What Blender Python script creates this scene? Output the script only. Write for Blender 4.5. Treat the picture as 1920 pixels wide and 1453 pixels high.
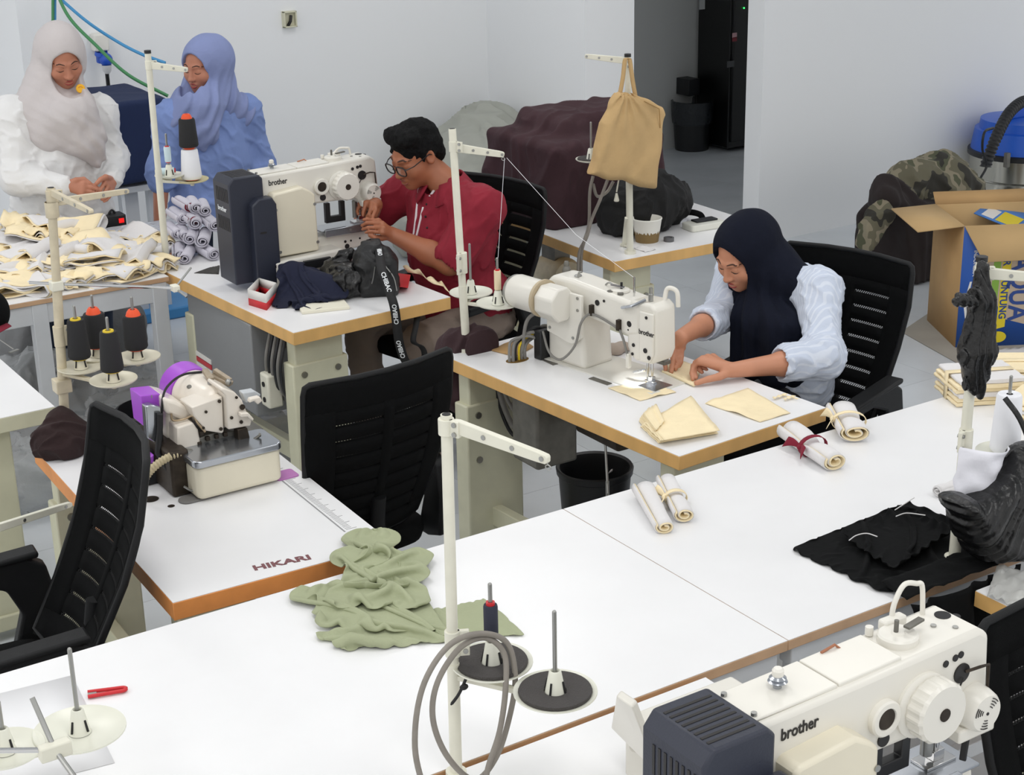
import bpy, bmesh, math, random
import numpy as np
from mathutils import Vector, Matrix, noise as mnoise

# ------------------------------------------------------------------ camera, world, lights, exposure
scene = bpy.context.scene
COL = scene.collection
for _o in list(bpy.data.objects):
    bpy.data.objects.remove(_o, do_unlink=True)
RES_X, RES_Y, FPX = 1920.0, 1453.0, 3048.2
YAW, PITCH, ROLL = math.radians(32.779), math.radians(19.961), math.radians(-1.241)
CAM_POS = Vector((0.0, 0.0, 2.52))
_f = Vector((math.sin(YAW) * math.cos(PITCH), math.cos(YAW) * math.cos(PITCH), -math.sin(PITCH)))
_r0 = Vector((math.cos(YAW), -math.sin(YAW), 0.0))
_u0 = _r0.cross(_f)
_r = _r0 * math.cos(ROLL) + _u0 * math.sin(ROLL)
_u = -_r0 * math.sin(ROLL) + _u0 * math.cos(ROLL)
cam_data = bpy.data.cameras.new('camera')
cam_data.sensor_fit = 'HORIZONTAL'
cam_data.sensor_width = 36.0
cam_data.lens = 36.0 * FPX / RES_X
cam_data.clip_start = 0.05
cam = bpy.data.objects.new('camera', cam_data)
COL.objects.link(cam)
cam.matrix_world = Matrix(((_r.x, _u.x, -_f.x, CAM_POS.x), (_r.y, _u.y, -_f.y, CAM_POS.y), (_r.z, _u.z, -_f.z, CAM_POS.z), (0, 0, 0, 1)))
scene.camera = cam

scene.view_settings.view_transform = 'Standard'
scene.view_settings.look = 'None'
scene.view_settings.gamma = 1.0
scene.view_settings.use_curve_mapping = False
scene.view_settings.exposure = -0.72

world = bpy.data.worlds.new('room_light')
scene.world = world
world.use_nodes = True
_bg = world.node_tree.nodes['Background']
_bg.inputs['Color'].default_value = (1.0, 0.995, 0.985, 1)
_bg.inputs['Strength'].default_value = 1.6


def area_light(name, loc, sx, sy, power, color=(1, 0.98, 0.95), rot=(0, 0, 0)):
    d = bpy.data.lights.new(name, 'AREA')
    d.shape = 'RECTANGLE'
    d.size, d.size_y, d.energy, d.color = sx, sy, power, color
    o = bpy.data.objects.new(name, d)
    o.location, o.rotation_euler = loc, rot
    COL.objects.link(o)
    return o


for _x in (-1.4, 1.3, 4.0):
    for _y in (0.8, 3.6, 6.4):
        area_light('ceiling_lamp', (_x, _y, 3.45), 0.6, 1.5, 29.0)


# ------------------------------------------------------------------ pixel helpers (place things on real planes)
def ray(u, v):
    return _f + _r * ((u - RES_X / 2) / FPX) - _u * ((v - RES_Y / 2) / FPX)


def atz(u, v, z):
    d = ray(u, v)
    return CAM_POS + d * ((z - CAM_POS.z) / d.z)


def atx(u, v, x):
    d = ray(u, v)
    return CAM_POS + d * (x / d.x)


def aty(u, v, y):
    d = ray(u, v)
    return CAM_POS + d * (y / d.y)


# ------------------------------------------------------------------ materials
def lin(c):
    out = []
    for k in c[:3]:
        k = k / 255.0
        out.append(k / 12.92 if k <= 0.04045 else ((k + 0.055) / 1.055) ** 2.4)
    return (out[0], out[1], out[2], 1.0)


MATS = {}


def mat(name, rgb, rough=0.5, metal=0.0, var=0.0, vscale=8.0, bump=0.0, bscale=60.0, spec=None, rgb2=None, sheen=0.0, trans=0.0, alpha=1.0, emit=0.0, coat=0.0, stretch=None):
    if name in MATS:
        return MATS[name]
    m = bpy.data.materials.new(name)
    m.use_nodes = True
    nt = m.node_tree
    b = nt.nodes['Principled BSDF']
    col = lin(rgb)
    b.inputs['Base Color'].default_value = col
    b.inputs['Roughness'].default_value = rough
    b.inputs['Metallic'].default_value = metal
    if spec is not None:
        b.inputs['Specular IOR Level'].default_value = spec
    if sheen:
        b.inputs['Sheen Weight'].default_value = sheen
    if trans:
        b.inputs['Transmission Weight'].default_value = trans
    if coat:
        b.inputs['Coat Weight'].default_value = coat
    if alpha < 1:
        b.inputs['Alpha'].default_value = alpha
    if emit:
        b.inputs['Emission Color'].default_value = col
        b.inputs['Emission Strength'].default_value = emit
    vec = None
    if var or bump or rgb2:
        tc = nt.nodes.new('ShaderNodeTexCoord')
        vec = tc.outputs['Object']
        if stretch:
            mp = nt.nodes.new('ShaderNodeMapping')
            mp.inputs['Scale'].default_value = stretch
            nt.links.new(vec, mp.inputs['Vector'])
            vec = mp.outputs['Vector']
    if var or rgb2:
        n = nt.nodes.new('ShaderNodeTexNoise')
        n.inputs['Scale'].default_value = vscale
        n.inputs['Detail'].default_value = 5
        nt.links.new(vec, n.inputs['Vector'])
        mx = nt.nodes.new('ShaderNodeMix')
        mx.data_type = 'RGBA'
        c2 = lin(rgb2) if rgb2 else tuple(max(0.0, k * (1 - var)) for k in col[:3]) + (1,)
        c1 = col if rgb2 else tuple(min(1.0, k * (1 + var * 0.6)) for k in col[:3]) + (1,)
        rp = nt.nodes.new('ShaderNodeMapRange')
        rp.inputs['From Min'].default_value = 0.35
        rp.inputs['From Max'].default_value = 0.65
        nt.links.new(n.outputs['Fac'], rp.inputs['Value'])
        nt.links.new(rp.outputs['Result'], mx.inputs['Factor'])
        mx.inputs['A'].default_value = c1
        mx.inputs['B'].default_value = c2
        nt.links.new(mx.outputs['Result'], b.inputs['Base Color'])
    if bump:
        n2 = nt.nodes.new('ShaderNodeTexNoise')
        n2.inputs['Scale'].default_value = bscale
        n2.inputs['Detail'].default_value = 4
        nt.links.new(vec, n2.inputs['Vector'])
        bp = nt.nodes.new('ShaderNodeBump')
        bp.inputs['Strength'].default_value = bump
        bp.inputs['Distance'].default_value = 0.01
        nt.links.new(n2.outputs['Fac'], bp.inputs['Height'])
        nt.links.new(bp.outputs['Normal'], b.inputs['Normal'])
    MATS[name] = m
    return m


# ------------------------------------------------------------------ mesh builder
def frame_of(d):
    d = Vector(d).normalized()
    a = Vector((0, 0, 1)) if abs(d.z) < 0.95 else Vector((1, 0, 0))
    x = a.cross(d).normalized()
    return x, d.cross(x), d


class MB:
    def __init__(self):
        self.v, self.f = [], []

    def add(self, vs, fs, M=None):
        o = len(self.v)
        for p in vs:
            p = Vector(p)
            self.v.append(M @ p if M is not None else p)
        for q in fs:
            self.f.append(tuple(i + o for i in q))
        return self

    def bx(self, x0, x1, y0, y1, z0, z1, M=None):
        vs = [(x0, y0, z0), (x1, y0, z0), (x1, y1, z0), (x0, y1, z0), (x0, y0, z1), (x1, y0, z1), (x1, y1, z1), (x0, y1, z1)]
        fs = [(3, 2, 1, 0), (4, 5, 6, 7), (0, 1, 5, 4), (1, 2, 6, 5), (2, 3, 7, 6), (3, 0, 4, 7)]
        return self.add(vs, fs, M)

    def box(self, c, s, M=None):
        return self.bx(c[0] - s[0] / 2, c[0] + s[0] / 2, c[1] - s[1] / 2, c[1] + s[1] / 2, c[2] - s[2] / 2, c[2] + s[2] / 2, M)

    def beam(self, a, b, w, h, upv=(0, 0, 1)):
        a, b = Vector(a), Vector(b)
        d = (b - a).normalized()
        s = d.cross(Vector(upv))
        if s.length < 1e-4:
            s = d.cross(Vector((1, 0, 0)))
        s.normalize()
        t = s.cross(d)
        vs = []
        for p in (a, b):
            for (i, j) in ((-1, -1), (1, -1), (1, 1), (-1, 1)):
                vs.append(p + s * (i * w / 2) + t * (j * h / 2))
        return self.add(vs, [(0, 1, 2, 3), (7, 6, 5, 4), (0, 4, 5, 1), (1, 5, 6, 2), (2, 6, 7, 3), (3, 7, 4, 0)])

    def cyl(self, a, b, r0, r1=None, n=16, cap=True):
        a, b = Vector(a), Vector(b)
        r1 = r0 if r1 is None else r1
        x, y, d = frame_of(b - a)
        vs = []
        for p, r in ((a, r0), (b, r1)):
            for i in range(n):
                t = 2 * math.pi * i / n
                vs.append(p + x * (r * math.cos(t)) + y * (r * math.sin(t)))
        fs = [(i, (i + 1) % n, n + (i + 1) % n, n + i) for i in range(n)]
        if cap:
            fs += [tuple(range(n - 1, -1, -1)), tuple(range(n, 2 * n))]
        return self.add(vs, fs)

    def tube(self, pts, r, n=8, cap=True, closed=False):
        pts = [Vector(p) for p in pts]
        m = len(pts)
        rs = r if isinstance(r, (list, tuple)) else [r] * m
        vs, prev = [], None
        for k in range(m):
            if closed:
                d = pts[(k + 1) % m] - pts[(k - 1) % m]
            else:
                d = pts[min(k + 1, m - 1)] - pts[max(k - 1, 0)]
            if d.length < 1e-9:
                d = Vector((0, 0, 1))
            d.normalize()
            if prev is None:
                x, y, _ = frame_of(d)
            else:
                x = prev - d * prev.dot(d)
                if x.length < 1e-6:
                    x, _, _ = frame_of(d)
                x.normalize()
                y = d.cross(x)
            prev = x
            for i in range(n):
                t = 2 * math.pi * i / n
                vs.append(pts[k] + x * (rs[k] * math.cos(t)) + y * (rs[k] * math.sin(t)))
        fs = []
        for k in range(m if closed else m - 1):
            k2 = (k + 1) % m
            for i in range(n):
                j = (i + 1) % n
                fs.append((k * n + i, k * n + j, k2 * n + j, k2 * n + i))
        if cap and not closed:
            fs += [tuple(range(n - 1, -1, -1)), tuple(range((m - 1) * n, m * n))]
        return self.add(vs, fs)

    def lathe(self, prof, c=(0, 0, 0), n=32, axis=None, sx=1.0, sy=1.0):
        c = Vector(c)
        x, y, d = (Vector((1, 0, 0)), Vector((0, 1, 0)), Vector((0, 0, 1))) if axis is None else frame_of(axis)
        vs = []
        for (r, z) in prof:
            r = max(r, 1e-5)
            for i in range(n):
                t = 2 * math.pi * i / n
                vs.append(c + x * (r * sx * math.cos(t)) + y * (r * sy * math.sin(t)) + d * z)
        fs = []
        m = len(prof)
        for k in range(m - 1):
            for i in range(n):
                j = (i + 1) % n
                fs.append((k * n + i, k * n + j, (k + 1) * n + j, (k + 1) * n + i))
        return self.add(vs, fs)

    def prism(self, poly, depth, M=None, z0=0.0):
        """poly in local xy, extruded z0..z0+depth"""
        n = len(poly)
        ar = sum(poly[i][0] * poly[(i + 1) % n][1] - poly[(i + 1) % n][0] * poly[i][1] for i in range(n))
        if ar < 0:
            poly = poly[::-1]
        vs = [(p[0], p[1], z0) for p in poly] + [(p[0], p[1], z0 + depth) for p in poly]
        fs = [tuple(range(n - 1, -1, -1)), tuple(range(n, 2 * n))] + [(i, (i + 1) % n, n + (i + 1) % n, n + i) for i in range(n)]
        return self.add(vs, fs, M)

    def loft(self, rings, cap=True, closed=True):
        n = len(rings[0])
        vs = [p for r in rings for p in r]
        fs = []
        for k in range(len(rings) - 1):
            for i in range(n if closed else n - 1):
                j = (i + 1) % n
                fs.append((k * n + i, k * n + j, (k + 1) * n + j, (k + 1) * n + i))
        if cap and closed:
            fs += [tuple(range(n - 1, -1, -1)), tuple(range((len(rings) - 1) * n, len(rings) * n))]
        return self.add(vs, fs)

    def grid(self, fn, nu, nv):
        vs = [fn(i / nu, j / nv) for j in range(nv + 1) for i in range(nu + 1)]
        fs = [(j * (nu + 1) + i, j * (nu + 1) + i + 1, (j + 1) * (nu + 1) + i + 1, (j + 1) * (nu + 1) + i) for j in range(nv) for i in range(nu)]
        return self.add(vs, fs)

    def ball(self, c, r, n=12):
        r = (r, r, r) if not isinstance(r, (tuple, list)) else r
        prof = [(math.sin(math.pi * k / (n // 2 + 2)), -math.cos(math.pi * k / (n // 2 + 2))) for k in range(n // 2 + 3)]
        vs, fs = [], []
        for (q, z) in prof:
            for i in range(n):
                t = 2 * math.pi * i / n
                vs.append((c[0] + r[0] * q * math.cos(t), c[1] + r[1] * q * math.sin(t), c[2] + r[2] * z))
        for k in range(len(prof) - 1):
            for i in range(n):
                fs.append((k * n + i, k * n + (i + 1) % n, (k + 1) * n + (i + 1) % n, (k + 1) * n + i))
        return self.add(vs, fs)

    def build(self, name, material, parent=None, smooth=35, bevel=0.0, seg=2, solid=0.0, sub=0, fix=False):
        me = bpy.data.meshes.new(name)
        me.from_pydata([tuple(p) for p in self.v], [], self.f)
        if fix:
            bm = bmesh.new()
            bm.from_mesh(me)
            bmesh.ops.remove_doubles(bm, verts=bm.verts, dist=1e-5)
            bmesh.ops.recalc_face_normals(bm, faces=bm.faces)
            bm.to_mesh(me)
            bm.free()
        me.validate()
        return link_mesh(name, me, material, parent, smooth, bevel, seg, solid, sub)


def link_mesh(name, me, material, parent=None, smooth=35, bevel=0.0, seg=2, solid=0.0, sub=0):
    me.materials.append(material)
    if smooth and len(me.polygons):
        me.polygons.foreach_set('use_smooth', [True] * len(me.polygons))
        if smooth < 180:
            me.set_sharp_from_angle(angle=math.radians(smooth))
    o = bpy.data.objects.new(name, me)
    COL.objects.link(o)
    if parent is not None:
        o.parent = parent
        o.matrix_parent_inverse = world_of(parent).inverted()
    if solid:
        md = o.modifiers.new('thickness', 'SOLIDIFY')
        md.thickness = solid
        md.offset = 0
    if sub:
        md = o.modifiers.new('subdivision', 'SUBSURF')
        md.levels = md.render_levels = sub
    if bevel:
        md = o.modifiers.new('bevel', 'BEVEL')
        md.width = bevel
        md.segments = seg
        md.limit_method = 'ANGLE'
        md.angle_limit = math.radians(40)
    return o


def world_of(o):
    m = o.matrix_basis.copy()
    p = o
    while p.parent is not None:
        m = p.parent.matrix_basis @ p.matrix_parent_inverse @ m
        p = p.parent
    return m


def tag(o, label=None, cat=None, group=None, kind=None):
    if label:
        o['label'] = label
    if cat:
        o['category'] = cat
    if group:
        o['group'] = group
    if kind:
        o['kind'] = kind
    return o


def thing(name, label, cat, loc=(0, 0, 0), group=None, rz=0.0):
    o = bpy.data.objects.new(name, None)
    o.empty_display_size = 0.05
    o.location = loc
    o.rotation_euler = (0, 0, rz)
    COL.objects.link(o)
    return tag(o, label, cat, group)


def copy_tree(o, parent=None):
    c = o.copy()
    COL.objects.link(c)
    if parent is not None:
        c.parent = parent
    for ch in list(o.children):
        copy_tree(ch, c)
    return c


def local(loc, rz=0.0):
    return Matrix.Translation(Vector(loc)) @ Matrix.Rotation(rz, 4, 'Z')


def smooth_path(pts, n=8):
    """Catmull-Rom through points"""
    pts = [Vector(p) for p in pts]
    q = [pts[0] * 2 - pts[1]] + pts + [pts[-1] * 2 - pts[-2]]
    out = []
    for i in range(1, len(q) - 2):
        p0, p1, p2, p3 = q[i - 1], q[i], q[i + 1], q[i + 2]
        for k in range(n):
            t = k / n
            out.append(0.5 * ((2 * p1) + (p2 - p0) * t + (2 * p0 - 5 * p1 + 4 * p2 - p3) * t * t + (3 * p1 - p0 - 3 * p2 + p3) * t ** 3))
    out.append(pts[-1])
    return out


def text(name, body, size, M, material, parent, extrude=0.0004, bold=0.0, sx=1.0, align='CENTER'):
    cu = bpy.data.curves.new(name, 'FONT')
    cu.body = body
    cu.size = size
    cu.extrude = extrude
    cu.offset = bold
    cu.align_x = align
    cu.align_y = 'CENTER'
    cu.resolution_u = 3
    tmp = bpy.data.objects.new('tmp_text', cu)
    COL.objects.link(tmp)
    dg = bpy.context.evaluated_depsgraph_get()
    me = bpy.data.meshes.new_from_object(tmp.evaluated_get(dg))
    bpy.data.objects.remove(tmp, do_unlink=True)
    me.transform(M @ Matrix.Diagonal((sx, 1, 1, 1)))
    me.name = name
    me.materials.clear()
    return link_mesh(name, me, material, parent, smooth=0)


def basis(o, x, y, z=None):
    x, y = Vector(x).normalized(), Vector(y)
    y = (y - x * y.dot(x)).normalized()
    z = x.cross(y)
    return Matrix(((x.x, y.x, z.x, o[0]), (x.y, y.y, z.y, o[1]), (x.z, y.z, z.z, o[2]), (0, 0, 0, 1)))


# ------------------------------------------------------------------ signed distance modelling (organic shapes)
class Field:
    def __init__(self, lo, hi, h):
        self.lo = np.array(lo, float)
        self.h = h
        self.n = np.ceil((np.array(hi, float) - self.lo) / h).astype(int) + 1
        self.F = np.full(self.n, 0.2, np.float32)

    def _win(self, lo, hi):
        a = np.clip(np.floor((np.array(lo) - self.lo) / self.h).astype(int), 0, self.n)
        b = np.clip(np.ceil((np.array(hi) - self.lo) / self.h).astype(int) + 1, 0, self.n)
        if (b <= a).any():
            return None, None
        ax = [(self.lo[i] + self.h * np.arange(a[i], b[i])).astype(np.float32) for i in range(3)]
        g = np.meshgrid(*ax, indexing='ij')
        return tuple(slice(a[i], b[i]) for i in range(3)), g

    def put(self, lo, hi, fn, k=0.0, op='add'):
        m = max(0.02, 1.2 * k) + 2 * self.h
        s, g = self._win(np.array(lo) - m, np.array(hi) + m)
        if s is None:
            return self
        d = fn(*g).astype(np.float32)
        A = self.F[s]
        if op == 'add':
            if k > 0:
                t = np.clip(0.5 + 0.5 * (A - d) / k, 0, 1)
                A = A * (1 - t) + d * t - k * t * (1 - t)
            else:
                A = np.minimum(A, d)
        elif op == 'sub':
            if k > 0:
                t = np.clip(0.5 - 0.5 * (A + d) / k, 0, 1)
                A = A * (1 - t) - d * t + k * t * (1 - t)
            else:
                A = np.maximum(A, -d)
        elif op == 'and':
            A = np.maximum(A, d)
        self.F[s] = A
        return self

    def cap(self, a, b, ra, rb=None, k=0.0, op='add'):
        a, b = np.array(a, float), np.array(b, float)
        rb = ra if rb is None else rb
        ba = b - a
        L2 = max(float(ba @ ba), 1e-12)

        def fn(X, Y, Z):
            t = np.clip(((X - a[0]) * ba[0] + (Y - a[1]) * ba[1] + (Z - a[2]) * ba[2]) / L2, 0, 1)
            return np.sqrt((X - a[0] - t * ba[0]) ** 2 + (Y - a[1] - t * ba[1]) ** 2 + (Z - a[2] - t * ba[2]) ** 2) - (ra + (rb - ra) * t)
        R = max(ra, rb)
        return self.put(np.minimum(a, b) - R, np.maximum(a, b) + R, fn, k, op)

    def chain(self, pts, rs, k=0.0):
        for i in range(len(pts) - 1):
            self.cap(pts[i], pts[i + 1], rs[i], rs[i + 1], k)
        return self

    def ell(self, c, r, M=None, k=0.0, op='add'):
        c, r = np.array(c, float), np.array(r, float)
        B = np.eye(3) if M is None else np.array(M)[:3, :3]

        def fn(X, Y, Z):
            dx, dy, dz = X - c[0], Y - c[1], Z - c[2]
            q = [(B[0, i] * dx + B[1, i] * dy + B[2, i] * dz) for i in range(3)]
            k0 = np.sqrt((q[0] / r[0]) ** 2 + (q[1] / r[1]) ** 2 + (q[2] / r[2]) ** 2)
            k1 = np.sqrt((q[0] / r[0] ** 2) ** 2 + (q[1] / r[1] ** 2) ** 2 + (q[2] / r[2] ** 2) ** 2)
            return np.where(k0 < 1e-4, -r.min(), k0 * (k0 - 1.0) / np.maximum(k1, 1e-6))
        e = np.sqrt(((B * r) ** 2).sum(1))
        return self.put(c - e, c + e, fn, k, op)

    def rbox(self, c, half, rad, M=None, k=0.0, op='add'):
        c, hf = np.array(c, float), np.array(half, float) - rad
        B = np.eye(3) if M is None else np.array(M)[:3, :3]

        def fn(X, Y, Z):
            dx, dy, dz = X - c[0], Y - c[1], Z - c[2]
            q = [np.abs(B[0, i] * dx + B[1, i] * dy + B[2, i] * dz) - hf[i] for i in range(3)]
            out = np.sqrt(sum(np.maximum(t, 0) ** 2 for t in q))
            return out + np.minimum(np.maximum(q[0], np.maximum(q[1], q[2])), 0) - rad
        e = np.abs(B) @ np.array(half, float)
        return self.put(c - e, c + e, fn, k, op)

    def half(self, c, nrm):
        """keep only the side nrm points away from"""
        c, nrm = np.array(c, float), np.array(nrm, float)
        nrm = nrm / np.linalg.norm(nrm)
        hi = self.lo + self.h * (self.n - 1)
        return self.put(self.lo, hi, lambda X, Y, Z: (X - c[0]) * nrm[0] + (Y - c[1]) * nrm[1] + (Z - c[2]) * nrm[2], 0, 'and')

    def disp(self, fn):
        idx = np.nonzero(np.abs(self.F) < 0.05)
        if len(idx[0]):
            p = [(self.lo[i] + self.h * idx[i]).astype(np.float32) for i in range(3)]
            self.F[idx] += fn(*p).astype(np.float32)
        return self

    def value(self, p):
        q = (np.array(p, float) - self.lo) / self.h
        i = np.clip(np.floor(q).astype(int), 0, self.n - 2)
        t = np.clip(q - i, 0, 1)
        c = self.F[i[0]:i[0] + 2, i[1]:i[1] + 2, i[2]:i[2] + 2]
        c = c[0] * (1 - t[0]) + c[1] * t[0]
        c = c[0] * (1 - t[1]) + c[1] * t[1]
        return float(c[0] * (1 - t[2]) + c[1] * t[2])

    def cast(self, p, d, n=200, step=0.0015):
        """first surface point from p along d"""
        p, d = np.array(p, float), np.array(d, float)
        d = d / np.linalg.norm(d)
        for i in range(n):
            if self.value(p) < 0:
                return p
            p = p + d * step
        return p

    def mesh(self, name):
        F, h = self.F, self.h
        F = F.copy()
        for ax in range(3):
            sl = [slice(None)] * 3
            sl[ax] = 0
            F[tuple(sl)] = np.maximum(F[tuple(sl)], h)
            sl[ax] = -1
            F[tuple(sl)] = np.maximum(F[tuple(sl)], h)
        ins = F < 0
        n = np.array(F.shape)
        cnt = np.zeros(n - 1, np.int8)
        for dx in (0, 1):
            for dy in (0, 1):
                for dz in (0, 1):
                    cnt += ins[dx:n[0] - 1 + dx, dy:n[1] - 1 + dy, dz:n[2] - 1 + dz]
        act = np.argwhere((cnt > 0) & (cnt < 8))
        idm = np.full(n - 1, -1, np.int32)
        idm[act[:, 0], act[:, 1], act[:, 2]] = np.arange(len(act))
        corner = {}
        for dx in (0, 1):
            for dy in (0, 1):
                for dz in (0, 1):
                    corner[(dx, dy, dz)] = F[act[:, 0] + dx, act[:, 1] + dy, act[:, 2] + dz]
        acc = np.zeros((len(act), 3))
        num = np.zeros(len(act))
        for c0 in corner:
            for ax in range(3):
                if c0[ax] == 0:
                    c1 = list(c0)
                    c1[ax] = 1
                    a, b = corner[c0], corner[tuple(c1)]
                    m = (a < 0) != (b < 0)
                    t = np.where(m, a / np.where(m, a - b, 1), 0)
                    pos = np.tile(np.array(c0, float), (len(act), 1))
                    pos[:, ax] += t
                    acc[m] += pos[m]
                    num[m] += 1
        vs = (act + acc / num[:, None]) * h + self.lo
        quads = []
        for ax in range(3):
            b, c = (ax + 1) % 3, (ax + 2) % 3
            s0, s1 = [slice(None)] * 3, [slice(None)] * 3
            s0[ax], s1[ax] = slice(0, -1), slice(1, None)
            A, Bm = ins[tuple(s0)], ins[tuple(s1)]
            e = np.argwhere(A != Bm)
            ok = (e[:, b] > 0) & (e[:, c] > 0) & (e[:, b] < n[b] - 1) & (e[:, c] < n[c] - 1)
            e = e[ok]
            q = []
            for (ob, oc) in ((-1, -1), (0, -1), (0, 0), (-1, 0)):
                i = e.copy()
                i[:, b] += ob
                i[:, c] += oc
                q.append(idm[i[:, 0], i[:, 1], i[:, 2]])
            q = np.stack(q, 1)
            flip = ~A[e[:, 0], e[:, 1], e[:, 2]]
            q[flip] = q[flip][:, ::-1]
            quads.append(q)
        quads = np.concatenate(quads)
        quads = quads[(quads >= 0).all(1)]
        me = bpy.data.meshes.new(name)
        me.vertices.add(len(vs))
        me.vertices.foreach_set('co', vs.astype(np.float32).ravel())
        me.loops.add(len(quads) * 4)
        me.loops.foreach_set('vertex_index', quads.astype(np.int32).ravel())
        me.polygons.add(len(quads))
        me.polygons.foreach_set('loop_start', np.arange(0, len(quads) * 4, 4, dtype=np.int32))
        me.update(calc_edges=True)
        me.validate()
        return me

    def build(self, name, material, parent=None):
        return link_mesh(name, self.mesh(name), material, parent, smooth=180)


def wav(X, Y, Z, k, seed=0, amp=1.0):
    """soft crumple noise from warped sines"""
    rs = np.random.RandomState(seed)
    out = 0
    for i in range(4):
        d = rs.normal(size=3)
        d /= np.linalg.norm(d)
        e = rs.normal(size=3)
        e /= np.linalg.norm(e)
        ph = rs.uniform(0, 6.28, 2)
        s = k * (0.7 + 0.35 * i)
        w = X * e[0] + Y * e[1] + Z * e[2]
        out = out + (1.0 / (1 + 0.5 * i)) * np.sin(s * (X * d[0] + Y * d[1] + Z * d[2]) + 1.7 * np.sin(0.8 * s * w + ph[0]) + ph[1])
    return out * (amp / 2.4)


def ridge(X, Y, Z, k, seed=0, amp=1.0):
    a = wav(X, Y, Z, k, seed)
    return (1 - np.abs(a) * 1.6) * amp
# ------------------------------------------------------------------ structure
TOP = 0.77
M_WALL = mat('wall_paint', (240, 242, 244), 0.6, bump=0.03, bscale=90)
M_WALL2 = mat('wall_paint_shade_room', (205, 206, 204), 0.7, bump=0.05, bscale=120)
M_FLOOR = mat('floor_tile', (206, 211, 216), 0.22, var=0.06, vscale=3)
M_GROUT = mat('floor_grout', (200, 205, 210), 0.5)


def struct(name, mb, m, parent=None, bevel=0.0, label=None):
    o = mb.build(name, m, parent, bevel=bevel)
    o['kind'] = 'structure'
    if label:
        o['label'] = label
    return o


fl = struct('floor', MB().bx(-3, 12, -1.5, 14, -0.06, -0.004), M_GROUT, label='pale glossy tiled floor')
tile_me = None
ti = 0
for i in range(0, 15):
    for j in range(2, 18):
        x0, y0 = 0.6 + i * 0.6, 2.4 + j * 0.6
        px = (Vector((x0 + 0.3, y0 + 0.3, 0)) - CAM_POS)
        dd = px.dot(_f)
        uu, vv = 960 + FPX * px.dot(_r) / dd, 726 - FPX * px.dot(_u) / dd
        if not (-120 < uu < 2040 and 200 < vv < 1560) or y0 > 10.4:
            continue
        if tile_me is None:
            o = MB().bx(0.0008, 0.5992, 0.0008, 0.5992, -0.01, 0.0).build('tile', M_FLOOR, fl)
            tile_me = o.data
        else:
            o = bpy.data.objects.new('tile', tile_me)
            COL.objects.link(o)
            o.parent = fl
        o.location = (x0, y0, 0)
struct('wall_back', MB().bx(2.52, 5.62, 8.55, 8.75, 0, 3.6), M_WALL, label='plain white back wall')
struct('wall_left', MB().bx(1.0, 2.6, 10.6, 10.8, 0, 3.6).bx(2.52, 2.66, 8.75, 10.7, 0, 3.6), M_WALL, label='white wall receding at far left corner')
struct('wall_column', MB().bx(5.38, 5.725, 7.52, 8.75, 0, 3.6), M_WALL, label='white square column beside the dark passage')
struct('wall_passage', MB().bx(5.725, 5.85, 8.08, 8.75, 0, 3.6), M_WALL, label='white wall return behind the column')
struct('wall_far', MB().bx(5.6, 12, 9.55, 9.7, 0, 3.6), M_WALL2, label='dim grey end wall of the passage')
struct('wall_right', MB().bx(6.29, 12, 7.05, 7.19, 0, 3.6), M_WALL, label='long white wall on the right')
struct('ceiling', MB().bx(-3, 12, -1.5, 14, 3.6, 3.7), M_WALL, label='white ceiling')

# ------------------------------------------------------------------ tables
M_TOP = mat('white_laminate', (240, 240, 241), 0.32, var=0.02, vscale=4)
M_EDGE = mat('tan_edge_band', (222, 176, 108), 0.5, var=0.10, vscale=14, stretch=(1, 1, 0.3))
M_EDGE_O = mat('orange_edge_band', (226, 148, 80), 0.45, var=0.12, vscale=12)
M_EDGE_B = mat('brown_edge_band', (200, 164, 130), 0.5, var=0.1, vscale=12)
M_LEG = mat('beige_leg_paint', (206, 205, 180), 0.42, var=0.06, vscale=10)
M_FRAME = mat('grey_white_frame_paint', (205, 208, 212), 0.4, var=0.04)
M_BOLT = mat('bolt_metal', (150, 148, 140), 0.35, 0.9)
M_DARK = mat('dark_rubber', (22, 22, 24), 0.6)
M_DARKEDGE = mat('dark_plywood_underside', (60, 52, 44), 0.8)


def table_top(root, x0, x1, y0, y1, z, medge, th=0.042, holes=None, parent_name='tabletop', cut=None):
    """white laminate sheet over a coloured edge core, in local coordinates of root (M)"""
    M = world_of(root)
    core = MB().bx(x0, x1, y0, y1, z - th, z - 0.0015, M).build('edge_core', medge, root, bevel=0.002)
    top = MB().bx(x0 + 0.001, x1 - 0.001, y0 + 0.001, y1 - 0.001, z - 0.0015, z, M).build('tabletop', M_TOP, root)
    return core, top


def sewing_legs(root, x0, x1, ya, yb, z, th, cross=True):
    """beige C-section pedestal legs at each end, joined by feet and a stretcher"""
    M = world_of(root)
    xm = x0 + 0.125
    for s, y in ((1, ya), (-1, yb)):
        leg = MB().bx(xm - 0.10, xm + 0.10, y - 0.03, y + 0.03, 0.30, z - th, M).build('leg', M_LEG, root, bevel=0.006)
        MB().bx(xm - 0.115, xm + 0.115, y - 0.036, y + 0.036, 0.07, 0.62, M).build('leg_sleeve', M_LEG, leg, bevel=0.006)
        MB().bx(x0 + 0.01, x1 - 0.01, y - 0.045, y + 0.045, 0.025, 0.075, M).build('foot', M_LEG, root, bevel=0.006)
        for dx in (-0.07, 0.07):
            for zz in (0.58, 0.42):
                a = M @ Vector((xm + dx, y - 0.036, zz))
                b = M @ Vector((xm + dx, y - 0.042, zz))
                MB().cyl(a, b, 0.012, n=10).build('bolt', M_BOLT, leg)
    MB().bx(xm - 0.02, xm + 0.02, ya, yb, 0.16, 0.23, M).build('stretcher', M_LEG, root, bevel=0.004)


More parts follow.
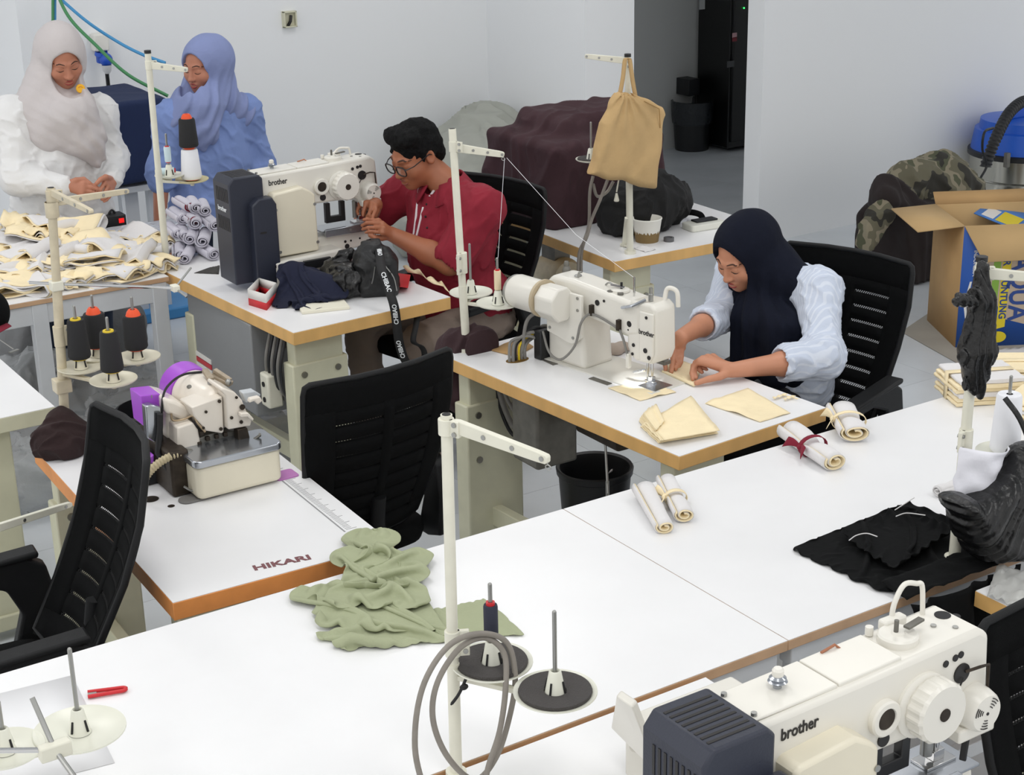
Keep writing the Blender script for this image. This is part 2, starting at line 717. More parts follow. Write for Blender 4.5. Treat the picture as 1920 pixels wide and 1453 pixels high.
# cutting tables (two butted together)
def cutting_table(label, x0, x1, y0, y1):
    t = thing('cutting_table', label, 'table', ((x0 + x1) / 2, (y0 + y1) / 2, 0), 'long white cutting tables')
    M = world_of(t)
    cx, cy = t.location.x, t.location.y
    table_top(t, x0 - cx, x1 - cx, y0 - cy, y1 - cy, TOP, M_EDGE_B, 0.026)
    for yy in (y0 + 0.03, y1 - 0.05):
        MB().bx(x0 + 0.02 - cx, x1 - 0.02 - cx, yy - 0.02 - cy, yy + 0.02 - cy, TOP - 0.076, TOP - 0.026, M).build('apron_rail', M_FRAME, t, bevel=0.003)
        MB().bx(x0 + 0.02 - cx, x1 - 0.02 - cx, yy - 0.015 - cy, yy + 0.015 - cy, 0.22, 0.26, M).build('lower_rail', M_FRAME, t, bevel=0.003)
    for xx in (x0 + 0.05, x1 - 0.05):
        MB().bx(xx - 0.015 - cx, xx + 0.015 - cx, y0 + 0.04 - cy, y1 - 0.06 - cy, TOP - 0.07, TOP - 0.03, M).build('cross_rail', M_FRAME, t)
        for yy in (y0 + 0.03, y1 - 0.05):
            MB().bx(xx - 0.02 - cx, xx + 0.02 - cx, yy - 0.02 - cy, yy + 0.02 - cy, 0, TOP - 0.076, M).build('leg', M_FRAME, t, bevel=0.003)
    return t


CT_Y0, CT_Y1, SEAM = 2.332, 3.196, 2.208
cutting_table('long white cutting table in the foreground, left of the seam, with the green garment', -0.35, SEAM - 0.0004, CT_Y0, CT_Y1)
cutting_table('white cutting table right of the seam, carrying the tied fabric rolls', SEAM + 0.0004, 4.4, CT_Y0, CT_Y1)

# overlock table
HIK = thing('sewing_table', 'white overlock table with bright orange edge and printed lettering', 'table', (1.475, 3.86, 0), 'sewing tables', math.radians(-2.0))
table_top(HIK, -0.29, 0.29, -0.58, 0.58, TOP, M_EDGE_O, 0.048)
sewing_legs(HIK, -0.29, 0.29, -0.50, 0.50, TOP, 0.048)
# woman's table
WOM = thing('sewing_table', 'white sewing table with tan edge where the woman in navy headscarf works', 'table', (2.928, 3.885, 0), 'sewing tables', math.radians(4.0))
table_top(WOM, -0.30, 0.30, -0.578, 0.575, TOP + 0.005, M_EDGE, 0.044)
sewing_legs(WOM, -0.30, 0.30, -0.50, 0.50, TOP, 0.045)
# man's table
MAN = thing('sewing_table', 'white sewing table with tan edge holding the bar-tacking machine of the man in red', 'table', (2.595, 5.60, 0), 'sewing tables', math.radians(3.5))
table_top(MAN, -0.335, 0.335, -0.605, 0.605, TOP, M_EDGE, 0.048)
sewing_legs(MAN, -0.32, 0.30, -0.50, 0.30, TOP, 0.048)
# back table
BACK = thing('sewing_table', 'white table with tan edge under the covered machine and hanging tote bag', 'table', (4.02, 5.63, 0), 'sewing tables', math.radians(-2.0))
table_top(BACK, -0.255, 0.60, -0.60, 0.60, TOP, M_EDGE, 0.046)
sewing_legs(BACK, -0.25, 0.40, -0.50, 0.50, TOP, 0.046)
# fabric sorting table at the back left
FAB = thing('sorting_table', 'grey steel table heaped with cream and white cut fabric', 'table', (1.6, 6.36, 0))
_M = world_of(FAB)
table_top(FAB, -0.9, 0.62, -0.43, 0.43, TOP, M_EDGE_B, 0.02)
for yy in (-0.40, 0.40):
    MB().bx(-0.88, 0.60, yy - 0.02, yy + 0.02, TOP - 0.10, TOP - 0.02, _M).build('apron_rail', M_FRAME, FAB, bevel=0.003)
    for xx in (-0.86, 0.10, 0.58):
        MB().bx(xx - 0.03, xx + 0.03, yy - 0.025, yy + 0.025, 0, TOP - 0.02, _M).build('leg', M_FRAME, FAB, bevel=0.003)
# left white table
LEFT = thing('sewing_table', 'white table with beige edge at the far left behind the thread cones', 'table', (1.20, 5.35, 0), 'sewing tables', math.radians(0))
_M = world_of(LEFT)
MB().bx(-0.62, 0.17, -0.60, 0.22, TOP - 0.05, TOP - 0.0015, _M).build('edge_core', M_LEG, LEFT, bevel=0.002)
MB().bx(-0.619, 0.169, -0.599, 0.219, TOP - 0.0015, TOP, _M).build('tabletop', M_TOP, LEFT)
for yy in (-0.50, 0.12):
    MB().bx(-0.16, 0.04, yy - 0.035, yy + 0.035, 0.08, TOP - 0.05, _M).build('leg', M_LEG, LEFT, bevel=0.006)
    MB().bx(-0.55, 0.15, yy - 0.045, yy + 0.045, 0.03, 0.085, _M).build('foot', M_LEG, LEFT, bevel=0.006)
# ------------------------------------------------------------------ thread stands
M_STAND = mat('cream_enamel', (226, 224, 208), 0.38, var=0.04, vscale=20)
M_STAND_O = mat('aged_beige_enamel', (205, 194, 168), 0.4, var=0.1, vscale=25)
M_STEEL = mat('brushed_steel', (165, 165, 162), 0.35, 0.85)
M_CHROME = mat('chrome', (205, 205, 205), 0.14, 1.0)
M_FOAM = mat('dark_foam_pad', (74, 71, 70), 0.95, bump=0.4, bscale=300)
M_SAUCER = mat('saucer_plastic', (228, 228, 214), 0.3)
M_BLKTHREAD = mat('black_thread', (34, 34, 36), 0.8, bump=0.25, bscale=400, stretch=(1, 1, 6))
M_WHTHREAD = mat('white_thread', (240, 241, 246), 0.75, bump=0.12, bscale=400, stretch=(1, 1, 6))
M_NAVYTHREAD = mat('navy_thread', (52, 55, 70), 0.8, bump=0.25, bscale=400, stretch=(1, 1, 6))
M_CREAMTHREAD = mat('cream_thread', (240, 222, 186), 0.75, bump=0.12, bscale=400, stretch=(1, 1, 6))
M_PALEBLUE = mat('pale_blue_thread', (212, 232, 240), 0.75, bump=0.12, bscale=400, stretch=(1, 1, 6))
M_ORANGE = mat('orange_plastic', (238, 84, 36), 0.45)
M_YELLOW = mat('yellow_plastic', (226, 196, 40), 0.45)
M_REDP = mat('red_plastic', (205, 38, 46), 0.4)
M_BLACKP = mat('black_plastic', (24, 25, 28), 0.45)


def saucer(root, c, r=0.075, pad=False, rod=0.165, cone_h=0.045, m=None, rodm=None, tilt=None):
    m = m or M_SAUCER
    c = Vector(c)
    s = MB().lathe([(0.0, -0.006), (r * 0.35, -0.006), (r * 0.9, -0.001), (r, 0.004), (r * 0.995, 0.007), (r * 0.9, 0.003), (r * 0.35, -0.001), (0.0, -0.001)], c, 40).build('saucer', m, root, smooth=50)
    cn = MB().lathe([(0.021, 0.0), (0.019, 0.004), (0.0115, cone_h), (0.0085, cone_h + 0.003), (0.006, cone_h), (0.006, 0.01)], c, 20).build('spool_cone', m, s, smooth=40)
    for k in range(4):
        a = k * math.pi / 2 + 0.5
        p0 = c + Vector((math.cos(a) * 0.0205, math.sin(a) * 0.0205, 0.006))
        p1 = c + Vector((math.cos(a) * 0.0152, math.sin(a) * 0.0152, cone_h * 0.62))
        MB().beam(p0, p1, 0.0032, 0.003, upv=(math.cos(a), math.sin(a), 0)).build('slot', M_DARK, cn)
    if pad:
        MB().lathe([(0.021, 0.002), (0.021, 0.0065), (r * 0.5, 0.0085), (r * 0.86, 0.0095), (r * 0.88, 0.006), (r * 0.87, 0.003)], c, 36).build('foam_pad', M_FOAM, s, smooth=50)
    if rod:
        MB().cyl(c + Vector((0, 0, 0.01)), c + Vector((0, 0, rod)), 0.0042, n=10).ball((c.x, c.y, c.z + rod), 0.0042, 8).build('spool_rod', rodm or M_STEEL, root)
    return s


def guide_arm(root, a, b, m, w=0.020, holes=3, eyelet=True, cap=True):
    """flat folded guide arm from the pole clamp a to the tip b"""
    a, b = Vector(a), Vector(b)
    d = (b - a)
    L = d.length
    side = d.cross(Vector((0, 0, 1))).normalized()
    up = side.cross(d.normalized())
    arm = MB()
    n = 10
    rings = []
    for (k, ww) in ((0.0, w * 0.8), (0.06, w), (0.9, w * 0.72), (0.985, w * 0.62), (1.0, w * 0.35)):
        p = a + d * k
        q = []
        for (s, t) in ((-1, -1), (1, -1), (1, 1), (-1, 1)):
            q.append(p + side * (s * 0.006) + up * (t * ww / 2))
        rings.append(q)
    arm.loft(rings)
    o = arm.build('guide_arm', m, root, bevel=0.0015)
    for i in range(holes):
        p = a + d * (0.35 + 0.6 * i / max(1, holes - 1)) - up * 0.0
        nrm = side if side.dot(CAM_POS - p) > 0 else -side
        MB().cyl(p + nrm * 0.0055, p + nrm * 0.0075, 0.0048, n=10).build('eyelet_rivet', M_STEEL, o)
    if eyelet:
        e = b - up * 0.016
        pts = [b - d.normalized() * 0.006, b - up * 0.006 - d.normalized() * 0.004]
        pts += [e + d.normalized() * (0.006 * math.sin(t)) - up * (0.009 * (1 - math.cos(t)) / 2 - 0.006) for t in [k * 2 * math.pi / 10 for k in range(11)]]
        MB().tube(pts, 0.0012, 6).build('wire_eyelet', M_STEEL, o)
    return o


def pole_clamp(root, p, m, h=0.05, r=0.0145, out=(0, -1, 0)):
    p = Vector(p)
    o = MB().cyl(p - Vector((0, 0, h / 2)), p + Vector((0, 0, h / 2)), r, n=18).build('clamp', m, root, bevel=0.001)
    ov = Vector(out).normalized()
    q = p + ov * (r + 0.009)
    s = Vector((-ov.y, ov.x, 0))
    pl = MB().beam(p + ov * r * 0.5 - Vector((0, 0, 0)), q + ov * 0.008, 0.010, h, (0, 0, 1)).build('clamp_plate', m, o, bevel=0.0015)
    for dz in (-h * 0.3, h * 0.3):
        for sg in (-1, 1):
            c = q + Vector((0, 0, dz))
            MB().cyl(c + s * sg * 0.005, c + s * sg * 0.008, 0.005, n=8).build('screw', M_STEEL, pl)
    return o


def bracket(root, p, ends, m):
    """forked support arms from pole to saucers"""
    for e in ends:
        e = Vector(e)
        d = Vector(p) - e
        MB().beam(Vector(p), e - Vector((0, 0, 0.012)), 0.014, 0.010).cyl(e - Vector((0, 0, 0.022)), e - Vector((0, 0, 0.004)), 0.008, n=12).build('support_arm', m, root, bevel=0.0015)


def cone_spool(label, c, rb=0.032, rt=0.023, h=0.10, thread=None, core=None, group='thread cones', flip=False, tube=True, cat='thread'):
    c = Vector(c)
    t = thing('thread_cone', label, cat, c, group)
    MB().lathe([(0.008, 0.004), (rb * 0.9, 0.004), (rb, 0.010), (rb * 0.99, 0.02), (rt * 1.05, h - 0.006), (rt * 0.95, h), (0.008, h)], c, 28).build('thread', thread or M_BLKTHREAD, t, smooth=50)
    if tube:
        k = core or M_YELLOW
        MB().lathe([(rb * 0.7, 0.0), (rb * 0.72, 0.0045), (0.008, 0.0045)], c, 20).build('core_base', k, t, smooth=40)
        MB().lathe([(rt * 0.68, h - 0.002), (rt * 0.62, h + 0.004), (rt * 0.36, h + 0.004), (rt * 0.33, h - 0.004)] if not flip else [(rt * 0.75, h - 0.002), (rt * 0.6, h + 0.011), (rt * 0.42, h + 0.018), (rt * 0.25, h + 0.018), (rt * 0.22, h)], c, 20).build('core', k, t, smooth=40)
    return t


def pole(root, base, top, m, r=0.0105, split=0.45, cap=None):
    base, top = Vector(base), Vector(top)
    mid = base.lerp(top, split)
    o = MB().cyl(mid, top, r, n=18).build('pole', m, root, smooth=40)
    MB().cyl(base, mid, r * 1.12, n=18).build('lower_pole', m, root, smooth=40)
    MB().cyl(base, base + Vector((0, 0, 0.012)), r * 1.9, n=18).build('base_nut', m, root)
    if cap:
        MB().cyl(top, top + Vector((0, 0, 0.012)), r * 1.08, n=16).build('end_cap', cap, root)
    else:
        MB().cyl(top, top + Vector((0, 0, 0.001)), r * 0.75, n=16).build('tube_opening', M_DARK, root)
    return o


# foreground stand with the coiled hose
FS = Vector((1.337, 2.302, TOP))
st = thing('thread_stand', 'cream thread stand in the foreground with two dark foam pads', 'thread stand', FS, 'thread stands')
pole(st, FS, (1.343, 2.300, 1.506), M_STAND, split=0.33)
guide_arm(st, (1.350, 2.290, 1.488), (1.413, 2.086, 1.475), M_STAND, w=0.026)
pole_clamp(st, (1.342, 2.300, 1.484), M_STAND, 0.03, out=(0.3, -1, 0))
pole_clamp(st, (1.339, 2.301, 1.055), M_STAND, 0.052, r=0.0145, out=(1, -0.5, 0))
S1, S2 = Vector((1.408, 2.276, 1.0)), Vector((1.454, 2.135, 0.99))
bracket(st, (1.345, 2.295, 0.985), [S1, S2], M_STAND)
saucer(st, S1, 0.077, True, 0.165)
saucer(st, S2, 0.077, True, 0.165)
sp = thing('thread_spool', 'small dark navy thread spool on a foreground spindle', 'thread', S1 + Vector((0, 0, 0.062)))
MB().lathe([(0.005, 0.0), (0.0125, 0.0), (0.0135, 0.004), (0.0135, 0.058), (0.0125, 0.062), (0.005, 0.062)], S1 + Vector((0, 0, 0.062)), 20).build('thread', M_NAVYTHREAD, sp, smooth=50)
MB().lathe([(0.0045, -0.004), (0.009, -0.004), (0.009, 0.0), (0.0045, 0.0)], S1 + Vector((0, 0, 0.062)), 16).build('core_base', M_REDP, sp)
MB().lathe([(0.0045, 0.062), (0.0085, 0.062), (0.0085, 0.068), (0.0045, 0.068)], S1 + Vector((0, 0, 0.062)), 16).build('core', M_REDP, sp)
# coiled air hose over the saucer
M_HOSE = mat('grey_rubber_hose', (138, 132, 124), 0.55, var=0.08, vscale=30)
hp = [aty(u, v, y) for (u, v, y) in ((800, 1500, 2.20), (778, 1400, 2.20), (792, 1290, 2.20), (840, 1212, 2.22), (900, 1188, 2.235), (950, 1205, 2.23), (966, 1270, 2.21), (955, 1345, 2.20), (930, 1420, 2.19), (890, 1462, 2.19), (840, 1420, 2.19), (812, 1350, 2.2), (820, 1280, 2.21), (862, 1215, 2.23), (910, 1196, 2.24), (945, 1225, 2.225), (948, 1290, 2.20), (937, 1370, 2.19), (915, 1440, 2.18), (905, 1500, 2.18))]
tag(MB().tube(smooth_path(hp, 8), 0.0055, 10).build('air_hose', M_HOSE, None, smooth=60), 'coiled grey air hose looped over the foreground thread stand', 'hose')
hk = [aty(u, v, y) for (u, v, y) in ((1022, 1262, 2.19), (1000, 1258, 2.19), (965, 1272, 2.2))]
rt = thing('rubber_tie', 'black rubber tie hanging on the foreground stand pole', 'tie', aty(862, 1300, 2.27))
MB().tube(smooth_path([aty(u, v, 2.262) for (u, v) in ((874, 1272), (866, 1290), (858, 1305), (845, 1322))], 5), [0.003] * 15 + [0.0012], 8).build('strap', M_DARK, rt)
MB().ball(aty(870, 1288, 2.26), (0.009, 0.006, 0.006)).build('knot', M_DARK, rt)

# stand behind the woman's machine
MS = Vector((2.675, 4.43, TOP + 0.005))
st = thing('thread_stand', 'cream thread stand beside the man in red, holding one cream spool', 'thread stand', MS, 'thread stands')
pole(st, MS, (2.692, 4.505, 1.512), M_STAND, r=0.0125, split=0.3)
_a = Vector((2.695, 4.492, 1.452))
guide_arm(st, _a, aty(945, 290, 4.44), M_STAND, w=0.028)
pole_clamp(st, (2.692, 4.50, 1.455), M_STAND, 0.034, 0.0155, out=(0.5, -1, 0))
pole_clamp(st, (2.684, 4.455, 1.075), M_STAND, 0.07, 0.0165, out=(-1, -0.6, 0))
A1, A2 = atz(883, 550, 0.95), atz(934, 570, 0.95)
bracket(st, (2.69, 4.45, 0.935), [A1, A2], M_STAND)
saucer(st, A1, 0.073, False, 0.17)
saucer(st, A2, 0.073, False, 0.155)
sp = thing('thread_spool', 'small cream thread spool on the stand beside the man in red', 'thread', A2 + Vector((0, 0, 0.052)))
MB().lathe([(0.005, 0.0), (0.011, 0.0), (0.0115, 0.003), (0.0115, 0.062), (0.011, 0.065), (0.005, 0.065)], A2 + Vector((0, 0, 0.05)), 18).build('thread', M_CREAMTHREAD, sp, smooth=50)
MB().lathe([(0.005, 0.065), (0.008, 0.065), (0.008, 0.070), (0.005, 0.070)], A2 + Vector((0, 0, 0.05)), 14).build('core', M_REDP, sp)
tag(MB().tube([A2 + Vector((0, 0, 0.12)), aty(946, 297, 4.44)], 0.0007, 5).build('thread_strand', M_WHTHREAD, None), 'thin pale thread running straight up from the cream spool', 'thread')

# stand on the back table with the tote bag
BS = Vector((3.868, 5.10, TOP))
st = thing('thread_stand', 'cream thread stand on the back table, behind the hanging tote bag', 'thread stand', BS, 'thread stands')
pole(st, BS, (3.857, 5.107, 1.560), M_STAND, r=0.0125, split=0.4, cap=M_BLACKP)
guide_arm(st, (3.855, 5.110, 1.545), aty(1097, 105, 5.25), M_STAND, w=0.026, eyelet=False)
pole_clamp(st, (3.857, 5.107, 1.535), M_STAND, 0.03, 0.0145, out=(-0.3, -1, 0))
B1 = aty(1108, 300, 5.22)
bracket(st, (3.858, 5.108, B1.z - 0.01), [B1], M_STAND)
saucer(st, B1, 0.062, True, 0.15)

# stand between the women with cones
LY = 6.15
LS = aty(313, 500, LY); LS.z = TOP
st = thing('thread_stand', 'cream thread stand in front of the woman in blue, with white and black cones', 'thread stand', LS, 'thread stands')
pole(st, LS, aty(277, 100, LY), M_STAND, r=0.0125, split=0.45, cap=M_BLACKP)
guide_arm(st, aty(279, 122, LY), aty(352, 131, LY - 0.1), M_STAND, w=0.028, eyelet=False)
pole_clamp(st, aty(279, 122, LY), M_STAND, 0.034, 0.0145, out=(1, -0.3, 0))
C1 = aty(360, 338, LY + 0.03)
C2 = aty(318, 330, LY + 0.05)
bracket(st, aty(301, 340, LY), [C1, C2], M_STAND)
saucer(st, C1, 0.068, False, 0.12, m=mat('yellowed_plastic', (216, 206, 160), 0.4))
saucer(st, C2, 0.06, False, 0.17)
cone_spool('white thread cone under a black cone, in front of woman in blue', C1 + Vector((0, 0, 0.004)), 0.042, 0.032, 0.125, M_WHTHREAD, M_ORANGE)
cone_spool('black thread cone stacked on the white cone in front of woman in blue', C1 + Vector((0, 0, 0.135)), 0.039, 0.031, 0.118, M_BLKTHREAD, M_ORANGE, flip=True)
cone_spool('thin pale blue thread spool standing on the stand by woman in blue', C2 + Vector((0, 0, 0.055)), 0.0135, 0.0135, 0.065, M_PALEBLUE, M_REDP, tube=True)
q = C2 + Vector((-0.02, 0.02, 0.006))
t = thing('thread_cone', 'pale blue thread spool lying on its side on the stand saucer', 'thread', q, 'thread cones')
qa, qb = q + Vector((-0.02, 0.012, 0.012)), q + Vector((0.045, -0.01, 0.012))
MB().cyl(qa, qb, 0.0135, n=18).build('thread', M_PALEBLUE, t)
MB().cyl(qb, qb + (qb - qa).normalized() * 0.006, 0.009, n=14).build('core', M_REDP, t)

# overlock stand with four cones
OY = 4.425
OS = aty(124, 826, OY); OS.z = TOP


def opole(v):
    return aty(95 + (v - 352) * 27 / 470.0, v, OY)


st = thing('thread_stand', 'aged beige thread stand of the overlock machine, with four black cones', 'thread stand', OS, 'thread stands')
pole(st, OS, opole(352), M_STAND_O, r=0.0125, split=0.62)
MB().lathe([(0.018, -0.022), (0.019, -0.02), (0.019, 0.02), (0.018, 0.022)], opole(393), 18).build('collar', M_STAND_O, st)
guide_arm(st, opole(360), aty(172, 397, 4.12), M_STAND_O, w=0.020, eyelet=False)
guide_arm(st, opole(380), aty(240, 358, 4.52), M_STAND_O, w=0.022, eyelet=False)
pole_clamp(st, opole(368), M_STAND_O, 0.034, 0.0145, out=(1, -0.3, 0))
pole_clamp(st, opole(630), M_STAND_O, 0.06, 0.016, out=(1, -0.3, 0))
MB().box(opole(722), (0.046, 0.046, 0.04)).build('lower_clamp', M_STAND_O, st, bevel=0.003)
MB().box(opole(535), (0.034, 0.034, 0.028)).build('rod_block', M_STAND, st, bevel=0.003)
ra, rb_ = aty(55, 530, OY + 0.05), aty(328, 540, OY - 0.2)
MB().tube([ra, rb_], 0.0045, 10).build('guide_rod', M_CHROME, st)
blk = MB().box(rb_, (0.02, 0.03, 0.018)).build('rod_clip', M_STAND, st, bevel=0.002)
MB().tube([rb_, aty(358, 502, OY - 0.16)], 0.003, 8).tube([rb_, aty(350, 557, OY - 0.25)], 0.003, 8).build('clip_rod', M_STEEL, blk)
cones = [((152, 690), 1.0, M_YELLOW, False), ((213, 714), 1.0, M_YELLOW, False), ((258, 672), 1.0, M_ORANGE, True), ((184, 668), 1.0, M_ORANGE, True)]
labs = ['black thread cone with yellow core, left one on the overlock stand', 'black thread cone with yellow core, frontmost on the overlock stand', 'black thread cone with orange core, rightmost on the overlock stand', 'black thread cone with orange core, hidden behind the others on the overlock stand']
ends = []
for ((u, v), z, core, fl_), lb in zip(cones, labs):
    c = atz(u, v, z)
    ends.append(c)
    saucer(st, c, 0.067, False, 0.185, m=mat('old_saucer_plastic', (218, 212, 190), 0.35))
    cone_spool(lb, c + Vector((0, 0, 0.028)), 0.0325 if not fl_ else 0.034, 0.024 if not fl_ else 0.030, 0.118 if not fl_ else 0.104, M_BLKTHREAD, core, flip=fl_)
bracket(st, opole(700), ends, M_STAND_O)

# right stand with black plastic bags
RS = Vector((2.800, 2.398, TOP))
st = thing('thread_stand', 'cream thread stand on the right with black plastic bags tied to it', 'thread stand', RS, 'thread stands')
pole(st, RS, (2.806, 2.393, 1.515), M_STAND, r=0.0125, split=0.42, cap=M_BLACKP)
guide_arm(st, (2.812, 2.388, 1.488), (2.93, 2.27, 1.48), M_STAND, w=0.026)
pole_clamp(st, (2.806, 2.393, 1.487), M_STAND, 0.032, 0.0145, out=(1, -0.6, 0))
pole_clamp(st, (2.803, 2.395, 1.085), M_STAND, 0.05, 0.0165, out=(-1, -0.3, 0))
R1 = Vector((3.0, 2.44, 0.985))
bracket(st, (2.803, 2.395, 0.97), [R1], M_STAND)
saucer(st, R1, 0.07, False, 0.20)
# bottom-left stand, partly out of frame
b0 = Vector((0.52, 2.60, TOP))
st = thing('thread_stand', 'cream thread stand cut off by the lower left corner, over white paper', 'thread stand', b0, 'thread stands')
pole(st, b0, (0.52, 2.60, 1.50), M_STAND, split=0.33)
D1 = atz(150, 1372, 0.93)
D2 = atz(10, 1408, 0.93)
bracket(st, (0.525, 2.60, 0.915), [D1, D2], M_STAND)
saucer(st, D1, 0.084, False, 0.17, m=M_SAUCER)
saucer(st, D2, 0.070, False, 0.10)
cl = aty(103, 1406, 2.45)
MB().box(cl, (0.055, 0.022, 0.028), None).build('rod_block', M_STAND, st, bevel=0.003)
MB().tube([aty(60, 1308, 2.50), cl, aty(142, 1460, 2.40)], 0.0048, 10).build('guide_rod', M_STEEL, st)
MB().tube([aty(-60, 1408, 2.47), cl], 0.0048, 10).build('cross_rod', M_CHROME, st)
# beige arm reaching in from the left edge
a0 = aty(-40, 983, 3.72)
a1 = aty(133, 945, 3.85)
st = thing('thread_stand', 'cream guide arm of a stand beyond the left edge, behind the chair back', 'thread stand', (0.25, 3.62, 0.0), 'thread stands')
MB().cyl((a0.x - 0.15, a0.y - 0.08, 0.0), (a0.x - 0.15, a0.y - 0.08, a0.z + 0.03), 0.012, n=16).build('pole', M_STAND, st)
guide_arm(st, a0 + Vector((-0.15, -0.08, 0)), a1, M_STAND, w=0.024, eyelet=False)
# ------------------------------------------------------------------ sewing machines
M_MACH = mat('machine_white_enamel', (229, 226, 217), 0.3, var=0.02, vscale=6)
M_MACHY = mat('machine_cream_cover', (228, 221, 200), 0.35, var=0.03, vscale=6)
M_NAVYC = mat('dark_navy_motor_cover', (42, 46, 60), 0.45, bump=0.08, bscale=250)
M_INK = mat('black_ink', (28, 26, 26), 0.5)
M_WHITEINK = mat('white_ink', (235, 238, 240), 0.5)
M_PLATE = mat('polished_plate', (176, 180, 186), 0.2, 0.9)
M_GREYM = mat('grey_metal_casting', (120, 118, 112), 0.5, 0.6, var=0.15, vscale=25)
M_BROWNM = mat('oily_dark_metal', (62, 54, 46), 0.5, 0.6, var=0.3, vscale=40)


def bartack(label, ox, oy, oz, group, back_logo=True, tall=True):
    """bar-tacking machine; ox = front of head, oy = plane of the visible side, oz = table level"""
    t = thing('sewing_machine', label, 'sewing machine', (ox - 0.3, oy + 0.06, oz), group)
    T = Matrix.Translation((ox, oy, oz))
    XZ = T @ Matrix(((1, 0, 0, 0), (0, 0, 1, 0), (0, 1, 0, 0), (0, 0, 0, 1)))   # local (x,z,y)

    def pt(x, y, z):
        return Vector((ox + x, oy + y, oz + z))

    W = 0.112
    arm = MB().prism([(-0.515, 0.285), (-0.515, 0.428), (-0.30, 0.432), (-0.03, 0.440), (-0.008, 0.425), (0.0, 0.30), (-0.012, 0.258), (-0.085, 0.258), (-0.10, 0.283), (-0.30, 0.287)], W, XZ)
    arm = arm.build('arm', M_MACH, t, bevel=0.010, seg=3, fix=True)
    MB().prism([(-0.512, 0.02), (-0.512, 0.30), (-0.298, 0.30), (-0.298, 0.02)], W - 0.006, XZ, 0.003).build('column', M_MACH, t, bevel=0.006, fix=True)
    # top covers with seams
    MB().prism([(-0.52, 0.429), (-0.52, 0.4335), (-0.345, 0.4375), (-0.345, 0.430)], W - 0.02, XZ, 0.010).build('rear_top_cover', M_MACH, arm, bevel=0.002, fix=True)
    MB().prism([(-0.341, 0.430), (-0.341, 0.4375), (-0.205, 0.441), (-0.205, 0.432)], W - 0.02, XZ, 0.010).build('top_cover', M_MACH, arm, bevel=0.002, fix=True)
    for (x, y) in ((-0.508, 0.02), (-0.508, 0.09), (-0.222, 0.02), (-0.222, 0.09), (-0.06, 0.03), (-0.085, 0.055)):
        MB().cyl(pt(x, y, 0.434), pt(x, y, 0.4415 if x > -0.1 else 0.4395), 0.005, n=10).build('screw', M_STEEL, arm)
    MB().cyl(pt(-0.045, 0.072, 0.434), pt(-0.045, 0.072, 0.4405), 0.014, n=20).build('oil_window', M_DARK, arm)
    MB().cyl(pt(-0.028, 0.058, 0.434), pt(-0.028, 0.058, 0.4395), 0.008, n=16).build('oil_plug', M_DARK, arm)
    # cream gear cover on the side
    MB().prism([(-0.478, 0.115), (-0.478, 0.352), (-0.470, 0.362), (-0.352, 0.372), (-0.318, 0.352), (-0.300, 0.335), (-0.296, 0.115)], 0.055, XZ, -0.045).build('gear_cover', M_MACHY, t, bevel=0.008, seg=3, fix=True)
    for (x, z) in ((-0.468, 0.30), (-0.462, 0.135), (-0.305, 0.30), (-0.302, 0.15)):
        MB().cyl(pt(x, -0.046, z), pt(x, -0.048, z), 0.006, n=12).build('screw', M_STEEL, t)
    # base and bed
    MB().prism([(-0.50, 0.0), (-0.50, 0.105), (-0.22, 0.115), (-0.16, 0.085), (-0.15, 0.0)], W + 0.06, XZ, -0.075).build('base', M_MACH, t, bevel=0.010, seg=3, fix=True)
    MB().prism([(-0.305, 0.075), (-0.305, 0.148), (-0.02, 0.165), (-0.005, 0.155), (0.0, 0.10), (-0.04, 0.085), (-0.20, 0.075)], 0.075, XZ, 0.012).build('bed_arm', M_MACH, t, bevel=0.008, seg=3, fix=True)
    for (x, z, r) in ((-0.155, 0.115, 0.0055), (-0.13, 0.115, 0.004), (-0.09, 0.118, 0.004), (-0.148, 0.095, 0.010)):
        MB().cyl(pt(x, 0.0125, z), pt(x, 0.010, z), r, n=12).build('bed_hole', M_INK, t)
    # feed plate and work clamp
    fp = MB().bx(-0.26, -0.005, 0.0, 0.10, 0.168, 0.174, T).build('feed_plate', M_PLATE, t, bevel=0.001)
    MB().bx(-0.25, -0.06, -0.012, 0.0, 0.150, 0.180, T).build('clamp_bar', M_PLATE, fp, bevel=0.002)
    MB().cyl(pt(-0.14, -0.012, 0.165), pt(-0.14, -0.0135, 0.165), 0.005, n=12).build('screw', M_STEEL, fp)
    MB().prism([(-0.215, 0.19), (-0.215, 0.27), (-0.195, 0.27), (-0.195, 0.215), (-0.15, 0.215), (-0.15, 0.27), (-0.13, 0.27), (-0.13, 0.19)], 0.02, XZ, 0.045).build('clamp_lever', M_BLACKP, t, bevel=0.002, fix=True)
    MB().cyl(pt(-0.062, 0.05, 0.175), pt(-0.062, 0.05, 0.262), 0.006, n=12).build('needle_bar', M_CHROME, t)
    MB().cyl(pt(-0.085, 0.05, 0.195), pt(-0.085, 0.05, 0.262), 0.011, n=12).build('presser_bar', M_STEEL, t)
    MB().bx(-0.10, -0.03, 0.03, 0.07, 0.174, 0.180, T).bx(-0.075, -0.05, 0.04, 0.06, 0.18, 0.2, T).build('presser_foot', M_CHROME, t, bevel=0.001)
    MB().beam(pt(-0.05, -0.005, 0.262), pt(-0.062, -0.01, 0.205), 0.012, 0.006).build('wiper', M_BLACKP, t, bevel=0.002)
    # hand wheel dial and its seat
    seat = MB().lathe([(0.058, 0.0), (0.058, 0.006), (0.052, 0.010), (0.0, 0.010)], pt(-0.165, 0, 0.345), 40, axis=(0, -1, 0)).build('dial_seat', M_MACH, t, smooth=40)
    prof = [(0.050, 0.008), (0.052, 0.014), (0.052, 0.040), (0.049, 0.046), (0.0, 0.047)]
    wheel = MB()
    n = 72
    ring = []
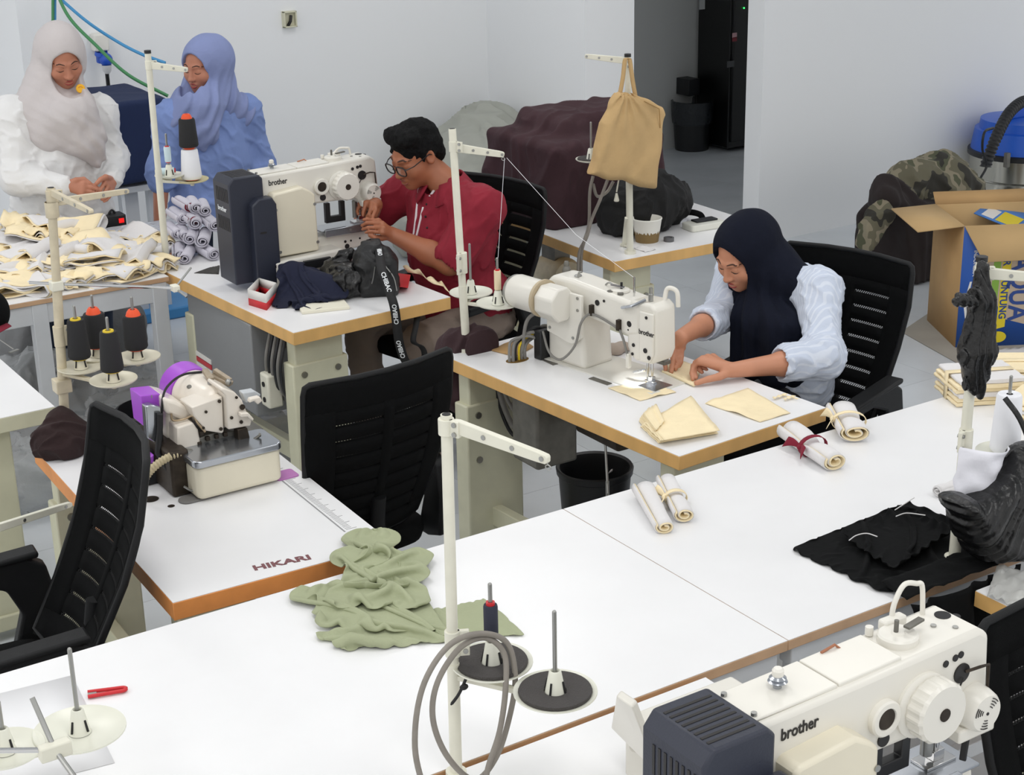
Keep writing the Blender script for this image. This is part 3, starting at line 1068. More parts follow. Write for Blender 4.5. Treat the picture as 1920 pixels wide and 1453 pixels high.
    c = pt(-0.158, 0, 0.345)
    for (r, d) in prof:
        q = []
        for i in range(n):
            a = 2 * math.pi * i / n
            rr = r + (0.0022 if (i // 2) % 2 == 0 and 0.01 < d < 0.044 else 0)
            q.append(c + Vector((math.cos(a) * rr, -d, math.sin(a) * rr)))
        ring.append(q)
    wheel.loft(ring, cap=False)
    wh = wheel.build('pulse_dial', M_MACH, t, smooth=14, fix=True)
    MB().cyl(c + Vector((0, -0.046, 0)), c + Vector((0, -0.0485, 0)), 0.0115, n=16).build('dial_plug', M_BROWNM, wh)
    r2 = MB().lathe([(0.032, 0.0), (0.032, 0.010), (0.029, 0.013), (0.020, 0.013), (0.018, 0.008)], pt(-0.252, 0, 0.352), 32, axis=(0, -1, 0)).build('ring_cap', M_MACH, t, smooth=40)
    MB().lathe([(0.0, 0.011), (0.018, 0.011), (0.018, 0.004)], pt(-0.252, 0, 0.352), 24, axis=(0, -1, 0)).build('ring_plug', M_BROWNM, r2)
    MB().cyl(pt(-0.247, 0.001, 0.308), pt(-0.247, -0.003, 0.308), 0.0125, n=18).build('side_plug', M_INK, t)
    for (x, z) in ((-0.112, 0.402), (-0.090, 0.406), (-0.077, 0.408)):
        MB().cyl(pt(x, 0.001, z), pt(x, -0.002, z), 0.0062, n=14).build('side_plug', M_INK, t)
    MB().cyl(pt(-0.072, 0.001, 0.372), pt(-0.072, -0.003, 0.372), 0.018, n=20).build('tension_hole', M_INK, t)
    # thread take-up lever and tension wires
    MB().tube([pt(-0.066, -0.004, 0.374), pt(-0.045, -0.016, 0.382), pt(-0.022, -0.014, 0.378), pt(-0.018, -0.012, 0.33)], 0.0028, 8).build('take_up_lever', M_BROWNM, t)
    MB().tube(smooth_path([pt(-0.072, -0.006, 0.365), pt(-0.09, -0.01, 0.345), pt(-0.1, -0.01, 0.325)], 5), 0.0016, 6).build('tension_wire', M_INK, t)
    # round head cap
    cc = pt(-0.042, 0, 0.302)
    hc = MB().lathe([(0.040, -0.004), (0.040, 0.012), (0.036, 0.030), (0.032, 0.036), (0.0, 0.037)], cc, 36, axis=(0, -1, 0)).build('head_cap', M_MACH, t, smooth=35)
    for r in (0.013, 0.018, 0.023, 0.028):
        for a0 in (0.6, 2.5, 4.2):
            pts = [cc + Vector((math.cos(a0 + k * 0.12) * r, -0.0372, math.sin(a0 + k * 0.12) * r)) for k in range(6)]
            MB().tube(pts, 0.0009, 5).build('vent_slot', M_INK, hc)
    MB().cyl(cc + Vector((0, -0.036, 0)), cc + Vector((0, -0.038, 0)), 0.003, n=10).build('cap_screw', M_INK, hc)
    MB().bx(-0.088, -0.002, -0.022, 0.01, 0.250, 0.275, T).build('thread_guide', M_MACH, t, bevel=0.004)
    # bobbin winder and thread handle on top
    bw = MB().lathe([(0.034, 0.432), (0.034, 0.447), (0.031, 0.450), (0.012, 0.450), (0.010, 0.454), (0.0, 0.454)], pt(-0.165, 0.058, 0.0), 32).build('bobbin_winder', M_MACH, t, smooth=40)
    MB().cyl(pt(-0.17, 0.058, 0.45), pt(-0.17, 0.058, 0.475), 0.004, n=10).build('winder_spindle', M_GREYM, bw)
    MB().beam(pt(-0.155, 0.05, 0.460), pt(-0.115, 0.055, 0.462), 0.012, 0.004).build('winder_lever', M_GREYM, bw)
    MB().bx(-0.165, -0.115, 0.085, 0.105, 0.436, 0.456, T).build('winder_bracket', M_MACH, bw, bevel=0.004)
    hz = 1.0 if tall else 0.42
    hd = [pt(-0.138, 0.100, 0.445), pt(-0.132, 0.100, 0.440 + 0.038 * hz), pt(-0.112, 0.1, 0.440 + 0.065 * hz), pt(-0.085, 0.098, 0.440 + 0.06 * hz), pt(-0.073, 0.096, 0.440 + 0.052 * hz), pt(-0.068, 0.095, 0.437)]
    MB().tube(smooth_path(hd, 6), 0.0046, 10).build('thread_handle', M_MACH, t, smooth=60)
    MB().cyl(pt(-0.19, 0.098, 0.437), pt(-0.19, 0.098, 0.452), 0.007, n=10).build('eyelet_post', M_MACH, t)
    MB().tube([pt(-0.30, 0.095, 0.440), pt(-0.27, 0.095, 0.445), pt(-0.262, 0.09, 0.437)], 0.0025, 6).build('thread_hook', mat('copper_clip', (176, 120, 92), 0.4, 0.6), t)
    tp = MB().lathe([(0.007, 0.434), (0.007, 0.440), (0.011, 0.444), (0.016, 0.447), (0.011, 0.450), (0.014, 0.453), (0.009, 0.456), (0.009, 0.466), (0.006, 0.469), (0.0, 0.469)], pt(-0.425, 0.06, 0.0), 20).build('tension_post', M_PLATE, t, smooth=40)
    MB().lathe([(0.0092, 0.457), (0.0095, 0.466), (0.0065, 0.470), (0.0, 0.470)], pt(-0.425, 0.06, 0.0), 16).build('tension_knob', M_MACH, tp)
    # motor cover with louvres
    mc = MB().prism([(-0.645, 0.030), (-0.645, 0.415), (-0.625, 0.440), (-0.520, 0.440), (-0.505, 0.425), (-0.505, 0.030)], 0.148, XZ, -0.028).build('motor_cover', M_NAVYC, t, bevel=0.006, seg=3, fix=True)
    for k in range(8):
        y = -0.010 + k * 0.0145
        MB().bx(-0.622, -0.530, y, y + 0.006, 0.4385, 0.4412, T).build('louvre', M_INK, mc, bevel=0.0008)
    for row in range(2):
        for k in range(8):
            y = -0.012 + k * 0.014
            z0 = 0.345 if row == 0 else 0.235
            MB().bx(-0.6462, -0.644, y, y + 0.006, z0, z0 + 0.052, T).build('louvre', M_INK, mc)
    MB().prism([(-0.575, 0.02), (-0.575, 0.335), (-0.545, 0.358), (-0.492, 0.358), (-0.475, 0.330), (-0.475, 0.02)], 0.05, XZ, -0.072).build('control_cover', M_NAVYC, t, bevel=0.006, seg=3, fix=True)
    MB().bx(-0.55, -0.525, -0.0735, -0.07, 0.225, 0.232, T).build('latch_slot', M_INK, t)
    MB().cyl(pt(-0.495, -0.0735, 0.09), pt(-0.495, -0.070, 0.09), 0.006, n=10).build('cover_screw', M_INK, t)
    # dark bracket at the base
    MB().bx(-0.385, -0.27, -0.088, -0.074, 0.060, 0.094, T).bx(-0.285, -0.27, -0.088, -0.074, 0.01, 0.06, T).build('side_bracket', M_BLACKP, t, bevel=0.002)
    # lettering
    text('lettering', 'brother', 0.030, basis(pt(-0.432, -0.0012, 0.395), (1, 0, 0), (0, 0, 1)), M_INK, t, bold=0.0005, sx=0.82)
    if back_logo:
        text('rear_lettering', 'brother', 0.026, basis(pt(-0.6462, 0.046, 0.315), (0, -1, 0), (0, 0, 1)), M_WHITEINK, t, bold=0.0005, sx=0.95)
    return t


bartack('bar-tacking machine with dark motor cover, operated by the man in red', 2.985, 5.575, TOP, 'bar-tacking machines', tall=False)
bartack('large bar-tacking machine in the lower right foreground', 1.968, 1.590, TOP, 'bar-tacking machines')

# foreground machine table (white, seen at the bottom edge) and its rear tray
FT = thing('sewing_table', 'white sewing table under the foreground bar-tacking machine', 'table', (1.62, 1.72, 0), 'sewing tables')
table_top(FT, -0.66, 0.34, -0.36, 0.595, TOP, M_EDGE, 0.045)
_M = world_of(FT)
for yy in (-0.30, 0.30):
    MB().bx(-0.2, 0.0, yy - 0.03, yy + 0.03, 0, TOP - 0.045, _M).build('leg', M_LEG, FT, bevel=0.005)
pn = thing('slanted_tray', 'white slanted plastic tray end behind the foreground motor cover', 'tray', atz(1215, 1400, TOP))
p4 = [atz(1155, 1305, 1.06), atz(1185, 1325, 1.06), atz(1235, 1455, 0.90), atz(1145, 1365, 0.90)]
MB().loft([[p, p + Vector((0.02, 0.012, 0.0))] for p in p4] + [[p4[0], p4[0] + Vector((0.02, 0.012, 0))]], cap=False, closed=True).add(p4 + [p + Vector((0.02, 0.012, 0)) for p in p4], [(0, 1, 2, 3), (7, 6, 5, 4)]).build('panel', M_MACH, pn, bevel=0.004, fix=True)
MB().cyl(atz(1190, 1400, 0.90), atz(1190, 1400, TOP), 0.010, n=12).build('panel_post', M_MACH, pn)
jb = thing('junction_box', 'white box behind the foreground machine, with a small grey screw', 'box', (1.66, 2.05, TOP))
MB().bx(1.60, 1.86, 1.90, 2.12, TOP, TOP + 0.13).build('box_body', M_MACH, jb, bevel=0.006)
MB().cyl((1.655, 2.02, TOP + 0.13), (1.655, 2.02, TOP + 0.133), 0.007, n=12).build('screw', M_STEEL, jb)

# ---- lockstitch machine of the woman (local x runs to the needle, -y is the viewer's side)
LKZ = TOP + 0.005
LK = thing('sewing_machine', 'white flatbed sewing machine with round rear motor, used by the woman in navy headscarf', 'sewing machine', (2.98, 3.818, LKZ), None, math.radians(-81))
_L = world_of(LK)
_LXZ = _L @ Matrix(((1, 0, 0, 0), (0, 0, 1, 0), (0, 1, 0, 0), (0, 0, 0, 1)))


def lk(x, y, z):
    return _L @ Vector((x, y, z))


MB().bx(-0.42, 0.085, -0.085, 0.10, -0.002, 0.004, _L).build('bed', mat('bed_enamel', (218, 216, 208), 0.3), LK, bevel=0.002)
MB().bx(0.0, 0.075, -0.06, 0.02, 0.004, 0.0055, _L).build('needle_plate', M_PLATE, LK)
MB().prism([(-0.40, 0.0), (-0.40, 0.20), (-0.245, 0.20), (-0.232, 0.03), (-0.225, 0.0)], 0.138, _LXZ, -0.07).build('column', M_MACH, LK, bevel=0.016, seg=4, fix=True)
_arm = MB().prism([(-0.43, 0.155), (-0.43, 0.252), (-0.395, 0.285), (-0.30, 0.287), (0.0, 0.262), (0.0, 0.165), (-0.06, 0.150), (-0.13, 0.165), (-0.235, 0.175), (-0.26, 0.155)], 0.100, _LXZ, -0.052).build('arm', M_MACH, LK, bevel=0.014, seg=4, fix=True)
MB().prism([(-0.058, 0.12), (-0.060, 0.258), (-0.040, 0.272), (0.040, 0.276), (0.062, 0.262), (0.066, 0.120), (0.05, 0.082), (-0.02, 0.080), (-0.045, 0.092)], 0.094, _LXZ, -0.050).build('head', M_MACH, LK, bevel=0.010, seg=4, fix=True)
MB().prism([(0.004, 0.10), (0.004, 0.250), (0.060, 0.250), (0.062, 0.118), (0.045, 0.09), (0.012, 0.088)], 0.010, _LXZ, -0.060).build('face_plate', M_MACH, LK, bevel=0.004, seg=3, fix=True)
MB().prism([(-0.385, 0.105), (-0.385, 0.255), (-0.225, 0.255), (-0.225, 0.115), (-0.265, 0.085), (-0.285, 0.085)], 0.012, _LXZ, -0.086).build('motor_bracket', M_MACH, LK, bevel=0.002, fix=True)
_m = MB().lathe([(0.0, 0.0), (0.046, 0.0), (0.052, 0.006), (0.056, 0.02), (0.056, 0.135), (0.0, 0.136)], lk(-0.505, -0.115, 0.225), 36, axis=LK.matrix_basis.to_3x3() @ Vector((1, 0, 0))).build('motor', M_MACH, LK, smooth=40)
MB().lathe([(0.0485, -0.004), (0.053, 0.004), (0.053, 0.010), (0.03, 0.0)], lk(-0.508, -0.115, 0.225), 32, axis=LK.matrix_basis.to_3x3() @ Vector((1, 0, 0))).build('motor_rim', M_STEEL, _m, smooth=40)
MB().lathe([(0.0, 0.0), (0.062, 0.0), (0.062, 0.010), (0.0, 0.010)], lk(-0.372, -0.115, 0.225), 36, axis=LK.matrix_basis.to_3x3() @ Vector((1, 0, 0))).build('motor_flange', mat('tan_flange', (190, 174, 146), 0.5), _m)
_oct = [(math.cos(math.pi / 8 + k * math.pi / 4) * 0.056, math.sin(math.pi / 8 + k * math.pi / 4) * 0.060) for k in range(8)]
MB().prism(_oct, 0.085, _L @ Matrix(((0, 0, 1, -0.362), (1, 0, 0, -0.113), (0, 1, 0, 0.220), (0, 0, 0, 1)))).build('motor_cap', M_MACH, LK, bevel=0.006, seg=3, fix=True)
for (x, z) in ((-0.24, 0.245), (-0.24, 0.205), (-0.262, 0.108), (-0.37, 0.12)):
    MB().cyl(lk(x, -0.086, z), lk(x, -0.089, z), 0.005, n=10).build('bracket_screw', M_STEEL, LK)
for (x, y, z, r) in ((-0.185, -0.0525, 0.235, 0.0095), (-0.155, -0.0525, 0.247, 0.0045), (-0.046, -0.0505, 0.195, 0.010), (-0.028, -0.0505, 0.13, 0.006), (-0.05, -0.0505, 0.175, 0.003), (0.035, -0.0605, 0.235, 0.005), (0.032, -0.0605, 0.128, 0.008), (0.048, -0.0605, 0.108, 0.007), (-0.032, -0.0505, 0.1, 0.005)):
    MB().cyl(lk(x, y, z), lk(x, y - 0.002, z), r, n=14).build('cover_plug', M_INK, LK)
MB().cyl(lk(-0.004, -0.01, 0.005), lk(-0.004, -0.01, 0.085), 0.0042, n=10).build('needle_bar', M_CHROME, LK)
MB().cyl(lk(0.014, -0.01, 0.012), lk(0.014, -0.01, 0.09), 0.0048, n=10).build('presser_bar', M_CHROME, LK)
MB().bx(-0.012, 0.028, -0.018, -0.002, 0.005, 0.011, _L).bx(0.004, 0.022, -0.018, -0.002, 0.011, 0.026, _L).build('presser_foot', M_CHROME, LK, bevel=0.001)
MB().tube([lk(-0.045, -0.03, 0.03), lk(-0.02, -0.03, 0.04), lk(-0.005, -0.02, 0.045)], 0.005, 8).build('work_lamp', M_CHROME, LK)
MB().tube([lk(-0.07, -0.06, 0.245), lk(-0.02, -0.065, 0.262), lk(0.012, -0.04, 0.283)], 0.005, 8).build('thread_tensioner', M_PLATE, LK)
MB().lathe([(0.008, 0.0), (0.008, 0.022), (0.006, 0.024), (0.0065, 0.042), (0.0, 0.042)], lk(0.015, -0.02, 0.276), 14).build('pressure_screw', M_STEEL, LK)
MB().tube(smooth_path([lk(0.035, 0.02, 0.270), lk(0.035, 0.03, 0.305), lk(0.05, 0.036, 0.312), lk(0.068, 0.042, 0.30), lk(0.070, 0.045, 0.255)], 6), 0.0075, 10).build('finger_guard', M_MACH, LK, smooth=60)
MB().cyl(lk(-0.075, 0.0, 0.268), lk(-0.075, 0.0, 0.330), 0.0032, n=8).build('thread_pin', M_CHROME, LK)
_bw = MB().lathe([(0.030, 0.0), (0.030, 0.007), (0.016, 0.010), (0.0, 0.010)], lk(-0.135, 0.0, 0.272), 24, ).build('bobbin_winder', M_MACH, LK, smooth=40)
MB().cyl(lk(-0.13, 0.0, 0.28), lk(-0.13, 0.0, 0.302), 0.004, n=8).build('winder_spindle', M_DARK, _bw)
MB().beam(lk(-0.165, -0.01, 0.290), lk(-0.12, 0.0, 0.288), 0.010, 0.004).build('winder_lever', M_PLATE, _bw)
for (x, y) in ((-0.15, -0.03), (-0.11, -0.025)):
    MB().cyl(lk(x, y, 0.268), lk(x, y, 0.277), 0.010, n=12).build('winder_knob', M_GREYM, _bw)
MB().tube(smooth_path([lk(-0.20, 0.0, 0.28), lk(-0.185, 0.0, 0.29), lk(-0.17, 0.005, 0.283)], 4), 0.003, 6).build('thread_clip', M_STEEL, LK)
MB().lathe([(0.013, 0.0), (0.015, 0.006), (0.012, 0.018), (0.008, 0.024), (0.0095, 0.03), (0.007, 0.04), (0.0, 0.041)], lk(-0.40, 0.02, 0.275), 16).build('tension_post', M_GREYM, LK, smooth=40)
MB().tube([lk(-0.305, -0.02, 0.285), lk(-0.30, -0.02, 0.305), lk(-0.29, -0.018, 0.308)], 0.004, 8).ball(lk(-0.315, -0.01, 0.289), (0.014, 0.01, 0.006)).build('thread_hook', M_STEEL, LK)
M_CABLE = mat('grey_cable', (128, 126, 122), 0.6)
MB().tube(smooth_path([lk(-0.40, -0.09, 0.10), lk(-0.36, -0.10, 0.04), lk(-0.30, -0.105, 0.03), lk(-0.24, -0.10, 0.09), lk(-0.22, -0.09, 0.17), lk(-0.20, -0.06, 0.195), lk(-0.10, -0.058, 0.175), lk(-0.07, -0.06, 0.155), lk(-0.045, -0.058, 0.09)], 6), 0.0042, 8).build('side_cable', M_CABLE, LK, smooth=60)
for (x, z) in ((-0.205, 0.205), (-0.085, 0.182)):
    MB().bx(x - 0.006, x + 0.006, -0.066, -0.05, z - 0.015, z + 0.02, _L).build('cable_clip', M_BROWNM, LK, bevel=0.001)
MB().bx(-0.052, -0.038, -0.062, -0.048, 0.052, 0.10, _L).build('wiper_bracket', M_MACH, LK, bevel=0.002)
_kl = MB().tube(smooth_path([lk(-0.05, 0.045, 0.09), lk(-0.09, 0.06, 0.085), lk(-0.115, 0.07, 0.06), lk(-0.10, 0.075, 0.035)], 6), 0.006, 8).build('knee_lifter', M_BROWNM, LK, smooth=60)
MB().bx(-0.09, 0.03, 0.03, 0.06, 0.055, 0.068, _L).build('lifter_plate', M_GREYM, _kl, bevel=0.002)
text('lettering', 'brother', 0.023, basis(lk(0.036, -0.0612, 0.185), _L.to_3x3() @ Vector((1, 0, 0)), (0, 0, 1)), M_INK, LK, bold=0.0003, sx=0.9)
MB().bx(-0.435, -0.40, -0.10, -0.04, 0.0, 0.10, _L).build('terminal_box', M_BLACKP, LK, bevel=0.004)
_ll = bpy.data.lights.new('work_lamp_light', 'SPOT')
_ll.energy, _ll.spot_size, _ll.shadow_soft_size, _ll.color = 1.1, math.radians(95), 0.008, (0.95, 0.97, 1.0)
_lo = bpy.data.objects.new('work_lamp_light', _ll)
_lo.location = lk(-0.005, -0.03, 0.078)
_lo.rotation_euler = (0.25, -0.05, 0)
COL.objects.link(_lo)
# bed slots and table hole
for nm, (u0, v0, u1, v1) in (('a', (1018, 673, 1042, 684)), ('b', (1108, 709, 1143, 721))):
    p0, p1 = atz(u0, v0, LKZ), atz(u1, v1, LKZ)
    MB().beam(p0 + Vector((0, 0, 0.0012)), p1 + Vector((0, 0, 0.0012)), 0.022, 0.0025).build('slide_plate', M_GREYM, WOM)


tag(MB().tube([aty(950, 296, 4.44), aty(1080, 440, 4.2), lk(-0.075, 0.0, 0.328)], 0.0007, 5).build('thread_strand', M_WHTHREAD, None), 'slack pale thread slanting from the guide arm to the white machine', 'thread')
# ---- overlock machine on the printed table
OV = thing('overlock_machine', 'white and purple overlock sewing machine with steel-topped cream base', 'sewing machine', atz(400, 900, TOP), None, math.radians(-2.0))
_O = Matrix.Translation(Vector((OV.location.x, OV.location.y, TOP))) @ Matrix.Rotation(math.radians(-2.0), 4, 'Z')
M_PURPLE = mat('purple_enamel', (168, 82, 208), 0.35, var=0.04)
M_OVW = mat('overlock_white_enamel', (232, 224, 212), 0.22, var=0.02)


def yprism(poly, y, depth, dirv=(0, 1, 0)):
    """solid whose front outline lies in the vertical plane y and runs back by depth"""
    fr = [aty(u, v, y) for (u, v) in poly]
    bk = [p + Vector(dirv) * depth for p in fr]
    n = len(fr)
    return MB().add(fr + bk, [tuple(range(n)), tuple(range(2 * n - 1, n - 1, -1))] + [(i, n + i, n + (i + 1) % n, (i + 1) % n) for i in range(n)])


def rrect(x0, x1, y0, y1, r, n=5):
    out = []
    for (cx, cy, a0) in ((x1 - r, y1 - r, 0), (x0 + r, y1 - r, 90), (x0 + r, y0 + r, 180), (x1 - r, y0 + r, 270)):
        for k in range(n + 1):
            a = math.radians(a0 + 90 * k / n)
            out.append((cx + r * math.cos(a), cy + r * math.sin(a)))
    return out


TZ = Matrix.Translation((0, 0, 0))
MB().prism(rrect(1.443, 1.690, 3.788, 3.915, 0.02), 0.092, Matrix.Translation((0, 0, TOP + 0.006))).build('oil_pan', M_MACHY, OV, bevel=0.012, seg=4, fix=True)
MB().prism(rrect(1.438, 1.695, 3.783, 3.92, 0.022), 0.020, Matrix.Translation((0, 0, TOP + 0.098))).build('cloth_plate', M_PLATE, OV, bevel=0.004, seg=3, fix=True)
MB().prism(rrect(1.40, 1.52, 3.80, 3.85, 0.024), 0.006, Matrix.Translation((0, 0, TOP))).build('rubber_foot', mat('grey_rubber', (118, 116, 114), 0.7), OV, bevel=0.002)
MB().prism(rrect(1.68, 1.745, 3.80, 3.86, 0.01), 0.003, Matrix.Translation((0, 0, TOP))).build('purple_sticker', mat('mauve_label', (188, 118, 186), 0.5), OV)
# frame castings
MB().bx(1.44, 1.70, 3.915, 4.12, TOP + 0.01, TOP + 0.115).build('machine_frame', M_GREYM, OV, bevel=0.006)
MB().bx(1.40, 1.455, 3.86, 4.12, TOP + 0.0, TOP + 0.13).build('side_casting', M_BROWNM, OV, bevel=0.008)
MB().bx(1.365, 1.43, 3.98, 4.10, TOP + 0.0, TOP + 0.10).build('drive_housing', M_DARK, OV, bevel=0.008)
yprism([(333, 802), (362, 792), (372, 806), (378, 838), (350, 846), (334, 842)], 3.905, 0.10).build('looper_cover', M_OVW, OV, bevel=0.005, seg=3, fix=True)
yprism([(312, 772), (336, 770), (364, 790), (366, 836), (336, 842), (312, 820)], 3.965, 0.11).build('body_casting', M_OVW, OV, bevel=0.010, seg=3, fix=True)
yprism([(309, 747), (330, 752), (360, 768), (362, 782), (340, 788), (311, 776)], 3.945, 0.14).build('rear_arm_block', M_OVW, OV, bevel=0.010, seg=3, fix=True)
# barrel
b1 = aty(412, 770, 3.93)
b0 = Vector((b1.x - 0.012, 4.17, b1.z + 0.01))
bd = (b0 - b1)
MB().lathe([(0.0, -0.002), (0.054, 0.0), (0.062, 0.01), (0.066, 0.05), (0.066, bd.length * 0.68), (0.0, bd.length * 0.68)], b1, 40, axis=bd).build('arm_barrel', M_OVW, OV, smooth=40)
MB().lathe([(0.0, bd.length * 0.68), (0.070, bd.length * 0.68), (0.070, bd.length * 0.98), (0.064, bd.length), (0.0, bd.length)], b1, 40, axis=bd).build('belt_cover', M_PURPLE, OV, smooth=40)
for (u, v) in ((362, 725), (384, 732)):
    q = aty(u, v, 4.02)
    q.z -= 0.002
    MB().ball(q + (q - b1.lerp(b0, 0.4)).normalized() * 0.004, (0.016, 0.016, 0.006)).build('oil_cap', M_GREYM, OV)
# front covers with screws
yprism([(359, 764), (417, 743), (420, 809), (417, 813), (386, 808), (364, 780)], 3.895, 0.085).build('front_cover', M_OVW, OV, bevel=0.006, seg=3, fix=True)
yprism([(424, 742), (415, 732), (418, 727), (440, 735), (454, 750), (463, 772), (472, 790), (470, 799), (428, 806)], 3.875, 0.10).build('needle_cover', M_OVW, OV, bevel=0.006, seg=3, fix=True)
for (u, v, y, r) in ((386, 772, 3.893, 0.004), (411, 752, 3.893, 0.005), (381, 802, 3.893, 0.004), (414, 804, 3.893, 0.005), (443, 745, 3.873, 0.004), (454, 763, 3.873, 0.008), (434, 783, 3.873, 0.0045), (450, 777, 3.873, 0.004), (452, 791, 3.873, 0.005)):
    p = aty(u, v, y)
    MB().cyl(p, p - Vector((0, 0.003, 0)), r, n=12).build('cover_screw', M_BROWNM, OV)
yprism([(452, 775), (466, 774), (477, 786), (474, 790), (464, 782), (452, 783)], 3.85, 0.02).build('guard_lever', M_OVW, OV, bevel=0.003, seg=2, fix=True)
yprism([(455, 737), (478, 733), (490, 740), (483, 749), (462, 756)], 3.90, 0.03).build('clear_guard', mat('clear_plastic', (215, 220, 224), 0.15, alpha=0.75), OV, bevel=0.003, fix=True)
yprism([(470, 748), (488, 744), (493, 752), (484, 759), (478, 752), (468, 756)], 3.86, 0.02).build('tension_lever', M_OVW, OV, bevel=0.003, fix=True)
# thread guides behind the head
for k, (u0, v0, u1, v1, w) in enumerate(((384, 694, 396, 712, 0.018), (396, 703, 434, 720, 0.022), (402, 694, 432, 714, 0.014), (404, 712, 412, 738, 0.012))):
    MB().beam(aty(u0, v0, 4.03), aty(u1, v1, 3.98), w, 0.012).build('thread_guide', mat('beige_casting', (172, 158, 138), 0.45, 0.3, var=0.15, vscale=40), OV, bevel=0.002)
for (u, v) in ((395, 718), (408, 723), (428, 716)):
    MB().ball(aty(u, v, 3.97), 0.009).build('tension_disc', M_STEEL, OV)
# purple box, grey connector, cable
yprism([(263, 742), (300, 738), (305, 752), (305, 800), (270, 800)], 3.99, 0.08).build('rear_box', M_PURPLE, OV, bevel=0.003, fix=True)
yprism([(276, 860), (289, 852), (289, 868), (276, 872)], 3.93, 0.03).build('purple_foot', M_PURPLE, OV, bevel=0.003, fix=True)
yprism([(273, 762), (284, 759), (302, 764), (302, 824), (290, 830), (277, 822)], 3.95, 0.03).build('connector_block', M_PLATE, OV, bevel=0.003, fix=True)
p = aty(282, 744, 4.0)
MB().cyl(p, p + Vector((0, 0, 0.008)), 0.011, n=6).build('hex_nut', M_STEEL, OV)
MB().tube(smooth_path([aty(304, 830, 3.96), aty(303, 790, 3.96), aty(306, 742, 3.97), aty(320, 718, 4.02), aty(345, 702, 4.06), aty(380, 697, 4.06)], 6), 0.0035, 8).build('lamp_cable', M_DARK, OV, smooth=60)
MB().tube([aty(300, 776, 3.94), aty(300, 800, 3.94), aty(296, 850, 3.93), aty(316, 880, 3.9)], 0.009, 8).build('wire_bundle', M_DARK, OV, smooth=60)
MB().tube(smooth_path([aty(321, 775, 3.94), aty(324, 788, 3.935), aty(345, 786, 3.93), aty(362, 780, 3.92), aty(372, 795, 3.90), aty(385, 810, 3.89)], 5), 0.003, 6).build('oil_pipe', mat('brass_pipe', (178, 158, 130), 0.35, 0.6), OV, smooth=60)
# needle clamp, looper area
yprism([(372, 822), (400, 812), (440, 808), (462, 806), (470, 818), (440, 832), (380, 840), (366, 838)], 3.91, 0.04).build('looper_bracket', M_GREYM, OV, bevel=0.003, fix=True)
yprism([(446, 806), (464, 802), (470, 826), (448, 832)], 3.87, 0.03).build('presser_foot', M_BROWNM, OV, bevel=0.002, fix=True)
MB().tube([aty(470, 828, 3.86), aty(488, 816, 3.85), aty(487, 814, 3.84)], 0.004, 6).build('chip_guard', M_GREYM, OV)
for (u, v) in ((378, 812), (389, 822), (406, 818), (422, 814), (374, 832)):
    MB().box(aty(u, v, 3.905), (0.012, 0.012, 0.012)).build('adjuster_screw', M_BROWNM, OV, bevel=0.002)
MB().tube(smooth_path([aty(355, 858, 3.86), aty(366, 872, 3.85), aty(368, 900, 3.84), aty(362, 920, 3.83), aty(345, 912, 3.85)], 5), 0.0035, 6).build('pull_chain', M_STEEL, OV, smooth=60)

# ribbed suction hose
M_RIB = mat('cream_ribbed_hose', (196, 182, 148), 0.5, var=0.15, vscale=30)


def ribbed(name, pts, r, parent, n_r, m=M_RIB):
    pth = smooth_path(pts, 24)
    # resample evenly
    L = [0]
    for i in range(1, len(pth)):
        L.append(L[-1] + (pth[i] - pth[i - 1]).length)
    N = n_r * 4
    out, rs = [], []
    j = 0
    for k in range(N + 1):
        s = L[-1] * k / N
        while j < len(L) - 2 and L[j + 1] < s:
            j += 1
        t = (s - L[j]) / max(1e-9, L[j + 1] - L[j])
        out.append(pth[j].lerp(pth[j + 1], t))
        rs.append(r * (1.12 if k % 4 in (0, 1) else 0.92))
    return MB().tube(out, rs, 14).build(name, m, parent, smooth=60)


sh = thing('suction_hose', 'cream ribbed suction hose curving from the overlock into the table hole', 'hose', atz(285, 935, TOP))
ribbed('hose_tube', [aty(352, 850, 3.875), aty(325, 854, 3.87), aty(298, 868, 3.875), aty(276, 890, 3.885), aty(266, 915, 3.89), aty(268, 938, 3.89)], 0.0105, sh, 24)
MB().cyl(aty(346, 849, 3.875), aty(356, 850, 3.88), 0.014, n=14).build('hose_collar', M_STEEL, sh)
sh2 = thing('suction_hose', 'thick beige ribbed hose hanging below the printed overlock table', 'hose', (1.22, 3.36, 0.4))
ribbed('hose_tube', [Vector((1.325, 3.42, 0.70)), Vector((1.325, 3.40, 0.60)), Vector((1.335, 3.38, 0.5)), Vector((1.34, 3.37, 0.36))], 0.021, sh2, 16, mat('beige_ribbed_hose', (176, 162, 128), 0.55, var=0.15, vscale=30))
# holes, marks and printing on the table
for (u, v, r) in ((283, 936, 0.021), (321, 949, 0.0095)):
    p = atz(u, v, TOP)
    MB().lathe([(r, 0.0004), (r * 1.02, 0.0008), (r * 0.9, 0.0008), (r * 0.86, 0.0002), (0, 0.0002)], p, 24).build('cable_hole', M_BROWNM, HIK)
M_MAROONINK = mat('maroon_ink', (122, 74, 78), 0.5)
h0, h1 = atz(474, 1066, TOP + 0.0008), atz(583, 1044, TOP + 0.0008)
text('printed_name', 'HIKARI', 0.038, basis((h0 + h1) / 2, h1 - h0, Vector((0, 1, 0))), M_MAROONINK, HIK, bold=0.0012, sx=1.22)
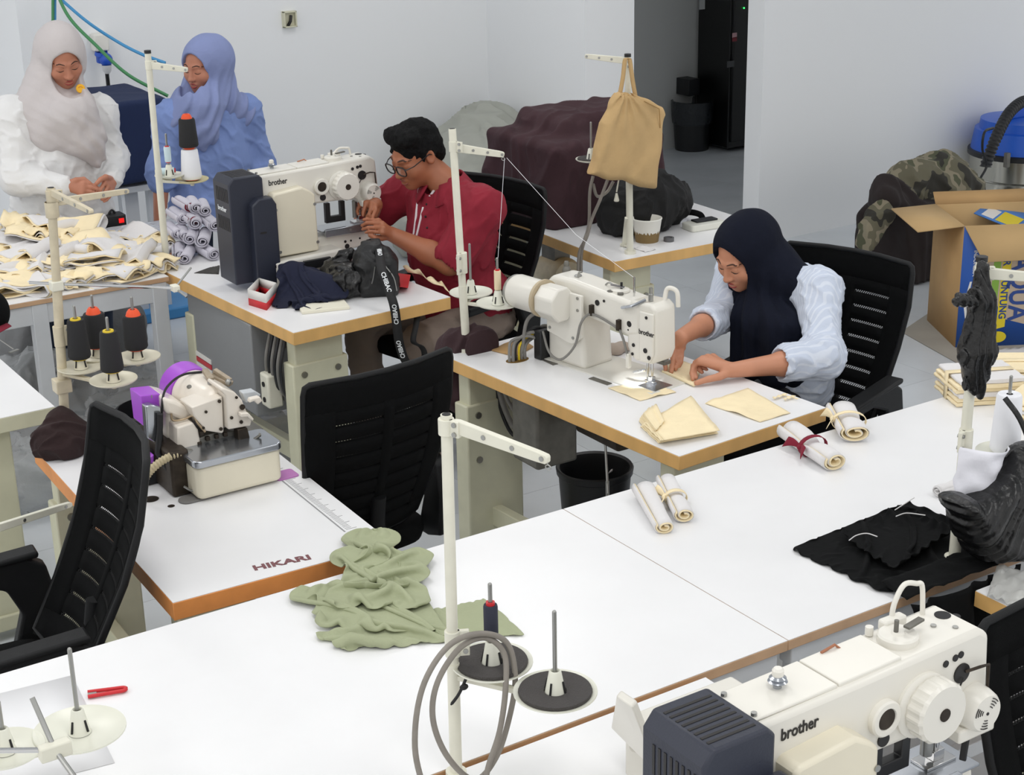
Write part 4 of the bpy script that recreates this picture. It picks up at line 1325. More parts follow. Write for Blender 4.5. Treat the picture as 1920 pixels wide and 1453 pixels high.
# printed ruler along the right edge
_H = world_of(HIK)
rl = MB()
for k in range(60):
    y = -0.44 + k * 0.0085
    rl.bx(0.225, 0.225 + (0.030 if k % 5 == 0 else 0.018), y, y + 0.0016, TOP, TOP + 0.0006, _H)
o = rl.build('printed_ruler', mat('grey_ink', (150, 150, 152), 0.5), HIK, smooth=0)
o['kind'] = 'stuff'
MB().bx(0.215, 0.219, -0.45, 0.08, TOP, TOP + 0.0006, _H).build('ruler_line', MATS['grey_ink'], HIK, smooth=0)
lg = MB()
for (a, b) in (((0, 0), (0, 0.02)), ((0, 0.02), (0.016, 0.02)), ((0.016, 0.02), (0.016, 0.0)), ((0.006, 0.012), (0.012, 0.012))):
    lg.beam(_H @ Vector((0.205 + a[0], -0.51 + a[1], TOP + 0.0005)), _H @ Vector((0.205 + b[0], -0.51 + b[1], TOP + 0.0005)), 0.003, 0.0006)
lg.build('printed_emblem', M_INK, HIK, smooth=0)
# ------------------------------------------------------------------ mesh-back office chairs
M_CHAIR = mat('black_chair_plastic', (15, 16, 18), 0.55, bump=0.15, bscale=400, spec=0.3)
M_CHFAB = mat('black_chair_fabric', (10, 11, 12), 0.95, bump=0.3, bscale=500, spec=0.15)


def mesh_fabric():
    m = bpy.data.materials.new('see_through_mesh_fabric')
    m.use_nodes = True
    nt = m.node_tree
    b = nt.nodes['Principled BSDF']
    b.inputs['Base Color'].default_value = lin((12, 13, 14))
    b.inputs['Roughness'].default_value = 0.9
    tc = nt.nodes.new('ShaderNodeTexCoord')
    mp = nt.nodes.new('ShaderNodeMapping')
    mp.inputs['Scale'].default_value = (1, 0.0, 1)
    mp.inputs['Rotation'].default_value = (0, math.radians(45), 0)
    vo = nt.nodes.new('ShaderNodeTexVoronoi')
    vo.inputs['Scale'].default_value = 170
    vo.inputs['Randomness'].default_value = 0.0
    gt = nt.nodes.new('ShaderNodeMath')
    gt.operation = 'GREATER_THAN'
    gt.inputs[1].default_value = 0.33
    nt.links.new(tc.outputs['Object'], mp.inputs['Vector'])
    nt.links.new(mp.outputs['Vector'], vo.inputs['Vector'])
    nt.links.new(vo.outputs['Distance'], gt.inputs[0])
    nt.links.new(gt.outputs['Value'], b.inputs['Alpha'])
    return m


M_MESHF = mesh_fabric()


LEAN = 0.13


def chair_back_pt(u, v, off=0.0):
    w = 0.40 + 0.09 * min(1.0, v * 1.4)
    x = u * w / 2
    y = -0.20 - LEAN * v - 0.05 * math.sin(v * 2.6) + 0.045 * u * u + off
    z = 0.50 + 0.55 * v
    return Vector((x, y, z))


def back_patch(u0, u1, v0, v1, nu=8, nv=2, off=0.0):
    return MB().grid(lambda a, b: chair_back_pt(u0 + (u1 - u0) * a, v0 + (v1 - v0) * b, off), nu, nv)


def make_chair(label):
    t = thing('office_chair', label, 'chair', (0, 0, 0), 'black mesh office chairs')
    fr = [chair_back_pt(-1, 0.03), chair_back_pt(-1, 0.25), chair_back_pt(-1, 0.5), chair_back_pt(-1, 0.75), chair_back_pt(-1, 0.95), chair_back_pt(-0.98, 0.99), chair_back_pt(-0.93, 1.003), chair_back_pt(-0.4, 1.005), chair_back_pt(0, 1.005), chair_back_pt(0.4, 1.005), chair_back_pt(0.93, 1.003), chair_back_pt(0.98, 0.99), chair_back_pt(1, 0.95), chair_back_pt(1, 0.75), chair_back_pt(1, 0.5), chair_back_pt(1, 0.25), chair_back_pt(1, 0.03), chair_back_pt(0.7, 0.0), chair_back_pt(0, -0.01), chair_back_pt(-0.7, 0.0)]
    MB().tube(fr, 0.009, 8, closed=True).build('back_frame', M_CHAIR, t, smooth=60)
    back_patch(-0.98, 0.98, 0.845, 0.995, 12, 3).build('back_top_band', M_CHFAB, t, solid=0.014)
    back_patch(-0.98, 0.98, 0.01, 0.12, 12, 2).build('back_bottom_band', M_CHFAB, t, solid=0.014)
    back_patch(-1.0, -0.66, 0.115, 0.85, 4, 12).build('back_side', M_CHFAB, t, solid=0.014)
    back_patch(0.66, 1.0, 0.115, 0.85, 4, 12).build('back_side', M_CHFAB, t, solid=0.014)
    back_patch(-0.07, 0.07, 0.115, 0.85, 2, 12).build('back_spine', M_CHFAB, t, solid=0.014)
    n = 8
    for k in range(n):
        v0 = 0.12 + (0.845 - 0.12) * k / n
        back_patch(-0.67, 0.67, v0 + 0.018, v0 + (0.845 - 0.12) / n, 10, 1).build('back_slat', M_CHFAB, t, solid=0.013)
    back_patch(-0.70, 0.70, 0.11, 0.85, 12, 10, 0.004).build('mesh_panel', M_MESHF, t)
    # seat
    s = MB()
    rings = []
    for (z, k) in ((0.415, 0.90), (0.425, 0.97), (0.45, 1.0), (0.475, 0.985), (0.487, 0.93), (0.49, 0.80)):
        rings.append([Vector((p[0] * k, p[1] * k + 0.02, z)) for p in rrect(-0.24, 0.24, -0.23, 0.24, 0.09, 6)])
    s.loft(rings)
    s.build('seat', M_CHFAB, t, smooth=60)
    MB().bx(-0.12, 0.12, -0.14, 0.16, 0.385, 0.416).build('seat_plate', M_CHAIR, t, bevel=0.006)
    MB().tube(smooth_path([(0, -0.10, 0.40), (0, -0.22, 0.40), (0, -0.265, 0.46), (0, -0.262, 0.56), (0, -0.275, 0.65)], 6), 0.022, 10).build('back_stem', M_CHAIR, t, smooth=60)
    for sx in (-1, 1):
        poly = [(0.17, 0.668), (0.0, 0.690), (-0.17, 0.688), (-0.215, 0.66), (-0.235, 0.56), (-0.225, 0.43), (-0.16, 0.41), (-0.06, 0.415), (-0.12, 0.46), (-0.145, 0.54), (-0.115, 0.61), (-0.03, 0.645), (0.17, 0.640)]
        M = Matrix(((0, 0, 1, sx * 0.265 - 0.022), (1, 0, 0, 0), (0, 1, 0, 0), (0, 0, 0, 1)))
        a = MB().prism(poly, 0.044, M).build('armrest', M_CHAIR, t, bevel=0.008, seg=2, fix=True)
        MB().beam((sx * 0.265, -0.20, 0.694), (sx * 0.265, 0.17, 0.672), 0.062, 0.018).build('arm_pad', M_CHAIR, a, bevel=0.007)
    MB().cyl((0, 0, 0.10), (0, 0, 0.39), 0.026, n=18).build('gas_column', M_CHAIR, t)
    for k in range(5):
        a = k * 2 * math.pi / 5 + 0.3
        d = Vector((math.cos(a), math.sin(a), 0))
        lg = MB()
        lg.beam(Vector((0, 0, 0.115)), d * 0.30 + Vector((0, 0, 0.085)), 0.045, 0.03)
        lg = lg.build('base_leg', M_CHAIR, t, bevel=0.006)
        w = d * 0.295
        sd = Vector((-d.y, d.x, 0))
        MB().cyl(w + Vector((0, 0, 0.03)) - sd * 0.022, w + Vector((0, 0, 0.03)) + sd * 0.022, 0.029, n=16).build('caster', M_CHAIR, lg, bevel=0.004)
    return t


def place_chair(o, top_mid, face, label):
    """top_mid: world point of the middle of the top edge, face: xy facing"""
    ang = math.atan2(face[1], face[0]) - math.pi / 2
    tm = chair_back_pt(0, 1.005)
    R = Matrix.Rotation(ang, 3, 'Z')
    off = R @ Vector((tm.x, tm.y, 0))
    o.location = (top_mid[0] - off.x, top_mid[1] - off.y, 0)
    o.rotation_euler = (0, 0, ang)
    o['label'] = label


ch0 = make_chair('x')
spots = [((1.99, 3.715), (-0.09, 0.996), 'empty black mesh office chair between the printed table and the woman\'s table'),
         ((1.20, 3.575), (-0.995, 0.085), 'black mesh office chair at the lower left, seen from the side'),
         ((3.865, 3.845), (-0.962, -0.273), 'black mesh office chair of the woman in navy headscarf'),
         ((3.545, 5.49), (-0.975, -0.21), 'black mesh office chair behind the man in red'),
         ((2.43, 1.80), (-0.15, -0.99), 'black mesh office chair at the lower right edge')]
for i, (tm, fc, lb) in enumerate(spots):
    if i == 1:
        LEAN = 0.19
        oc = make_chair(lb)
    else:
        oc = ch0 if i == 0 else copy_tree(ch0)
    place_chair(oc, tm, fc, lb)
    if i == 1:
        oc.scale = (0.97, 1.05, 1.05)
        LEAN = 0.13
# ------------------------------------------------------------------ people
M_SKIN_W = mat('skin_warm', (198, 138, 108), 0.5, var=0.05, vscale=18)
M_SKIN_M = mat('skin_brown', (166, 104, 74), 0.5, var=0.06, vscale=18)
M_SKIN_S = mat('skin_tan', (186, 124, 98), 0.5, var=0.06, vscale=18)
M_LIPS = mat('lips', (160, 66, 62), 0.45)
M_LIPS_M = mat('lips_brown', (140, 78, 66), 0.5)
M_BROW = mat('eyebrow_hair', (78, 54, 44), 0.8)
M_LASH = mat('eyelash', (30, 22, 20), 0.7)
M_HAIR = mat('black_hair', (5, 5, 6), 0.85, spec=0.25, bump=0.5, bscale=220)


def face_frame(c, turn, pitch, roll=0.0):
    """head frame: y is where the face looks; turn in degrees from the camera towards image left"""
    tc = Vector((CAM_POS.x - c[0], CAM_POS.y - c[1], 0)).normalized()
    lf = Vector((-_r.x, -_r.y, 0)).normalized()
    lf = (lf - tc * lf.dot(tc)).normalized()
    a = math.radians(turn)
    fd = tc * math.cos(a) + lf * math.sin(a)
    p = math.radians(pitch)
    y = fd * math.cos(p) + Vector((0, 0, -math.sin(p)))
    z0 = Vector((0, 0, 1))
    x = y.cross(z0).normalized()
    z = x.cross(y)
    r = math.radians(roll)
    x2 = x * math.cos(r) + z * math.sin(r)
    z2 = -x * math.sin(r) + z * math.cos(r)
    return Matrix(((x2.x, y.x, z2.x, c[0]), (x2.y, y.y, z2.y, c[1]), (x2.z, y.z, z2.z, c[2]), (0, 0, 0, 1)))


def put_head(F, H, s=1.0, ears=True, jaw=1.0):
    def E(c, r, k=0.0, op='add'):
        F.ell(H @ (Vector(c) * s), [q * s for q in r], H, k, op)

    def C(a, b, ra, rb, k=0.0, op='add'):
        F.cap(H @ (Vector(a) * s), H @ (Vector(b) * s), ra * s, rb * s, k, op)
    E((0, -0.012, 0.030), (0.074, 0.095, 0.086))
    E((0, 0.028, -0.035), (0.061 * jaw, 0.066, 0.080), 0.03)
    E((0, 0.030, -0.065), (0.052 * jaw, 0.055, 0.045), 0.02)
    E((0, 0.066, -0.096), (0.024, 0.021, 0.019), 0.025)
    for sx in (-1, 1):
        E((sx * 0.038, 0.058, -0.028), (0.029, 0.030, 0.030), 0.02)
        E((sx * 0.031, 0.112, 0.004), (0.019, 0.020, 0.011), 0.016, 'sub')
        E((sx * 0.032, 0.072, 0.002), (0.0185, 0.0165, 0.0125), 0.006)
        C((sx * 0.012, 0.088, 0.023), (sx * 0.046, 0.076, 0.024), 0.007, 0.005, 0.014)
        E((sx * 0.0115, 0.097, -0.036), (0.0085, 0.009, 0.0075), 0.006)
        if ears:
            E((sx * 0.077, -0.008, -0.004), (0.009, 0.020, 0.031), 0.006)
            E((sx * 0.084, -0.004, 0.0), (0.006, 0.011, 0.018), 0.006, 'sub')
    C((0, 0.088, 0.012), (0, 0.104, -0.030), 0.006, 0.0105, 0.012)
    E((0, 0.106, -0.034), (0.0105, 0.010, 0.009), 0.008)
    E((0, 0.087, -0.060), (0.024, 0.012, 0.007), 0.008)
    E((0, 0.085, -0.073), (0.019, 0.013, 0.0075), 0.008)
    C((-0.022, 0.102, -0.0665), (0.022, 0.102, -0.0665), 0.0022, 0.0022, 0.004, 'sub')


def on_face(F, H, pts, s=1.0, out=0.0006):
    res = []
    for (x, z) in pts:
        a = H @ (Vector((x, 0.17, z)) * s)
        d = H.to_3x3() @ Vector((0, -1, 0))
        p = F.cast(a, d)
        res.append(Vector(p) - d * out)
    return res


def face_features(F, H, parent, lips, s=1.0, closed=True, brow=1.0):
    for sx in (-1, 1):
        pts = on_face(F, H, [(sx * x, z) for (x, z) in ((0.013, 0.0255), (0.022, 0.0285), (0.034, 0.030), (0.045, 0.0265), (0.053, 0.020))], s)
        MB().tube(smooth_path(pts, 4), [0.0012 + 0.0016 * brow * math.sin(math.pi * min(1, (k + 2) / 18)) for k in range(17)], 6).build('eyebrow', M_BROW, parent, smooth=60)
        pts = on_face(F, H, [(sx * x, z) for (x, z) in ((0.0165, -0.004), (0.023, -0.007), (0.031, -0.0088), (0.040, -0.0075), (0.048, -0.003))], s, 0.0008)
        MB().tube(smooth_path(pts, 4), [0.0007 + 0.0011 * math.sin(math.pi * k / 16) for k in range(17)], 6).build('eyelashes', M_LASH, parent, smooth=60)
        pts = on_face(F, H, [(sx * x, z) for (x, z) in ((0.017, 0.006), (0.025, 0.0105), (0.034, 0.0115), (0.046, 0.006))], s, 0.0002)
        MB().tube(smooth_path(pts, 4), 0.0006, 5).build('eyelid_crease', M_BROW, parent, smooth=60)
        p = on_face(F, H, [(sx * 0.0085, -0.0425)], s, 0.0)[0]
        MB().ball(p, 0.0026 * s, 8).build('nostril', M_LASH, parent)
    up = on_face(F, H, [(-0.023, -0.0655), (-0.012, -0.0595), (-0.004, -0.0585), (0.0, -0.0595), (0.004, -0.0585), (0.012, -0.0595), (0.023, -0.0655)], s, -0.001)
    lo = on_face(F, H, [(-0.021, -0.0675), (-0.012, -0.0735), (0.0, -0.0755), (0.012, -0.0735), (0.021, -0.0675)], s, -0.0012)
    MB().tube(smooth_path(up, 4), [0.0012 + 0.0030 * math.sin(math.pi * k / 24) for k in range(25)], 8).build('upper_lip', lips, parent, smooth=60)
    MB().tube(smooth_path(lo, 4), [0.0012 + 0.0036 * math.sin(math.pi * k / 16) for k in range(17)], 8).build('lower_lip', lips, parent, smooth=60)


def put_hand(F, wrist, knuckles, fingers, thumb, rw=0.024, rk=0.0095, k=0.012):
    """wrist point, four knuckle points, per finger the joint points after the knuckle, thumb joints from its base"""
    w = Vector(wrist)
    for q in knuckles:
        F.cap(w.lerp(Vector(q), 0.12), q, rw * 0.62, rk * 1.12, k)
    F.cap(knuckles[0], knuckles[-1], rk, rk * 0.9, 0.010)
    for i, fg in enumerate(fingers):
        pts = [Vector(knuckles[i])] + [Vector(p) for p in fg]
        rr = [0.0094, 0.0086, 0.0078, 0.0066][:len(pts)]
        sc = (1.0, 1.03, 0.98, 0.86)[i]
        for j in range(len(pts) - 1):
            F.cap(pts[j], pts[j + 1], rr[j] * sc, rr[min(j + 1, len(rr) - 1)] * sc, 0.0025)
    pts = [w.lerp(Vector(thumb[0]), 0.35)] + [Vector(p) for p in thumb]
    rr = [0.016, 0.0125, 0.0105, 0.0088]
    for j in range(len(pts) - 1):
        F.cap(pts[j], pts[j + 1], rr[j], rr[min(j + 1, 3)], 0.006 if j == 0 else 0.003)


def folds(amp, k, seed, axis=None, amp2=0.0):
    def fn(X, Y, Z):
        d = wav(X, Y, Z, k, seed, amp)
        if amp2:
            d = d - np.maximum(0, ridge(X, Y, Z, k * 0.7, seed + 7, amp2) - amp2 * 0.55)
        return d
    return fn


def bbox(pts, m):
    a = np.array([tuple(p) for p in pts])
    return a.min(0) - m, a.max(0) + m


# ================================================= woman in navy headscarf, seated
W = thing('person', 'woman in navy headscarf and pale blue striped shirt sewing, seated', 'person', (3.72, 3.97, 0))
Hc = atx(1394, 474, 3.50)
H = face_frame(Hc, 44, 30, 4)
lw, lel, lsh = atz(1371, 694, 0.812), atx(1545, 672, 3.52), Vector((3.64, 3.775, 0.965))
rw, rel, rsh = atz(1277, 632, 0.885), atx(1352, 590, 3.46), Vector((3.62, 4.15, 0.965))
neck = Vector((3.585, 3.965, 1.005))
lo, hi = bbox([Hc, lw, lel, lsh, rw, rsh, neck, (3.05, 3.7, 0.78)], 0.17)
F = Field(lo, hi, 0.004)
put_head(F, H, 0.98, ears=False)
F.cap(H @ Vector((0, -0.015, -0.07)), neck, 0.050, 0.058, 0.03)
F.ell(neck + Vector((0.04, 0, -0.12)), (0.09, 0.15, 0.12), None, 0.05)
F.cap(neck, lsh, 0.05, 0.045, 0.03).cap(neck, rsh, 0.05, 0.045, 0.03)
F.cap(lsh, lel, 0.045, 0.040, 0.02).cap(lel, lel.lerp(lw, 0.45), 0.040, 0.037, 0.02).cap(lel.lerp(lw, 0.45), lw, 0.037, 0.024, 0.02)
F.cap(rsh, rel, 0.045, 0.040, 0.02).cap(rel, rel.lerp(rw, 0.5), 0.040, 0.034, 0.02).cap(rel.lerp(rw, 0.5), rw, 0.034, 0.025, 0.02)
kn = [atz(1311, 678, 0.836), atz(1318, 672, 0.842), atz(1327, 669, 0.842), atz(1337, 669, 0.836)]
fg = [[atz(1300, 686, 0.820), atz(1297, 700, 0.800), atz(1299, 711, 0.788)], [atz(1304, 680, 0.826), atz(1302, 697, 0.802), atz(1305, 708, 0.790)], [atz(1312, 678, 0.824), atz(1311, 693, 0.804), atz(1316, 698, 0.796)], [atz(1322, 679, 0.820), atz(1320, 690, 0.806), atz(1325, 693, 0.800)]]
put_hand(F, lw, kn, fg, [atz(1349, 706, 0.800), atz(1328, 711, 0.795), atz(1306, 718, 0.788)])
kn = [atz(1256, 655, 0.845), atz(1265, 652, 0.848), atz(1273, 650, 0.848), atz(1279, 652, 0.842)]
fg = [[atz(1249, 670, 0.822), atz(1247, 683, 0.802), atz(1248, 693, 0.789)], [atz(1262, 672, 0.822), atz(1260, 687, 0.800), atz(1259, 697, 0.787)], [atz(1271, 669, 0.824), atz(1270, 682, 0.804), atz(1267, 692, 0.790)], [atz(1278, 668, 0.824), atz(1277, 679, 0.808), atz(1274, 687, 0.796)]]
put_hand(F, rw, kn, fg, [atz(1254, 648, 0.850), atz(1243, 663, 0.825), atz(1241, 676, 0.806)])
body = F.build('body', M_SKIN_W, W)
face_features(F, H, body, M_LIPS, 0.98)

# striped shirt
def stripe_mat(name, base, line, freq, nrm, width=0.72):
    m = mat(name, base, 0.85, bump=0.35, bscale=28)
    nt = m.node_tree
    tc = nt.nodes.new('ShaderNodeTexCoord')
    dp = nt.nodes.new('ShaderNodeVectorMath')
    dp.operation = 'DOT_PRODUCT'
    n = Vector(nrm).normalized()
    dp.inputs[1].default_value = tuple(n * freq)
    sn = nt.nodes.new('ShaderNodeMath')
    sn.operation = 'SINE'
    rp = nt.nodes.new('ShaderNodeMapRange')
    rp.inputs['From Min'].default_value = width - 0.35
    rp.inputs['From Max'].default_value = width
    mx = nt.nodes.new('ShaderNodeMix')
    mx.data_type = 'RGBA'
    mx.inputs['A'].default_value = lin(base)
    mx.inputs['B'].default_value = lin(line)
    nt.links.new(tc.outputs['Object'], dp.inputs[0])
    nt.links.new(dp.outputs['Value'], sn.inputs[0])
    nt.links.new(sn.outputs['Value'], rp.inputs['Value'])
    nt.links.new(rp.outputs['Result'], mx.inputs['Factor'])
    nt.links.new(mx.outputs['Result'], nt.nodes['Principled BSDF'].inputs['Base Color'])
    return m


M_STRIPE = stripe_mat('pale_blue_striped_cotton', (198, 207, 224), (213, 220, 233), 520.0, (0.029, 0.078, -0.039))
lo, hi = bbox([lsh, rsh, lel, rel, (3.86, 3.7, 0.48), (3.42, 4.2, 0.5), rw], 0.13)
F = Field(lo, hi, 0.006)
F.ell((3.70, 3.975, 0.60), (0.155, 0.195, 0.17)).ell((3.66, 3.97, 0.80), (0.125, 0.175, 0.20), None, 0.05)
F.cap(lsh, rsh, 0.072, 0.072, 0.06).cap(neck - Vector((0, 0, 0.02)), (3.66, 3.97, 0.85), 0.06, 0.12, 0.05)
lc, rc = lel.lerp(lw, 0.40), rel.lerp(rw, 0.42)
F.cap(lsh, lel, 0.070, 0.058, 0.05).cap(lel, lc, 0.060, 0.056, 0.05)
F.cap(rsh, rel, 0.072, 0.060, 0.03).cap(rel, rc, 0.060, 0.052, 0.02)
F.cap(lel.lerp(lc, 0.72), lel.lerp(lc, 0.98), 0.060, 0.058, 0.004)
F.cap(rel.lerp(rc, 0.72), rel.lerp(rc, 0.98), 0.056, 0.054, 0.004)
F.disp(folds(0.0045, 64, 3, amp2=0.014))
F.cap(lc + (lw - lel).normalized() * 0.045, lw, 0.052, 0.06, 0.0, 'sub')
F.cap(rc + (rw - rel).normalized() * 0.040, rw, 0.048, 0.055, 0.0, 'sub')
sh = F.build('shirt', M_STRIPE, W)
# trousers
M_TROU = mat('dark_trousers', (34, 34, 40), 0.85, bump=0.1, bscale=200)
F = Field((3.15, 3.70, 0.02), (3.95, 4.26, 0.66), 0.008)
F.ell((3.72, 3.975, 0.545), (0.15, 0.18, 0.09))
for yy in (3.88, 4.07):
    F.cap((3.68, yy, 0.545), (3.36, yy, 0.545), 0.082, 0.066, 0.03).cap((3.36, yy, 0.545), (3.34, yy, 0.10), 0.064, 0.048, 0.02)
F.disp(folds(0.004, 30, 5))
F.build('trousers', M_TROU, W)
for yy in (3.88, 4.07):
    MB().loft([[Vector((3.33 + x * k - 0.04 * (1 - k), yy + y * k, z)) for (x, y) in rrect(-0.16, 0.06, -0.042, 0.042, 0.04)] for (z, k) in ((0.0, 1.0), (0.03, 1.0), (0.06, 0.8), (0.085, 0.5))]).build('shoe', M_BLACKP, W, smooth=60)

# navy headscarf
M_NAVY = mat('navy_scarf_cloth', (16, 20, 34), 0.9, bump=0.35, bscale=30, spec=0.2)
lo, hi = bbox([Hc, lsh, rsh, (3.36, 3.95, 0.80), (3.72, 3.97, 0.9)], 0.16)
F = Field(lo, hi, 0.0055)
F.ell(H @ Vector((0, -0.024, 0.022)), (0.098, 0.126, 0.114), H)
F.ell(H @ Vector((0, 0.000, -0.055)), (0.084, 0.080, 0.085), H, 0.03)
F.cap(H @ Vector((0, -0.045, -0.02)), neck + Vector((0.03, 0, -0.04)), 0.096, 0.098, 0.05)
F.cap(neck, lsh + Vector((-0.02, 0.05, 0.01)), 0.080, 0.066, 0.06).cap(neck, rsh + Vector((-0.02, -0.05, 0.01)), 0.080, 0.066, 0.06)
ch = H @ Vector((0, 0.015, -0.118))
d1, d2 = atx(1428, 610, 3.485), atx(1420, 690, 3.46)
B = Matrix.Rotation(math.radians(8), 3, 'Z')
F.cap(ch, d1 + Vector((0.03, 0, 0)), 0.062, 0.085, 0.03)
F.rbox((d1 + d2) / 2 + Vector((0.045, 0, 0.0)), (0.075, 0.128, 0.13), 0.05, B, 0.04)
F.ell(H @ Vector((0, 0.112, -0.012)), (0.072, 0.105, 0.104), H, 0.008, 'sub')


def nf(X, Y, Z):
    a = np.arctan2(Y - Hc.y, X - Hc.x - 0.06)
    low = np.clip((Hc.z - 0.02 - Z) / 0.2, 0, 1)
    return low * (0.008 * np.sin(a * 15 + 5 * Z) + 0.004 * np.sin(a * 31 + 9 * Z)) + wav(X, Y, Z, 40, 4, 0.003)


F.disp(nf)
F.build('headscarf', M_NAVY, W)

# ================================================= man in red polo, seated
P_ = thing('person', 'man in maroon polo shirt with black glasses working at the bar-tacking machine', 'person', (3.28, 5.40, 0))
Hc = atx(779, 288, 3.09)
H = face_frame(Hc, 52, 24, 2)
neck = Vector((3.20, 5.40, 1.085))
lsh, rsh = Vector((3.225, 5.19, 1.035)), Vector((3.17, 5.64, 1.04))
lel, lw = atx(843, 492, 3.09), atx(736, 440, 2.945)
rel, rw = Vector((3.00, 5.72, 0.93)), atx(704, 384, 2.945)
lo, hi = bbox([Hc, lw, lel, lsh, rw, rsh, neck, rel, (2.86, 5.5, 0.95)], 0.16)
F = Field(lo, hi, 0.004)
put_head(F, H, 1.04, ears=True, jaw=1.06)
F.cap(H @ Vector((0, -0.025, -0.07)), neck, 0.056, 0.062, 0.03)
F.ell(neck + Vector((0.03, 0, -0.13)), (0.10, 0.17, 0.13), None, 0.05)
F.cap(lsh, lel, 0.055, 0.047, 0.02).cap(lel, lel.lerp(lw, 0.35), 0.048, 0.046, 0.02).cap(lel.lerp(lw, 0.35), lw, 0.046, 0.029, 0.02)
F.cap(rsh, rel, 0.055, 0.047, 0.02).cap(rel, rw, 0.047, 0.029, 0.02)
X0 = 2.90
kn = [atx(709, 414, X0 + 0.01), atx(717, 419, X0 + 0.005), atx(719, 427, X0 - 0.003), atx(717, 436, X0 - 0.01)]
fg = [[atx(697, 413, X0 - 0.01), atx(688, 411, X0 - 0.03), atx(682, 412, X0 - 0.04)], [atx(700, 418, X0 - 0.015), atx(688, 418, X0 - 0.04), atx(679, 423, X0 - 0.05)], [atx(702, 427, X0 - 0.02), atx(690, 427, X0 - 0.045), atx(680, 430, X0 - 0.055)], [atx(704, 435, X0 - 0.025), atx(694, 434, X0 - 0.045), atx(686, 436, X0 - 0.055)]]
put_hand(F, lw, kn, fg, [atx(716, 446, X0), atx(703, 446, X0 - 0.03), atx(694, 441, X0 - 0.045)], rw=0.028)
kn = [atx(704, 386, 2.93), atx(697, 381, 2.92), atx(686, 380, 2.91), atx(676, 383, 2.905)]
fg = [[atx(704, 395, 2.915), atx(699, 406, 2.90), atx(692, 410, 2.895)], [atx(696, 392, 2.905), atx(692, 402, 2.895), atx(688, 407, 2.89)], [atx(684, 391, 2.90), atx(681, 399, 2.89), atx(681, 404, 2.885)], [atx(672, 390, 2.895), atx(670, 397, 2.885), atx(672, 402, 2.88)]]
put_hand(F, rw, kn, fg, [atx(706, 395, 2.935), atx(702, 405, 2.92), atx(694, 409, 2.905)], rw=0.028)
body = F.build('body', M_SKIN_M, P_)
face_features(F, H, body, M_LIPS_M, 1.04, brow=1.7)
# hair
hs = 1.04
lo, hi = bbox([Hc], 0.17)
G = Field(lo, hi, 0.0035)
G.ell(H @ (Vector((0, -0.018, 0.040)) * hs), [q * hs for q in (0.083, 0.101, 0.088)], H)
for k in range(7):
    x = -0.06 + k * 0.02
    G.ell(H @ (Vector((x, 0.044 - 0.004 * abs(k - 3), 0.096)) * hs), (0.022, 0.034, 0.022), H, 0.025)
G.ell(H @ (Vector((0, -0.075, -0.02)) * hs), (0.070, 0.040, 0.07), H, 0.02)
for sx in (-1, 1):
    G.cap(H @ (Vector((sx * 0.071, 0.018, 0.03)) * hs), H @ (Vector((sx * 0.071, 0.020, -0.012)) * hs), 0.009, 0.006, 0.01)
G.ell(H @ (Vector((0, 0.118, -0.012)) * hs), (0.068, 0.078, 0.086), H, 0.006, 'sub')
G.rbox(H @ (Vector((0, 0.075, -0.10)) * hs), (0.14, 0.058, 0.093), 0.01, H, 0.006, 'sub')
for sx in (-1, 1):
    G.ell(H @ (Vector((sx * 0.090, -0.006, -0.010)) * hs), (0.024, 0.027, 0.040), H, 0.004, 'sub')
G.rbox(H @ (Vector((0, -0.05, -0.165)) * hs), (0.14, 0.12, 0.10), 0.01, H, 0.006, 'sub')
G.disp(lambda X, Y, Z: wav(X, Y, Z, 260, 8, 0.003) + wav(X, Y, Z, 110, 9, 0.004))
G.build('hair', M_HAIR, body)
# glasses
gl = MB()
R3 = H.to_3x3()
frm = []
M_GLASSF = mat('black_glasses_frame', (18, 18, 20), 0.3)
M_LENS = mat('clear_lens', (235, 240, 245), 0.05, trans=0.9, alpha=0.35)
gset = None
for sx in (-1, 1):
    c = Vector((sx * 0.033, 0.108, -0.004)) * hs
    pts = []
    for k in range(24):
        a = 2 * math.pi * k / 24
        ex = 0.026 * math.copysign(abs(math.cos(a)) ** 0.7, math.cos(a))
        ez = 0.0205 * math.copysign(abs(math.sin(a)) ** 0.7, math.sin(a))
        pts.append(H @ (c + Vector((ex, -0.12 * abs(ex) if sx * ex > 0 else 0, ez))))
    rim = MB().tube(pts, 0.0027, 8, closed=True).build('glasses_rim', M_GLASSF, body, smooth=60)
    MB().add(pts, [tuple(range(24))]).build('lens', M_LENS, rim)
    MB().tube([H @ (c + Vector((sx * 0.026, -0.004, 0.008))), H @ (Vector((sx * 0.076, 0.075, 0.006)) * hs), H @ (Vector((sx * 0.083, -0.002, 0.012)) * hs), H @ (Vector((sx * 0.078, -0.03, -0.008)) * hs)], 0.0022, 6).build('glasses_temple', M_GLASSF, body)
MB().tube([H @ (Vector((-0.009, 0.112, 0.0)) * hs), H @ (Vector((0, 0.115, 0.002)) * hs), H @ (Vector((0.009, 0.112, 0.0)) * hs)], 0.0018, 6).build('glasses_bridge', M_GLASSF, body)
